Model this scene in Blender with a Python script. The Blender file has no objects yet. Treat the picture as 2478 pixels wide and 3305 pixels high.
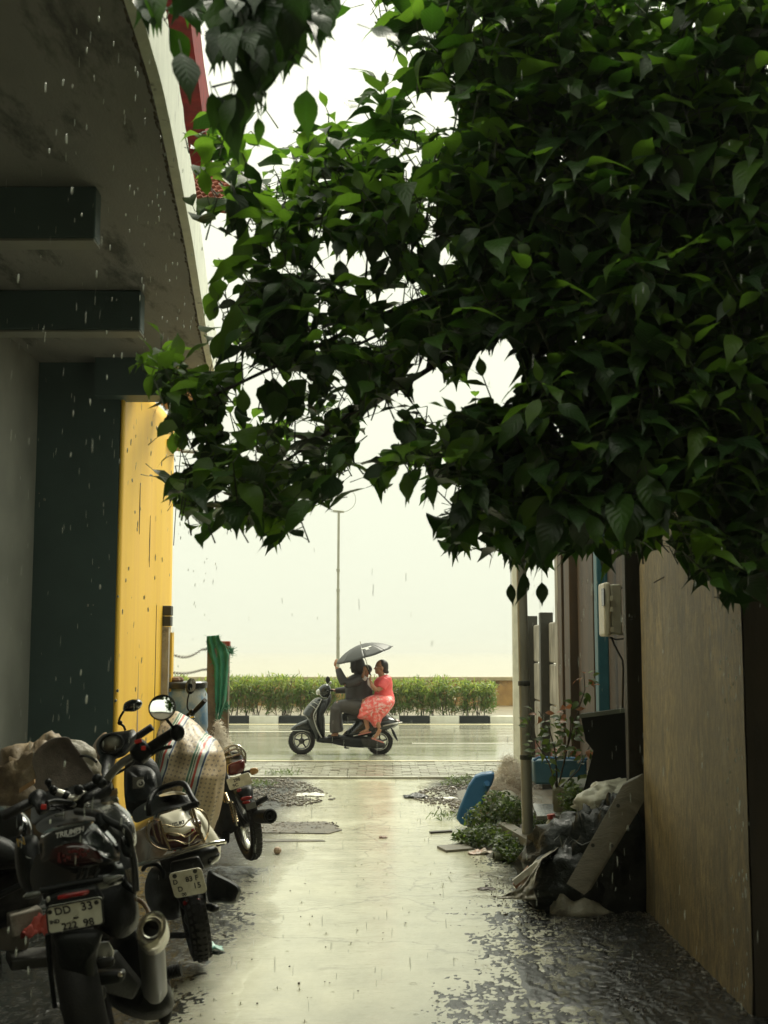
import bpy, bmesh, math, random
import numpy as np
from mathutils import Vector, Matrix, noise

scene = bpy.context.scene
col = scene.collection
R = math.radians
V = Vector

# ---------------------------------------------------------------- camera
FOC, CX, CY = 4000.0, 1239.0, 1652.5      # the photograph is 2478 x 3305
EYE = 1.65
PITCH = math.atan(448 / 4000)
cam_data = bpy.data.cameras.new('camera')
cam = bpy.data.objects.new('camera', cam_data)
col.objects.link(cam)
cam_data.sensor_fit = 'HORIZONTAL'
cam_data.sensor_width = 36
cam_data.lens = 36 * FOC / 2478
cam_data.clip_end = 9000
cam_data.clip_start = 0.05
cam.location = (0, 0, EYE)
cam.rotation_euler = (math.pi / 2 + PITCH, 0, 0)
cam_data.dof.use_dof = True
cam_data.dof.focus_distance = 13
cam_data.dof.aperture_fstop = 7
scene.camera = cam

# ---------------------------------------------------------------- sky, sun, exposure
SUN_EL, SUN_AZ = 52, 28                   # degrees; azimuth from +y towards +x
world = bpy.data.worlds.new('World')
scene.world = world
world.use_nodes = True
wn = world.node_tree
for n in list(wn.nodes): wn.nodes.remove(n)
wo = wn.nodes.new('ShaderNodeOutputWorld')
bg = wn.nodes.new('ShaderNodeBackground')
sky = wn.nodes.new('ShaderNodeTexSky')
sky.sky_type = 'NISHITA'
sky.sun_disc = False
sky.sun_elevation = R(SUN_EL)
sky.sun_rotation = R(SUN_AZ)
sky.air_density = 1.0; sky.dust_density = 4.0; sky.ozone_density = 1.0
hs = wn.nodes.new('ShaderNodeHueSaturation'); hs.inputs['Saturation'].default_value = 0.25
hs.inputs['Value'].default_value = 0.5
mx = wn.nodes.new('ShaderNodeMixRGB'); mx.inputs[0].default_value = 0.93
mx.inputs[2].default_value = (3.40, 3.52, 2.80, 1)      # even rain cloud, slightly warm
wn.links.new(sky.outputs[0], hs.inputs['Color'])
wn.links.new(hs.outputs[0], mx.inputs[1])
# an overcast sky is brighter overhead than at the horizon
wtc = wn.nodes.new('ShaderNodeTexCoord'); wsp_ = wn.nodes.new('ShaderNodeSeparateXYZ'); wn.links.new(wtc.outputs['Generated'], wsp_.inputs[0])
wm1 = wn.nodes.new('ShaderNodeMath'); wm1.operation = 'MAXIMUM'; wm1.inputs[1].default_value = 0; wn.links.new(wsp_.outputs[2], wm1.inputs[0])
wm2 = wn.nodes.new('ShaderNodeMath'); wm2.operation = 'POWER'; wm2.inputs[1].default_value = 1.7; wn.links.new(wm1.outputs[0], wm2.inputs[0])
wm3 = wn.nodes.new('ShaderNodeMath'); wm3.operation = 'MULTIPLY_ADD'; wm3.inputs[1].default_value = 1.2; wm3.inputs[2].default_value = 1; wn.links.new(wm2.outputs[0], wm3.inputs[0])
wmx = wn.nodes.new('ShaderNodeVectorMath'); wmx.operation = 'SCALE'; wn.links.new(mx.outputs[0], wmx.inputs[0]); wn.links.new(wm3.outputs[0], wmx.inputs['Scale'])
wn.links.new(wmx.outputs[0], bg.inputs['Color'])
bg.inputs['Strength'].default_value = 0.1
wn.links.new(bg.outputs[0], wo.inputs['Surface'])

sd = bpy.data.lights.new('sun', 'SUN')
sun = bpy.data.objects.new('sun', sd); col.objects.link(sun)
sd.energy = 1.5; sd.angle = R(28); sd.color = (1.0, 0.96, 0.80)
sdir = V((math.sin(R(SUN_AZ)) * math.cos(R(SUN_EL)), math.cos(R(SUN_AZ)) * math.cos(R(SUN_EL)), math.sin(R(SUN_EL))))
sun.rotation_euler = (-sdir).to_track_quat('-Z', 'Y').to_euler()

scene.view_settings.view_transform = 'Standard'
scene.view_settings.look = 'None'
scene.view_settings.gamma = 1
scene.view_settings.use_curve_mapping = False
scene.view_settings.exposure = 1.5
scene.cycles.max_bounces = 8
scene.cycles.transparent_max_bounces = 12
scene.cycles.volume_bounces = 0
scene.cycles.use_denoising = True

# ---------------------------------------------------------------- picture geometry -> places
_c, _s = math.cos(PITCH), math.sin(PITCH)
def ray(px, py):
    u, v = (px - CX) / FOC, (CY - py) / FOC
    return V((u, _c - v * _s, _s + v * _c))
def W(px, py, d):
    "the point seen at photo pixel (px, py) that stands d metres in front of the camera"
    r = ray(px, py); return V((0, 0, EYE)) + r * (d / r.y)
def onz(px, py, z=0.0):
    r = ray(px, py); return V((0, 0, EYE)) + r * ((z - EYE) / r.z)
def onx(px, py, x):
    r = ray(px, py); return V((0, 0, EYE)) + r * (x / r.x)
def proj(p):
    q = V(p) - V((0, 0, EYE)); f = q.y * _c + q.z * _s
    return CX + FOC * q.x / f, CY - FOC * (-q.y * _s + q.z * _c) / f

# ---------------------------------------------------------------- materials
def _noise(nt, scale, detail=4, rough=.55, stretch=None, coord='Object'):
    tc = nt.nodes.new('ShaderNodeTexCoord'); mp = nt.nodes.new('ShaderNodeMapping')
    nt.links.new(tc.outputs[coord], mp.inputs[0])
    if stretch: mp.inputs['Scale'].default_value = stretch
    n = nt.nodes.new('ShaderNodeTexNoise')
    n.inputs['Scale'].default_value = scale; n.inputs['Detail'].default_value = detail
    n.inputs['Roughness'].default_value = rough
    nt.links.new(mp.outputs[0], n.inputs['Vector'])
    return n.outputs['Fac']
def _ramp(nt, fac, stops):
    r = nt.nodes.new('ShaderNodeValToRGB')
    el = r.color_ramp.elements
    while len(el) < len(stops): el.new(0.5)
    for e, (p, c) in zip(el, stops):
        e.position = p; e.color = (*c, 1) if len(c) == 3 else c
    nt.links.new(fac, r.inputs[0])
    return r.outputs[0]
def _mix(nt, fac, a, b, mode='MIX'):
    m = nt.nodes.new('ShaderNodeMixRGB'); m.blend_type = mode
    for i, x in enumerate((fac, a, b)):
        if isinstance(x, (int, float)): m.inputs[i].default_value = x if i == 0 else (x, x, x, 1)
        elif isinstance(x, tuple): m.inputs[i].default_value = (*x[:3], 1)
        else: nt.links.new(x, m.inputs[i])
    return m.outputs[0]
def _math(nt, op, a, b=None, clamp=False):
    m = nt.nodes.new('ShaderNodeMath'); m.operation = op; m.use_clamp = clamp
    for i, x in enumerate((a, b)):
        if x is None: continue
        if isinstance(x, (int, float)): m.inputs[i].default_value = x
        else: nt.links.new(x, m.inputs[i])
    return m.outputs[0]
def newmat(name):
    m = bpy.data.materials.new(name); m.use_nodes = True
    nt = m.node_tree; return m, nt, nt.nodes['Principled BSDF']
def M(name, c1, c2=None, scale=6, rough=.5, metal=0, bump=0, bscale=None, coat=0, stretch=None, c3=None, spec=.5,
      contrast=.18, rvar=0.12, alpha=1, transm=0, ior=1.45, c3at=.68, coord='Object', c3scale=None, c3stretch=None):
    m, nt, b = newmat(name)
    f = _noise(nt, scale, stretch=stretch, coord=coord)
    c2 = c2 or tuple(x * .72 for x in c1)
    out = _ramp(nt, f, [(.5 - contrast, c2), (.5 + contrast, c1)])
    if c3:
        g = _noise(nt, c3scale or scale * .37, 6, .7, stretch=c3stretch or stretch, coord=coord)
        k = _ramp(nt, g, [(c3at - .06, (0, 0, 0)), (c3at + .06, (1, 1, 1))])
        out = _mix(nt, k, out, c3)
    nt.links.new(out, b.inputs['Base Color'])
    rr = _math(nt, 'MULTIPLY_ADD', f, rvar); nt.nodes[-1].inputs[2].default_value = rough - rvar / 2
    nt.links.new(rr, b.inputs['Roughness'])
    b.inputs['Metallic'].default_value = metal
    b.inputs['Coat Weight'].default_value = coat; b.inputs['Coat Roughness'].default_value = .08
    b.inputs['Specular IOR Level'].default_value = spec
    b.inputs['Alpha'].default_value = alpha
    b.inputs['Transmission Weight'].default_value = transm
    b.inputs['IOR'].default_value = ior
    if bump:
        bn = nt.nodes.new('ShaderNodeBump'); bn.inputs['Strength'].default_value = bump
        bn.inputs['Distance'].default_value = .01
        nt.links.new(_noise(nt, bscale or scale * 4, 5, .6, stretch=stretch, coord=coord), bn.inputs['Height'])
        nt.links.new(bn.outputs[0], b.inputs['Normal'])
    return m

# ---------------------------------------------------------------- mesh building
class MB:
    def __init__(s): s.v = []; s.f = []
    def add(s, vs, fs):
        o = len(s.v); s.v += [tuple(p) for p in vs]; s.f += [tuple(i + o for i in f) for f in fs]; return s
    def box(s, c, size, rot=None):
        hx, hy, hz = [k / 2 for k in size]; c = V(c)
        vs = [V((x, y, z)) for x in (-hx, hx) for y in (-hy, hy) for z in (-hz, hz)]
        if rot is not None: vs = [rot @ p for p in vs]
        return s.add([c + p for p in vs], [(0,1,3,2),(4,6,7,5),(0,4,5,1),(2,3,7,6),(0,2,6,4),(1,5,7,3)])
    def hexa(s, a, b):
        "two quads (4 points each, same order) joined into a solid"
        return s.add(list(a) + list(b), [(3,2,1,0),(4,5,6,7),(0,1,5,4),(1,2,6,5),(2,3,7,6),(3,0,4,7)])
    def slab(s, pts, off):
        "polygon thickened by the vector off"
        n = len(pts); off = V(off)
        fs = [tuple(range(n))[::-1], tuple(range(n, 2 * n))]
        fs += [(i, (i + 1) % n, n + (i + 1) % n, n + i) for i in range(n)]
        return s.add([V(p) for p in pts] + [V(p) + off for p in pts], fs)
    def tube(s, pts, r, n=8, cap=True, flat=1.0):
        pts = [V(p) for p in pts]; m = len(pts)
        rs = r if isinstance(r, (list, tuple)) else [r] * m
        t0 = (pts[1] - pts[0]).normalized()
        up = V((0, 0, 1)) if abs(t0.z) < .9 else V((0, 1, 0))
        a = t0.cross(up).normalized(); vs = []
        for i, p in enumerate(pts):
            t = (pts[min(i + 1, m - 1)] - pts[max(i - 1, 0)]).normalized()
            a = (a - t * a.dot(t)).normalized(); b = t.cross(a)
            for k in range(n):
                q = 2 * math.pi * k / n
                vs.append(p + (a * math.cos(q) + b * math.sin(q) * flat) * rs[i])
        fs = [(i * n + k, i * n + (k + 1) % n, (i + 1) * n + (k + 1) % n, (i + 1) * n + k) for i in range(m - 1) for k in range(n)]
        if cap: fs += [tuple(range(n))[::-1], tuple((m - 1) * n + k for k in range(n))]
        return s.add(vs, fs)
    def ell(s, c, r, rot=None, nu=14, nv=9):
        c = V(c); r = (r, r, r) if isinstance(r, (int, float)) else r; vs = []
        for j in range(1, nv):
            ph = math.pi * j / nv
            for i in range(nu):
                th = 2 * math.pi * i / nu
                vs.append(V((r[0] * math.sin(ph) * math.cos(th), r[1] * math.sin(ph) * math.sin(th), r[2] * math.cos(ph))))
        vs += [V((0, 0, r[2])), V((0, 0, -r[2]))]
        if rot is not None: vs = [rot @ p for p in vs]
        fs = [(j * nu + i, (j + 1) * nu + i, (j + 1) * nu + (i + 1) % nu, j * nu + (i + 1) % nu) for j in range(nv - 2) for i in range(nu)]
        t, b = (nv - 1) * nu, (nv - 1) * nu + 1
        fs += [(t, i, (i + 1) % nu) for i in range(nu)] + [(b, (nv - 2) * nu + (i + 1) % nu, (nv - 2) * nu + i) for i in range(nu)]
        return s.add([c + p for p in vs], fs)
    def lathe(s, c, axis, prof, n=24, arc=None):
        "prof: (radius, distance along axis) list"
        c = V(c); ax = V(axis).normalized()
        up = V((0, 0, 1)) if abs(ax.z) < .9 else V((0, 1, 0))
        a = ax.cross(up).normalized(); b = ax.cross(a)
        a0, a1 = arc or (0, 2 * math.pi); closed = arc is None
        m = n if closed else n + 1; vs = []
        for r, h in prof:
            for k in range(m):
                q = a0 + (a1 - a0) * k / n
                vs.append(c + ax * h + (a * math.cos(q) + b * math.sin(q)) * r)
        fs = [(i * m + k, i * m + (k + 1) % m, (i + 1) * m + (k + 1) % m, (i + 1) * m + k)
              for i in range(len(prof) - 1) for k in range(n if closed else n)]
        return s.add(vs, fs)
    def torus(s, c, axis, R0, r, n=36, m=10, flat=1.0):
        prof = [(R0 + r * math.cos(2 * math.pi * k / m), r * flat * math.sin(2 * math.pi * k / m)) for k in range(m + 1)]
        return s.lathe(c, axis, prof, n)
    def loft(s, rings, cap=True):
        n = len(rings[0]); vs = [p for r in rings for p in r]
        fs = [(i * n + k, i * n + (k + 1) % n, (i + 1) * n + (k + 1) % n, (i + 1) * n + k) for i in range(len(rings) - 1) for k in range(n)]
        if cap: fs += [tuple(range(n))[::-1], tuple((len(rings) - 1) * n + k for k in range(n))]
        return s.add(vs, fs)
    def sheet(s, grid):
        "grid[i][j] of points"
        h, w = len(grid), len(grid[0])
        return s.add([p for r in grid for p in r], [(i * w + j, i * w + j + 1, (i + 1) * w + j + 1, (i + 1) * w + j) for i in range(h - 1) for j in range(w - 1)])
    def mesh(s, name, mat=None, smooth=40, fix=True):
        me = bpy.data.meshes.new(name); me.from_pydata(s.v, [], s.f)
        if fix and len(s.f) < 60000:
            bm = bmesh.new(); bm.from_mesh(me); bmesh.ops.recalc_face_normals(bm, faces=bm.faces); bm.to_mesh(me); bm.free()
        if smooth:
            me.shade_smooth()
            if smooth < 180: me.set_sharp_from_angle(angle=R(smooth))
        if mat: me.materials.append(mat)
        return me
    def build(s, name, mat, parent=None, smooth=40, bevel=0, sub=0, solid=0, remesh=0, fix=True, smo=0):
        return link(name, s.mesh(name, mat, smooth, fix), parent, bevel, sub, solid, remesh, smo)

def link(name, me, parent=None, bevel=0, sub=0, solid=0, remesh=0, smo=0):
    o = bpy.data.objects.new(name, me); col.objects.link(o)
    if parent is not None:
        bpy.context.view_layer.update() if False else None
        o.parent = parent
        o.matrix_parent_inverse = wmat(parent).inverted()
    if solid:
        k = o.modifiers.new('thickness', 'SOLIDIFY'); k.thickness = solid; k.offset = 0
    if remesh:
        k = o.modifiers.new('remesh', 'REMESH'); k.mode = 'VOXEL'; k.voxel_size = remesh; k.use_smooth_shade = True
    if smo:
        k = o.modifiers.new('smooth', 'SMOOTH'); k.factor = .5; k.iterations = smo
    if bevel:
        k = o.modifiers.new('bevel', 'BEVEL'); k.width = bevel; k.segments = 2; k.limit_method = 'ANGLE'; k.angle_limit = R(35)
        k.harden_normals = False
    if sub:
        k = o.modifiers.new('subdivision', 'SUBSURF'); k.levels = k.render_levels = sub
    return o
def wmat(o):
    m = o.matrix_basis.copy()
    if o.parent is not None: m = wmat(o.parent) @ o.matrix_parent_inverse @ m
    return m
def tag(o, label=None, cat=None, group=None, kind=None):
    if label: o['label'] = label
    if cat: o['category'] = cat
    if group: o['group'] = group
    if kind: o['kind'] = kind
    return o
def thing(name, loc, label, cat, group=None):
    o = bpy.data.objects.new(name, None); col.objects.link(o); o.location = loc; o.empty_display_size = .1
    return tag(o, label, cat, group)
def copy_tree(o, parent=None):
    c = o.copy(); col.objects.link(c)
    if parent is not None: c.parent = parent
    for ch in list(o.children): copy_tree(ch, c)
    return c
def text(name, body, mat, size, origin, xdir, ydir, parent, ext=.001, align='CENTER', shear=0, bold=0):
    cu = bpy.data.curves.new(name, 'FONT'); cu.body = body; cu.size = size; cu.extrude = ext
    cu.align_x = align; cu.align_y = 'CENTER'; cu.shear = shear; cu.offset = bold
    cu.materials.append(mat)
    o = bpy.data.objects.new(name, cu); col.objects.link(o)
    x = V(xdir).normalized(); z = x.cross(V(ydir)).normalized(); y = z.cross(x)
    m = Matrix((x, y, z)).transposed().to_4x4(); m.translation = V(origin)
    o.matrix_world = m
    bpy.context.view_layer.update()
    me = bpy.data.meshes.new_from_object(o.evaluated_get(bpy.context.evaluated_depsgraph_get()))
    bpy.data.objects.remove(o); o = bpy.data.objects.new(name, me); col.objects.link(o); o.matrix_world = m
    if parent is not None:
        o.parent = parent; o.matrix_parent_inverse = wmat(parent).inverted()
    return o
def vnoise(p, s=1.0): return noise.noise(V(p) * s)
rnd = random.Random(7)
# ================================================================ ground, road, sea
m_alley, nt, b = newmat('wet_concrete')
tc = nt.nodes.new('ShaderNodeTexCoord')
sep = nt.nodes.new('ShaderNodeSeparateXYZ'); nt.links.new(tc.outputs['Object'], sep.inputs[0])
big = _noise(nt, .9, 5, .6)
fine = _noise(nt, 26, 6, .65)
mid = _noise(nt, 5, 5, .6, stretch=(1, .6, 1))
# rough, drained tarmac towards the wall on the right, smooth flooded slab in the middle
xr = _math(nt, 'MULTIPLY_ADD', big, 1.5); nt.nodes[-1].inputs[2].default_value = -1.55
xx = _math(nt, 'ADD', sep.outputs[0], xr)
yy = _math(nt, 'MULTIPLY', sep.outputs[1], .035)
xx = _math(nt, 'ADD', xx, yy)
rightm = _ramp(nt, xx, [(.28, (0, 0, 0)), (.62, (1, 1, 1))])
xl = _math(nt, 'MULTIPLY_ADD', sep.outputs[0], -1); nt.nodes[-1].inputs[2].default_value = -.68
xl = _math(nt, 'ADD', xl, _math(nt, 'MULTIPLY', big, .5))
leftm = _ramp(nt, xl, [(.25, (0, 0, 0)), (.75, (1, 1, 1))])  # left strip takes the dark tone, mostly painting in the parked bikes' reflections
dry0 = _math(nt, 'MAXIMUM', rightm, leftm)
wet_ = _ramp(nt, _noise(nt, 17, 9, .8, stretch=(.4, 1.0, 1)), [(.47, (0, 0, 0)), (.53, (1, 1, 1))])
dry = _math(nt, 'MULTIPLY', dry0, _math(nt, 'SUBTRACT', 1, _math(nt, 'MULTIPLY', wet_, .8)))
conc = _ramp(nt, mid, [(.3, (.43, .425, .305)), (.7, (.54, .53, .385))])
tar = _ramp(nt, fine, [(.35, (.014, .015, .012)), (.7, (.05, .05, .04))])
vor = nt.nodes.new('ShaderNodeTexVoronoi'); vor.feature = 'DISTANCE_TO_EDGE'; vor.inputs['Scale'].default_value = .55
vw = nt.nodes.new('ShaderNodeVectorMath'); vw.operation = 'ADD'; nt.links.new(tc.outputs['Object'], vw.inputs[0])
vn = nt.nodes.new('ShaderNodeTexNoise'); vn.inputs['Scale'].default_value = 1.8; vn.inputs['Detail'].default_value = 7; nt.links.new(tc.outputs['Object'], vn.inputs['Vector'])
vs_ = nt.nodes.new('ShaderNodeVectorMath'); vs_.operation = 'SCALE'; vs_.inputs['Scale'].default_value = .9; nt.links.new(vn.outputs['Color'], vs_.inputs[0]); nt.links.new(vs_.outputs[0], vw.inputs[1]); nt.links.new(vw.outputs[0], vor.inputs['Vector'])
crack = _ramp(nt, vor.outputs['Distance'], [(.0, (.38, .38, .38)), (.010, (0, 0, 0))])
conc = _mix(nt, crack, conc, (.10, .095, .07))
conc = _mix(nt, _ramp(nt, _noise(nt, 48, 4, .7, stretch=(.5, 1, 1)), [(.62, (0, 0, 0)), (.72, (.5, .5, .5))]), conc, (.16, .15, .11))
conc = _mix(nt, _ramp(nt, _noise(nt, 2.6, 8, .72, stretch=(.5, .9, 1)), [(.60, (0, 0, 0)), (.70, (.45, .45, .45))]), conc, (.16, .15, .105))
nt.links.new(_mix(nt, dry0, conc, tar), b.inputs['Base Color'])
rgh = _math(nt, 'MULTIPLY_ADD', dry, .22); nt.nodes[-1].inputs[2].default_value = .02
pat = _ramp(nt, _noise(nt, 1.7, 7, .68, stretch=(.7, .45, 1)), [(.50, (0, 0, 0)), (.60, (.16, .16, .16))])
rgh2 = _math(nt, 'ADD', _math(nt, 'ADD', rgh, pat), _math(nt, 'MULTIPLY', mid, .08))
nt.links.new(rgh2, b.inputs['Roughness'])
b.inputs['IOR'].default_value = 1.42
spl = _math(nt, 'MULTIPLY_ADD', dry, -.26); nt.nodes[-1].inputs[2].default_value = .66
nt.links.new(spl, b.inputs['Specular IOR Level'])
h1 = _math(nt, 'MULTIPLY', _noise(nt, 34, 4, .6, stretch=(.4, 1, 1)), .20)
h2 = _math(nt, 'MULTIPLY', _math(nt, 'MULTIPLY', _noise(nt, 15, 8, .8, stretch=(.5, 1, 1)), dry0), 4.2)
h3 = _math(nt, 'MULTIPLY', _noise(nt, 3, 3, .5, stretch=(.5, 1, 1)), .5)
hh = _math(nt, 'ADD', _math(nt, 'ADD', h1, h2), h3)
bn = nt.nodes.new('ShaderNodeBump'); bn.inputs['Strength'].default_value = .75; bn.inputs['Distance'].default_value = .02
nt.links.new(hh, bn.inputs['Height']); nt.links.new(bn.outputs[0], b.inputs['Normal'])

m_road, nt, b = newmat('wet_asphalt')
f = _noise(nt, 1.1, 5, .6, stretch=(.25, 1.6, 1)); g = _noise(nt, 40, 4, .6)
base = _ramp(nt, f, [(.3, (.27, .265, .2)), (.7, (.37, .36, .28))])
nt.links.new(base, b.inputs['Base Color'])
nt.links.new(_ramp(nt, f, [(.35, (.05,) * 3), (.65, (.17,) * 3)]), b.inputs['Roughness'])
b.inputs['Specular IOR Level'].default_value = .6
bn = nt.nodes.new('ShaderNodeBump'); bn.inputs['Strength'].default_value = .2; bn.inputs['Distance'].default_value = .01
nt.links.new(_noise(nt, 10, 4, .6, stretch=(.6, 1, 1)), bn.inputs['Height']); nt.links.new(bn.outputs[0], b.inputs['Normal'])

m_sea = M('sea_water', (.36, .33, .24), (.30, .28, .20), scale=.2, rough=.32, bump=.6, bscale=1.2, stretch=(.3, 1, 1))
m_soil = M('wet_soil', (.12, .10, .065), (.05, .042, .028), scale=7, rough=.35, bump=.9, bscale=30)
m_paver = M('wet_paver', (.34, .33, .25), (.25, .24, .18), scale=3, rough=.22, bump=.25, bscale=60)
m_paver2 = M('wet_paver_dark', (.24, .22, .16), (.17, .155, .115), scale=3, rough=.25, bump=.25, bscale=60)
m_line = M('road_paint_white', (.66, .64, .52), (.5, .48, .38), scale=9, rough=.3)
m_liney = M('road_paint_yellow', (.60, .54, .34), (.45, .40, .24), scale=9, rough=.35)
m_kw = M('kerb_white', (.74, .73, .64), (.6, .58, .48), scale=5, rough=.45, bump=.3, c3=(.3, .27, .2), c3at=.7)
m_kb = M('kerb_black', (.022, .027, .029), (.014, .017, .018), scale=5, rough=.5, bump=.3, spec=.25)
m_prom = M('promenade', (.28, .25, .17), (.2, .175, .12), scale=2, rough=.3, bump=.3)
m_seawall = M('laterite_wall', (.42, .25, .08), (.27, .15, .05), scale=3, rough=.6, bump=.9, c3=(.08, .055, .03), c3at=.6)

Y_KERB = onz(1239, 2334).y; Y_ROAD0 = onz(1239, 2458).y; Y_PAVE0 = onz(1239, 2514).y
# the ground sheet lies under everything up to the sea wall
MB().add([(-60, -6, -.03), (60, -6, -.03), (60, 36.5, -.03), (-60, 36.5, -.03)], [(0,1,2,3)]).build('ground', m_soil).__setitem__('kind', 'structure')
# sea
MB().add([(-4000, 36, -2.2), (4000, 36, -2.2), (4000, 7000, -2.2), (-4000, 7000, -2.2)], [(0,1,2,3)]).build('sea', m_sea)['kind'] = 'structure'
# alley: a slightly uneven slab
ys = [-2 + i * .16 for i in range(int((Y_PAVE0 + 2) / .16) + 1)] + [Y_PAVE0 - .01]
xs = [-3.4 + j * .12 for j in range(48)]
def gz(x, y):
    z = .004 * noise.noise(V((x * .8, y * .8, 3))) + .002 * noise.noise(V((x * 4, y * 4, 1)))
    edge = max(0, x - .55 - .05 * y) if y < 13 else 0
    return z + min(.05, edge * .02) + (.012 * max(0, noise.noise(V((x * 2.2, y * 2.2, 9)))) if x > .7 else 0)
g = MB().sheet([[V((x, y, gz(x, y))) for x in xs] for y in ys]).build('alley_floor', m_alley, smooth=180); g['kind'] = 'structure'
# broken, gritty tarmac that rises out of the standing water along both sides
m_tarm = M('gritty_wet_tarmac', (.018, .019, .016), (.007, .008, .007), scale=40, rough=.16, bump=.3, bscale=150, spec=.5, c3=(.05, .047, .036), c3at=.66, c3scale=24)
def tarmac(name, x0, x1, y0, y1, fb, seed):
    nx, ny = int((x1 - x0) / .011), int((y1 - y0) / .018); gr = []
    for j in range(ny + 1):
        y = y0 + (y1 - y0) * j / ny; row = []
        for i in range(nx + 1):
            x = x0 + (x1 - x0) * i / nx; m_ = fb(x, y)
            big_ = noise.noise(V((x * 1.6, y * 1.3, seed))) + .5 * noise.noise(V((x * 4.5, y * 3.5, seed)))
            f1 = noise.noise(V((x * 13, y * 9, seed + 1))); f2 = noise.noise(V((x * 42, y * 27, seed + 2))); f3 = noise.noise(V((x * 95, y * 60, seed + 3)))
            h_ = max(-.012, min(.0008, (m_ + .6 * big_) * .009)) + .0048 * f1 + .0062 * f2 + .0034 * f3
            row.append(V((x, y, gz(x, y) + h_)))
        gr.append(row)
    tag(MB().sheet(gr).build(name, m_tarm, None, smooth=180, fix=False), kind='structure')
tarmac('tarmac_edge', .15, 1.66, 5.2, 10.6, lambda x, y: (x - (.42 + .13 * (y - 5.5))) / .45, 3)
tarmac('tarmac_edge', -2.3, -.45, 4.4, 9.8, lambda x, y: (-(x) - .98 - .03 * (y - 5.5)) / .4, 9)
# road
MB().add([(-60, Y_ROAD0, .004), (60, Y_ROAD0, .004), (60, Y_KERB, .004), (-60, Y_KERB, .004)], [(0,1,2,3)]).build('road', m_road)['kind'] = 'structure'
def stripe(name, py0, py1, mat, x0=-60, x1=60):
    y0, y1 = onz(1239, py0).y, onz(1239, py1).y
    o = MB().add([(x0, y1, .008), (x1, y1, .008), (x1, y0, .008), (x0, y0, .008)], [(0,1,2,3)]).build(name, mat); o['kind'] = 'structure'
stripe('road_marking', 2337, 2340.5, m_liney)
stripe('road_marking', 2455.5, 2458.5, m_liney)
stripe('road_marking', 2361, 2363.5, m_line, -60, -1.0)
stripe('road_marking', 2399, 2401, m_line, 0.5, 60)
# pavement of small pavers, each proud of its joints
pv = bpy.data.objects.new('pavement', None); col.objects.link(pv); pv['kind'] = 'structure'
MB().add([(-60, Y_PAVE0, -.004), (60, Y_PAVE0, -.004), (60, Y_ROAD0, -.004), (-60, Y_ROAD0, -.004)], [(0,1,2,3)]).build('paver_bed', m_tarry := M('paver_joint', (.09, .085, .06), rough=.3), pv)
pm = [MB().box((0, 0, 0), (.236, .176, .05)).mesh('paver', mm, 0) for mm in (m_paver, m_paver2)]
rows = int((Y_ROAD0 - Y_PAVE0 - .12) / .186); cnt = 0; far = MB()
for r in range(rows):
    y = Y_PAVE0 + .2 + r * .186
    for c in range(-26, 30):
        x = c * .246 + (.123 if r % 2 else 0)
        z = -.012 + rnd.uniform(-.004, .004)
        if -3.3 < x < 2.1 and cnt < 300:
            o = bpy.data.objects.new('paver', pm[0 if rnd.random() < .72 else 1]); col.objects.link(o); o.parent = pv
            o.location = (x, y, z); o.rotation_euler = (rnd.uniform(-.01, .01), rnd.uniform(-.01, .01), rnd.uniform(-.012, .012)); cnt += 1
        else: far.box((x, y, z), (.236, .176, .05))
far.build('paver_field', m_paver, pv, smooth=0)['kind'] = 'stuff'
o = MB()
for i in range(-14, 16): o.box((i * .9, Y_PAVE0 + .05, .0), (.885, .1, .06))
o.build('edging', M('edging_concrete', (.42, .41, .33), rough=.35, bump=.4), pv, bevel=.006)
# kerb: black and white stones
kb = bpy.data.objects.new('kerb', None); col.objects.link(kb); kb['kind'] = 'structure'
ks = [MB().box((0, 0, .075), (.68, .3, .17)).mesh('kerb_stone', mm, 30) for mm in (m_kb, m_kw)]
for i in range(-22, 24):
    o = bpy.data.objects.new('kerb_stone', ks[(i + 1) % 2]); col.objects.link(o); o.parent = kb
    o.location = (.008 + i * .692, Y_KERB + .15 + rnd.uniform(-.008, .008), 0)
    o.rotation_euler = (0, rnd.uniform(-.006, .006), rnd.uniform(-.006, .006))
    k = o.modifiers.new('bevel', 'BEVEL'); k.width = .015; k.segments = 2
# promenade behind the hedge
MB().slab([(-60, Y_KERB + .3, 0), (60, Y_KERB + .3, 0), (60, 35.4, 0), (-60, 35.4, 0)], (0, 0, .13)).build('promenade', m_prom)['kind'] = 'structure'
sw = thing('sea_wall', (0, 35, .13), 'low rusty brown sea wall with flat coping running along the shore', 'wall')
MB().box((0, 35.2, .46), (120, .4, .74)).build('wall_face', m_seawall, sw)
MB().box((0, 35.2, .875), (120, .55, .1)).build('coping', M('coping_stone', (.40, .33, .2), rough=.5, bump=.6), sw, bevel=.01)

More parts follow.
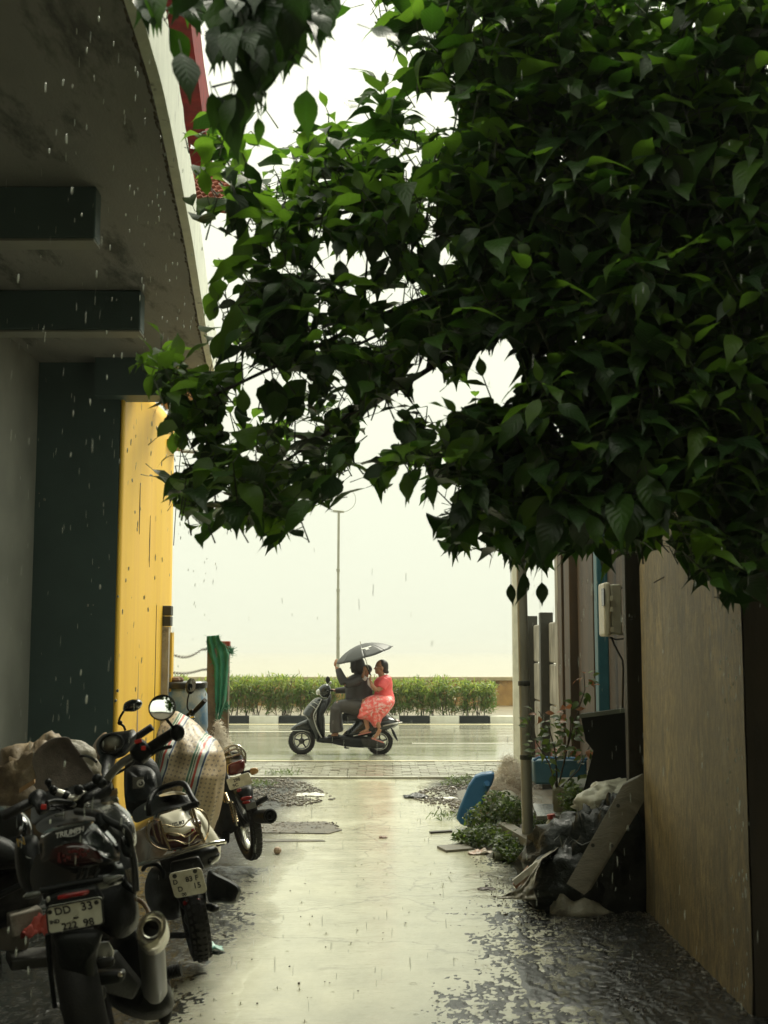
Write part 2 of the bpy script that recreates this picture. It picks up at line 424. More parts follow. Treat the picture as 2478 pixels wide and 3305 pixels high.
# ================================================================ left building
m_green = M('dark_green_paint', (.070, .118, .115), (.06, .102, .10), scale=3, rough=.5, bump=.15, bscale=120, c3=(.20, .19, .17), c3at=.80, c3scale=3.2)
m_greyw = M('grey_plaster', (.27, .275, .24), (.20, .205, .18), scale=2, rough=.6, bump=.2)
m_soffit = M('soffit_plaster', (.25, .25, .235), (.21, .212, .20), scale=3.5, rough=.65, bump=.3, bscale=30, stretch=(3, .8, 1), c3=(.07, .075, .068), c3at=.6)
m_yellow = M('yellow_limewash', (.84, .53, .05), (.78, .46, .042), scale=3, rough=.55, bump=.15, stretch=(3, 3, .25), c3=(.46, .28, .06), c3at=.74, c3scale=3, c3stretch=(2, 2, .22))
m_orange = M('orange_plaster', (.36, .17, .05), rough=.6)
m_fascia = M('weathered_white_paint', (.78, .80, .68), (.62, .64, .54), scale=8, rough=.5, bump=.3, c3=(.06, .06, .05), c3at=.66, c3scale=9, stretch=(1, 1, .5))
m_red = M('dark_red_paint', (.24, .022, .022), (.12, .012, .014), scale=9, rough=.7, bump=.4, spec=.1)
m_tile = M('clay_tile', (.26, .085, .045), (.17, .055, .03), scale=12, rough=.75, bump=.4, spec=.1)
m_conc = M('old_concrete', (.36, .33, .27), (.24, .22, .18), scale=7, rough=.6, bump=.6, c3=(.1, .09, .07), c3at=.66)
m_dkconc = M('dark_concrete', (.045, .045, .036), rough=.5, bump=.6)
m_galv = M('galvanised', (.42, .41, .36), (.32, .31, .27), scale=14, rough=.42, metal=.55)
m_black = M('black_plastic', (.012, .014, .014), rough=.38, coat=.25)
SZ = 4.15                                   # soffit height
YW = W(380, 1900, 10.6); XL = onz  # corner
xg0, xg1 = W(385, 1700, 10.6).x, W(110, 1700, 10.6).x
ydf = -xg0 * FOC / (CX - 551)               # far end of the yellow wall
bd = thing('corner_building', (xg0, 10.6, 0), 'building with dark green end wall, bright yellow side and a curved concrete canopy', 'building')
MB().box(((xg0 + xg1 - .02) / 2, 10.72, 2.08), (xg0 - xg1 - .012, .24, 4.16)).build('green_wall', m_green, bd)
for (x, y, w) in ((143, 1612, 9), (126, 1592, 4), (283, 1953, 8), (318, 1832, 4), (380, 1925, 7), (379, 2230, 9), (300, 1953, 4), (372, 2262, 8)):
    c = W(x, y, 10.592); r_ = w / 2 / FOC * 10.6; pts = [c + V((math.cos(a) * r_ * rnd.uniform(.5, 1.2), 0, math.sin(a) * r_ * 1.3 * rnd.uniform(.5, 1.2))) for a in [i * 6.283 / 9 for i in range(9)]]
    MB().slab(pts, (0, .02, 0)).build('paint_chip', m_greyw, bd, smooth=0)
hw = MB().tube(curve_pts if False else [onz(603, 1200, 4.1), W(597, 1300, 11), W(585, 1440, 11), W(570, 1600, 11.2), W(560, 1760, 11.6)], .004, 5)
hw.build('hanging_wire', m_black, bd)
# narrow grey side wall on the left with a doorway
MB().hexa([V((xg1, 10.62, 0)), V((xg1, 7.7, 0)), V((xg1, 7.7, 4.15)), V((xg1, 10.62, 4.15))],
          [V((xg1 - .2, 10.62, 0)), V((xg1 - .2, 7.7, 0)), V((xg1 - .2, 7.7, 4.15)), V((xg1 - .2, 10.62, 4.15))]).build('side_wall', m_greyw, bd)
MB().box((xg1 + .012, 8.6, 1.1), (.03, 1.5, 3.3)).build('door', m_green, bd)
# yellow wall with uneven boards of plaster
g = []
for i in range(40):
    z = i * 4.1 / 39
    g.append([V((xg0 + .012 * vnoise((j * .3, z * .3, 2)), 10.6 + (ydf - 10.6) * j / 20, z)) for j in range(21)])
MB().sheet(g).build('yellow_wall', m_yellow, bd, smooth=180, solid=.02)
MB().box((xg0 - .18, (10.62 + ydf) / 2 + .11, 2.07), (.3, ydf - 10.62 - .22, 4.1)).build('wall_core', m_yellow, bd)
for k, (a, bb, z0, z1) in enumerate(((.33, .352, 0.3, 1.55), (.66, .668, .2, 2.1), (.50, .507, 2.45, 2.95), (.30, .309, 2.72, 3.2))):
    y0 = 10.6 + (ydf - 10.6) * a; y1 = 10.6 + (ydf - 10.6) * bb
    ym = (y0 + y1) / 2; zm = (z0 + z1) / 2
    MB().slab([V((xg0 + .013, y0, zm)), V((xg0 + .013, ym, z0)), V((xg0 + .013, y1, zm)), V((xg0 + .013, ym, z1))], (.004, 0, 0)).build('plaster_crack', m_dkconc if k != 0 else M('bare_plaster', (.36, .25, .17), rough=.6), bd)
# dark lintel above the yellow wall, orange return beyond it
xl1 = W(545, 1230, 10.55).x
MB().box(((xl1 + xg0 - .2) / 2, 10.56, 3.985), (xl1 - xg0 + .2, .3, .33)).build('lintel', m_green, bd)
MB().hexa([onz(700, 1232, SZ), onz(545, 1245, SZ), onz(520, 1290, SZ), onz(575, 1300, SZ)],
          [p - V((0, 0, .06)) for p in (onz(700, 1232, SZ), onz(545, 1245, SZ), onz(520, 1290, SZ), onz(575, 1300, SZ))]).build('canopy_end', m_orange, bd)  # orange holds bounced warm light as well as its own paint
# canopy soffit, its curved edge sampled where it is
edge = [(250, -700), (345, -200), (440, 110), (482, 250), (522, 420), (557, 590), (592, 760), (622, 930), (645, 1060), (665, 1160), (682, 1220)]
E = [onz(x, y, SZ) for x, y in edge]
def smooth_poly(pts, k=4):
    out = []
    for i in range(len(pts) - 1):
        p0, p1, p2, p3 = pts[max(i - 1, 0)], pts[i], pts[i + 1], pts[min(i + 2, len(pts) - 1)]
        for j in range(k):
            t = j / k
            out.append(.5 * ((2 * p1) + (p2 - p0) * t + (2 * p0 - 5 * p1 + 4 * p2 - p3) * t * t + (3 * p1 - p0 - 3 * p2 + p3) * t ** 3))
    return out + [pts[-1]]
E = smooth_poly(E)
poly = E + [V((-3.5, E[-1].y, SZ)), V((-9, E[-1].y, SZ)), V((-9, E[0].y, SZ))]
MB().slab(poly, (0, 0, .22)).build('soffit', m_soffit, bd, smooth=0)
ins = [p + V((.004, 0, 0)) for p in E]
fa = MB(); FH = .34
rings = []
for i, p in enumerate(ins):
    t = (ins[min(i + 1, len(ins) - 1)] - ins[max(i - 1, 0)]).normalized(); n = V((t.y, -t.x, 0))
    j = .006 * vnoise((p.x * 3, p.y * 6, 0))
    rings.append([p + V((0, 0, -.03 + j)), p + n * .05 + V((0, 0, -.03 + j)), p + n * (.055 + j) + V((0, 0, FH)), p + V((0, 0, FH))])
fa.loft(rings).build('fascia', m_fascia, bd, smooth=25)
drip = MB()
for i in range(len(E) - 1):
    for k in range(5):
        p = E[i].lerp(E[i + 1], (k + rnd.random()) / 5) + V((-.004 - rnd.random() * .014, 0, -.004 * rnd.random()))
        drip.ell(p, (.004 + .006 * rnd.random(), .03, .003 + .004 * rnd.random()), nu=6, nv=4)
drip.build('drip_edge', M('mossy_edge', (.11, .085, .04), (.03, .03, .022), scale=20, rough=.7), bd)['kind'] = 'stuff'
# two beams under the soffit, undersides coloured paler for the light they catch
for (xe, y0, y1, thick) in ((310, 600, 770, .13), (455, 935, 1065, .15)):
    a = onz(xe, y0, SZ); zb = W(xe, y1, a.y).z
    x1 = a.x
    MB().box(((x1 - 9) / 2, a.y + thick / 2, (SZ + zb) / 2), (x1 + 9, thick, SZ - zb - .004)).build('beam', m_green, bd, bevel=.01)
    MB().box(((x1 - 9) / 2, a.y + thick / 2 + .01, zb - .006), (x1 + 8.99, thick + .02, .012)).build('beam_lit_underside', m_greyw, bd)
# small ledges and pipes at the far end
for py in (1437, 1300):
    c = W(565, py, ydf - .2)
    MB().box(c + V((-.06, 0, 0)), (.16, .5, .05)).build('ledge', m_orange, bd, bevel=.005)
for py in (1372, 1455):
    c = W(585, py, ydf - .1)
    MB().tube([c, W(700, py + 8, ydf + .15)], .022, 8).build('pipe', m_galv, bd)
# pilaster standing at the end of the yellow wall
pp = thing('gate_pilaster', onz(525, 2750), 'grey plastered pilaster with two black blocks on top at the yellow wall end', 'pillar')
pz = W(525, 2022, 12.75).z
MB().box((W(527, 2200, 12.75).x, 12.75, pz / 2), (.115, .12, pz)).build('shaft', M('pilaster_plaster', (.44, .40, .33), (.34, .3, .25), scale=9, rough=.6, c3=(.1, .09, .07), bump=.5), pp, bevel=.006)
for k in range(2): MB().box((W(530, 2200, 12.75).x + .003 * k, 12.75, pz + .055 + k * .106), (.128, .13, .1)).build('cap_block', m_dkconc, pp, bevel=.008)
MB().box((W(548, 2200, 12.8).x, 12.83, pz / 2 - .03), (.04, .12, pz - .06)).build('yellow_strip', m_yellow, pp)

# neighbouring house seen over the canopy
nh = thing('neighbour_house', (-3.2, 12.6, 0), 'neighbouring house with dark red eave and brown corrugated tile roof above the canopy', 'house')
rz = 6.3
pr = [onz(600, -60, rz), onz(622, 130, rz), onz(640, 260, rz), onz(655, 380, rz), onz(684, 545, rz)]
MB().slab(pr + [onz(560, 545, rz) + V((-3, 0, 0)), onz(450, -60, rz) + V((-3, 0, 0))], (0, 0, .5)).build('red_eave', m_red, nh)
tl = MB(); a, bq, c, dq = W(560, 528, 12.6), W(690, 548, 12.6), W(800, 665, 11.7), W(575, 640, 11.7)
rowsn = 9
for i in range(rowsn):
    t0, t1 = i / rowsn, (i + 1) / rowsn
    p0, p1 = a.lerp(dq, t0), bq.lerp(c, t0); q0, q1 = a.lerp(dq, t1), bq.lerp(c, t1)
    gr = []
    for s_, zz in ((0, .0), (.85, .035), (1.0, .035), (1.0, .0)):
        gr.append([p0.lerp(q0, s_).lerp(p1.lerp(q1, s_), j / 30) + V((0, 0, zz + .014 * math.sin(j * 2.1))) for j in range(31)])
    tl.sheet(gr)
tl.build('tile_roof', m_tile, nh, solid=.02)
MB().slab([a + V((0, .05, -.03)), bq + V((0, .05, -.03)), c + V((0, .05, -.03)), dq + V((0, .05, -.03))], (0, .04, -.04)).build('roof_deck', m_tile, nh, smooth=0)
MB().box((-3.6, 13.4, 3.2), (1.6, 1.6, 6.4)).build('wall', m_orange, nh)

# ================================================================ right-hand walls
m_ochre = M('weathered_ochre_wall', (.45, .33, .155), (.24, .18, .09), scale=30, rough=.5, bump=.6, bscale=120, stretch=(1, 1, .4), c3=(.17, .135, .08), c3at=.57, c3scale=10, c3stretch=(1, 1, .25), contrast=.11)
m_brown = M('brown_boards', (.095, .06, .032), (.035, .025, .015), scale=6, rough=.6, bump=.6, stretch=(1, 1, .12))
m_blue = M('teal_paint', (.045, .16, .20), (.03, .11, .15), scale=6, rough=.5, bump=.2)
nt = m_ochre.node_tree; b = nt.nodes['Principled BSDF']; lk = b.inputs['Base Color'].links[0].from_socket
k1 = _ramp(nt, _noise(nt, 1.3, 6, .7, stretch=(1, 1, .6)), [(.42, (.55, .55, .55)), (.62, (0, 0, 0))])
c_ = _mix(nt, k1, lk, (.16, .13, .075)); k2 = _ramp(nt, _noise(nt, 55, 3, .6, stretch=(1, 1, .16)), [(.63, (0, 0, 0)), (.68, (.7, .7, .7))])
c_ = _mix(nt, k2, c_, (.06, .048, .03)); k3 = _ramp(nt, _noise(nt, 2.1, 7, .75, stretch=(1, 1, .5)), [(.60, (0, 0, 0)), (.68, (.5, .5, .5))])
c_ = _mix(nt, k3, c_, (.40, .33, .21)); nt.links.new(c_, b.inputs['Base Color'])
XR = 1.66
yn, yf = onx(2385, 3215, XR).y, onx(2062, 2930, XR).y
yn = -XR * 0 + XR * FOC / (2388 - CX); yf = XR * FOC / (2064 - CX)
rw = thing('roadside_wall', (XR, (yn + yf) / 2, 0), 'tall weathered ochre plaster wall at the right edge with dirt streaks', 'wall')
g = []
for i in range(60):
    z = -.02 + i * 3.4 / 59
    g.append([V((XR - .006 * vnoise((j * .25, z * 2, 5)) - (.05 * max(0, .16 - z) if z < .16 else 0), yn + (yf - yn) * j / 24, z)) for j in range(25)])
MB().sheet(g).build('plaster_face', m_ochre, rw, smooth=180)
MB().box((XR + .32, (yn + yf) / 2, 1.68), (.62, yf - yn - .01, 3.4)).build('wall_body', M('shaded_wall_end', (.07, .055, .035), (.035, .03, .02), scale=6, rough=.6, bump=.6, stretch=(1, 1, .3)), rw)  # end face coloured dark for the shade on its side turned from light
MB().tube([V((XR + .45, yn - .03, 0)), V((XR + .45, yn - .03, 3.3))], .02, 8).build('downpipe', m_dkconc, rw)
rub = MB()
for k in range(150):
    y = rnd.uniform(yn, yf); rub.ell((XR - abs(rnd.gauss(0, .035)), y, .012), (rnd.uniform(.006, .026), rnd.uniform(.006, .026), rnd.uniform(.006, .02)), nu=6, nv=4)
tag(rub.build('plaster_crumbs', m_soil, smooth=0), kind='stuff')
# boarded wall farther on, one board = one piece
bw = thing('board_wall', (1.95, 10.5, 0), 'dark brown wall of tall vertical boards behind the ochre wall', 'wall')
y = yf + .02; xb = 1.86; k = 0
widths = [.5, .42, .3, .55, .35, .6, .5, .42, .5, .38, .45, .4]
while y < 13.2:
    w = widths[k % 12]; dx = rnd.uniform(-.05, .06) + (.10 if k % 3 == 1 else 0)
    MB().box((xb + dx + .05, y + w / 2, 1.75), (.10, w - .02, 3.5 + rnd.uniform(-.1, .1))).build('board', m_brown, bw, bevel=.008); y += w; k += 1
MB().box((xb + .22, 10.7, 1.7), (.1, 5.3, 3.3)).build('backing', m_brown, bw)
bp = MB().box((xb - .06, xb * FOC / (1950 - CX) * .985, 1.7), (.09, .16, 3.4)).build('blue_post', m_blue, None, bevel=.01)
tag(bp, 'teal blue painted upright post fixed against the brown board wall', 'post')
# whitish post end of the board wall
pe = MB().box((W(1797, 2000, 13.4).x + .03, 13.4, 1.75), (.075, .2, 3.5)).build('end_post', M('lime_streaked_concrete', (.42, .39, .32), (.12, .1, .075), scale=8, rough=.6, bump=.6, stretch=(1, 1, .25)), None, bevel=.01)
tag(pe, 'lime streaked concrete post at the far end of the board wall', 'post')
# precast compound wall
m_pre = M('precast_panel', (.44, .41, .34), (.17, .15, .11), scale=5, rough=.6, bump=.6, stretch=(1, 1, .4), contrast=.14)
m_prer = M('precast_red_panel', (.18, .07, .045), (.09, .04, .03), scale=5, rough=.6, bump=.5)
pw = thing('precast_wall', (1.95, 15.5, 0), 'precast concrete compound wall of stacked panels between slim posts near the road', 'wall')
xw = 2.02
for i, yq in enumerate((13.75, 15.3, 16.85)):
    MB().box((xw - .03, yq, 1.06), (.16, .15, 2.12)).build('post', m_dkconc, pw, bevel=.01)
for i, (ya, yb) in enumerate(((13.83, 15.22), (15.38, 16.77))):
    for j in range(4):
        z0 = .0 + j * .5
        MB().box((xw + .02, (ya + yb) / 2, z0 + .25), (.06, yb - ya - .01, .485)).build('panel', m_prer if j < 1 else m_pre, pw, bevel=.02)
# pale pillar by the road, just behind the pole
wp = MB().box((W(1664, 2200, 18.3).x + .03, 18.3, 1.52), (.14, .14, 3.1)).build('white_pillar', M('whitewash', (.62, .6, .48), (.5, .48, .38), scale=6, rough=.5, bump=.3), None, bevel=.01)
tag(wp, 'pale whitewashed slim pillar directly behind the galvanised pole', 'pillar')
# leaning galvanised pole
b0 = onz(1705, 2775); t0 = W(1679, 1700, b0.y + .1)
gp = thing('steel_pole', b0, 'bare leaning steel pole standing at the weedy edge of the alley', 'pole')
MB().tube([b0 - V((0, 0, .05)), b0.lerp(t0, .5), t0, t0 + (t0 - b0) * .15], [.046, .044, .041, .04], 16).build('shaft', M('pole_zinc', (.34, .32, .27), (.22, .21, .17), scale=6, rough=.4, metal=.35, c3=(.17, .10, .045), c3at=.62, stretch=(1, 1, .3), bump=.2), gp, smooth=60)
for k in (.30, .52): MB().lathe(b0.lerp(t0, k), t0 - b0, [(.0455, -.02), (.05, -.015), (.05, .015), (.0455, .02)], 16).build('collar', m_dkconc, gp)
# lamp post on the promenade
l0 = onz(1090, 2292); l0.z = .13; ld = l0.y
lp = thing('lamp_post', l0, 'slim grey lamp post on the promenade rising behind the hedge', 'lamp post')
t = W(1093, 1652, ld)
MB().tube([l0, W(1091, 1905, ld)], [.05, .042], 12).build('lower_shaft', m_galv2 := M('lamp_grey', (.36, .36, .28), (.28, .28, .22), scale=4, rough=.5), lp)
MB().tube([W(1091, 1905, ld), t], [.036, .034], 12).build('upper_shaft', m_galv2, lp)
for py in (1840, 1905, 2060): MB().lathe(W(1091, py, ld), (0, 0, 1), [(.03, -.05), (.052, -.04), (.052, .04), (.03, .05)], 12).build('joint', m_galv2, lp)
arc = [t + V((.0 + .19 * (1 - math.cos(a)) - .0, 0, .28 - .28 * math.cos(a * 1.0) )) for a in [i * math.pi / 12 for i in range(10)]]
arc = [W(1093 + 55 * math.sin(a), 1612 + 43 * math.cos(a), ld) for a in [-.5 + i * 2.9 / 14 for i in range(15)]]
MB().tube(arc, .008, 6).build('wire_loop', m_galv2, lp)
MB().tube([W(1075, 1648, ld), W(1110, 1652, ld)], .03, 8).build('lamp_arm', m_galv2, lp)
# ================================================================ vegetation
def leaf_mesh(nu=6, curl=.25, fold=.22, wave=.03, wid=.27, seed=0):
    "a broad pointed leaf along +x, unit length; returns verts, faces, uv"
    r = random.Random(seed); vs = []; uv = []; tw = r.uniform(-.5, .5); sk = r.uniform(-.09, .09)
    for i in range(nu + 1):
        u = i / nu
        w = wid * (math.sin(math.pi * min(1, u * 1.18) ** .78) ** .85 if u < .8 else 0)
        prof = [0.02, .22, .31, .30, .19, .055, 0.0] if nu == 6 else None
        w = prof[i] * wid / .3
        zc = -curl * u * u + .06 * math.sin(u * 3)
        for k, s_ in enumerate((-1, 0, 1)):
            zz = zc + (fold * w if s_ else 0) + (wave * math.sin(u * 9 + s_ * 2 + seed) if s_ else 0) * (1 if 0 < i < nu else 0)
            vs.append((u, s_ * w + sk * u * u, zz + s_ * w * tw * u)); uv.append((u, .5 + .5 * s_))
    fs = [(i * 3 + k, i * 3 + k + 1, (i + 1) * 3 + k + 1, (i + 1) * 3 + k) for i in range(nu) for k in range(2)]
    return np.array(vs), fs, np.array(uv)
def leaf_mat(name, base, trans, rough=.3, tw=.35, spec=.5, vein=(.3, .35, .1)):
    m, nt, b = newmat(name)
    uvn = nt.nodes.new('ShaderNodeUVMap'); sp = nt.nodes.new('ShaderNodeSeparateXYZ'); nt.links.new(uvn.outputs[0], sp.inputs[0])
    oi = nt.nodes.new('ShaderNodeNewGeometry')
    f = _noise(nt, 9, 3)
    g2 = _noise(nt, 2.2, 2)
    c = _ramp(nt, f, [(.3, tuple(x * .7 for x in base)), (.7, tuple(x * 1.25 for x in base))])
    c = _mix(nt, _ramp(nt, oi.outputs['Random Per Island'], [(.0, (0, 0, 0)), (1, (.75, .75, .75))]), c, tuple(x * k for x, k in zip(base, (1.9, 1.6, 1.2))))
    mid = _math(nt, 'ABSOLUTE', _math(nt, 'SUBTRACT', sp.outputs[1], .5))
    mr = _ramp(nt, mid, [(.0, (.45, .45, .45)), (.07, (0, 0, 0))])
    c = _mix(nt, mr, c, tuple(x * 2.2 for x in base))
    nt.links.new(c, b.inputs['Base Color']); b.inputs['Roughness'].default_value = rough
    b.inputs['Specular IOR Level'].default_value = spec
    # side veins as relief
    wv = _math(nt, 'SINE', _math(nt, 'MULTIPLY', _math(nt, 'SUBTRACT', sp.outputs[0], _math(nt, 'MULTIPLY', mid, .5)), 55))
    bn = nt.nodes.new('ShaderNodeBump'); bn.inputs['Strength'].default_value = .16; bn.inputs['Distance'].default_value = .004
    nt.links.new(wv, bn.inputs['Height']); nt.links.new(bn.outputs[0], b.inputs['Normal'])
    tr = nt.nodes.new('ShaderNodeBsdfTranslucent'); tr.inputs['Color'].default_value = (*trans, 1)
    ms = nt.nodes.new('ShaderNodeMixShader'); ms.inputs[0].default_value = tw
    nt.links.new(b.outputs[0], ms.inputs[1]); nt.links.new(tr.outputs[0], ms.inputs[2])
    nt.links.new(ms.outputs[0], nt.nodes['Material Output'].inputs['Surface'])
    return m
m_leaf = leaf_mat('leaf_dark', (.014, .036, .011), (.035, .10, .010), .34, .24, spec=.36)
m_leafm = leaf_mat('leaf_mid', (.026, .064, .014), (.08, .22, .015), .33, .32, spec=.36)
m_leafy = leaf_mat('leaf_young_backlit', (.05, .105, .018), (.20, .40, .028), .36, .5, spec=.36)  # pale young growth, with backlight painted into the tone
m_bark = M('wet_bark', (.05, .04, .026), (.02, .017, .012), scale=20, rough=.5, bump=.8)
m_twig = M('green_twig', (.04, .055, .02), rough=.5)

# where the crown shows: rows of 40 in a 1658-wide reading of the photograph (x0, x1, thickness 1..3)
ROWS = {
 -2: [(250, 1760, 2)], -1: [(270, 760, 2), (790, 1760, 3)],
 0: [(290, 740, 2), (800, 1760, 3)],
 1: [(400, 735, 2), (300, 355, 1), (795, 880, 1), (880, 1760, 2)],
 2: [(440, 655, 1), (690, 725, 1), (830, 900, 1), (900, 1560, 3), (1560, 1760, 1)],
 3: [(350, 655, 1), (870, 930, 1), (930, 1540, 3), (1540, 1620, 1), (1620, 1760, 3)],
 4: [(395, 430, 1), (490, 615, 1), (870, 950, 1), (950, 1540, 3), (1540, 1760, 2)],
 5: [(400, 435, 1), (530, 600, 1), (730, 880, 1), (960, 1760, 3)],
 6: [(440, 530, 1), (650, 730, 1), (780, 900, 1), (1010, 1760, 3)],
 7: [(395, 560, 1), (630, 960, 1), (990, 1070, 1), (1070, 1760, 3)],
 8: [(440, 560, 1), (590, 1050, 2), (1050, 1760, 3)],
 9: [(410, 560, 2), (560, 1060, 3), (1060, 1760, 3)],
 10: [(400, 560, 1), (560, 1760, 3)],
 11: [(385, 480, 1), (500, 640, 2), (640, 1760, 3)],
 12: [(485, 535, 1), (560, 700, 1), (700, 1760, 3)],
 13: [(510, 535, 1), (580, 690, 2), (720, 940, 2), (990, 1760, 3)],
 14: [(470, 690, 2), (800, 930, 2), (990, 1760, 3)],
 15: [(455, 680, 2), (690, 960, 2), (960, 1760, 3)],
 16: [(445, 540, 1), (540, 820, 2), (850, 1760, 3)],
 17: [(440, 540, 2), (540, 830, 3), (850, 1760, 3)],
 18: [(365, 405, 1), (440, 560, 1), (560, 1760, 3)],
 19: [(300, 400, 1), (450, 640, 2), (640, 1040, 3), (1120, 1760, 3)],
 20: [(335, 530, 2), (610, 900, 2), (950, 1020, 1), (1130, 1760, 3)],
 21: [(330, 540, 2), (560, 640, 3), (660, 850, 3), (1020, 1060, 1), (1120, 1760, 3)],
 22: [(360, 530, 2), (560, 810, 3), (850, 1000, 1), (1000, 1760, 3)],
 23: [(305, 400, 1), (400, 790, 3), (850, 920, 1), (950, 1760, 3)],
 24: [(310, 370, 1), (420, 770, 3), (840, 940, 1), (950, 1760, 3)],
 25: [(380, 770, 3), (790, 960, 2), (970, 1760, 3)],
 26: [(330, 760, 2), (800, 850, 1), (900, 1760, 2), (1000, 1760, 3)],
 27: [(325, 380, 1), (390, 740, 3), (985, 1760, 3)],
 28: [(370, 460, 2), (480, 650, 3), (925, 1760, 3)],
 29: [(390, 450, 1), (550, 620, 1), (960, 1760, 2), (1050, 1760, 1)],
 30: [(1100, 1180, 1), (1290, 1330, 1), (1480, 1760, 2)],
 31: [(1490, 1760, 1)], 32: [(1560, 1700, 1)],
}
def inmask(px, py):
    x, y = px / 1.4946, py / 1.4946
    if noise.noise(V((x * .021, y * .021, 7))) > (.34 if x > 1000 else .15): return 0     # ragged gaps
    x += 16 * noise.noise(V((x * .02, y * .02, 1))); y += 16 * noise.noise(V((x * .02, y * .02, 3)))
    for a, b_, d in ROWS.get(int(y // 40), ()):
        if a <= x <= b_: return d
    return 0
LV = [leaf_mesh(curl=c, fold=f, wave=w, wid=wd, seed=i) for i, (c, f, w, wd) in enumerate(((.18, .10, .02, .22), (.32, .15, .03, .24), (.08, .08, .015, .20), (.48, .2, .04, .23), (.22, .05, .04, .25), (.38, .35, .03, .21), (.25, .12, .05, .27), (.6, .12, .03, .22)))]
rt = random.Random(21)
leaves = []      # (matrix 3x3 * size, origin, variant, mat index, distance)
twigs = MB()
def put_leaf(o, dirv, up, size, mi, check=True):
    x = dirv.normalized(); z = (up - x * up.dot(x))
    if z.length < 1e-3: z = V((0, 1, 0)) - x * x.y
    z.normalize(); y = z.cross(x)
    if check:
        pm = proj(o + x * size * .5 - V((0, 0, size * .1)))
        pt = proj(o + x * size * .95 - V((0, 0, size * .2)))
        pb = proj(o)
        if not inmask(*pm): return False
        if not inmask(*pb) and not inmask(*pt): return False
        if not inmask(*proj(o + x * size * .75 - V((0, 0, size * .15)))): return False
        if not inmask(*pt) and rt.random() < .35: return False
    A = np.array([[x.x, y.x, z.x], [x.y, y.y, z.y], [x.z, y.z, z.z]]) * size
    leaves.append((A, np.array(o), rt.randrange(8), mi, (o - V((0, 0, EYE))).length))
    return True
def twig(p, dirv, L, droop, young, size, check=True, nn=4):
    dirv = dirv.normalized(); side = dirv.cross(V((0, 0, 1)))
    if side.length < .1: side = V((1, 0, 0))
    side.normalize(); upv = side.cross(dirv)
    got = 0; far_t = 0; ang = rt.uniform(0, math.pi)
    for k in range(nn):
        t = .15 + .85 * k / (nn - 1); q = p + dirv * L * t
        last = k == nn - 1
        for s_ in (0, math.pi):
            a = ang + s_ + k * math.pi / 2
            radial = side * math.cos(a) + upv * math.sin(a)
            d = radial * 1.0 + dirv * (.25 + (.5 if last else 0)) + V((0, 0, -droop * rt.uniform(.5, 1.3)))
            d = d.normalized() + V((rt.uniform(-.25, .25), rt.uniform(-.25, .25), rt.uniform(-.2, .15)))
            sz = size * rt.uniform(.75, 1.15) * (1 - .28 * (k == nn - 1)) * (.85 + .15 * (k > 0))
            o = q + d.normalized() * size * .25
            up = V((rt.uniform(-.35, .35), rt.uniform(-.35, .35), 1)) if droop < .9 and d.z > -.55 else V((d.x * .6 + rt.uniform(-.5, .5), -.9 + rt.uniform(-.4, .4), .5))
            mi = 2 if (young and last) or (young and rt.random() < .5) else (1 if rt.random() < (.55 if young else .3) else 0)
            if put_leaf(o, d, up, sz, mi, check):
                got += 1; far_t = t
                twigs.tube([q, o], [.0022, .0014], 3, cap=False)
    if got and young and rt.random() < .7:      # upright bud leaf
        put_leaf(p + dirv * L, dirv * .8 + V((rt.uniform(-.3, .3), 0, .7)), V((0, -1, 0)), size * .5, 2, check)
    if got > 2: twigs.tube([p + dirv * L * .1, p + dirv * L * far_t], [.0035, .0022], 4, cap=False)
    return got
for r, iv in ROWS.items():
    for a, b_, dens in iv:
        x_mid = (a + b_) / 2
        n = (b_ - a) / 40 * {1: 1.3, 2: 2.0, 3: 4.2 if x_mid > 1000 else 2.4}[dens]
        n = int(n) + (rt.random() < n % 1)
        for _ in range(n):
            x = rt.uniform(a, b_) * 1.4946; y = (r * 40 + rt.uniform(0, 40)) * 1.4946
            nearA = x < 1120 and y < 299
            if nearA: d = rt.uniform(3.0, 3.6)
            elif x > 1350 or dens == 3: d = rt.choice((rt.uniform(4.3, 5.2), rt.uniform(5, 7.2)))
            else: d = rt.uniform(4.3, 5.6)
            # does open sky lie above? then an upright shoot gets the pale leaves, its light painted in
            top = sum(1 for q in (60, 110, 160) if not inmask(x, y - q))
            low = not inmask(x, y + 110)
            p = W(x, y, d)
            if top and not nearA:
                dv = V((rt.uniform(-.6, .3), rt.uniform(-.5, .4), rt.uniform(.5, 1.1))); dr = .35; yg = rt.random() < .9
            elif low or nearA:
                dv = V((rt.uniform(-.7, .7), rt.uniform(-.6, .3), rt.uniform(-.7, .2))); dr = 1.3; yg = False
            else:
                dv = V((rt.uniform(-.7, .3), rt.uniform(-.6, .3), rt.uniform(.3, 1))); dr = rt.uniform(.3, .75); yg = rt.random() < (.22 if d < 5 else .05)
            L = rt.uniform(.10, .2)
            twig(p - dv.normalized() * L * .6, dv, L, dr, yg, rt.uniform(.145, .215) * (.9 if nearA else 1))
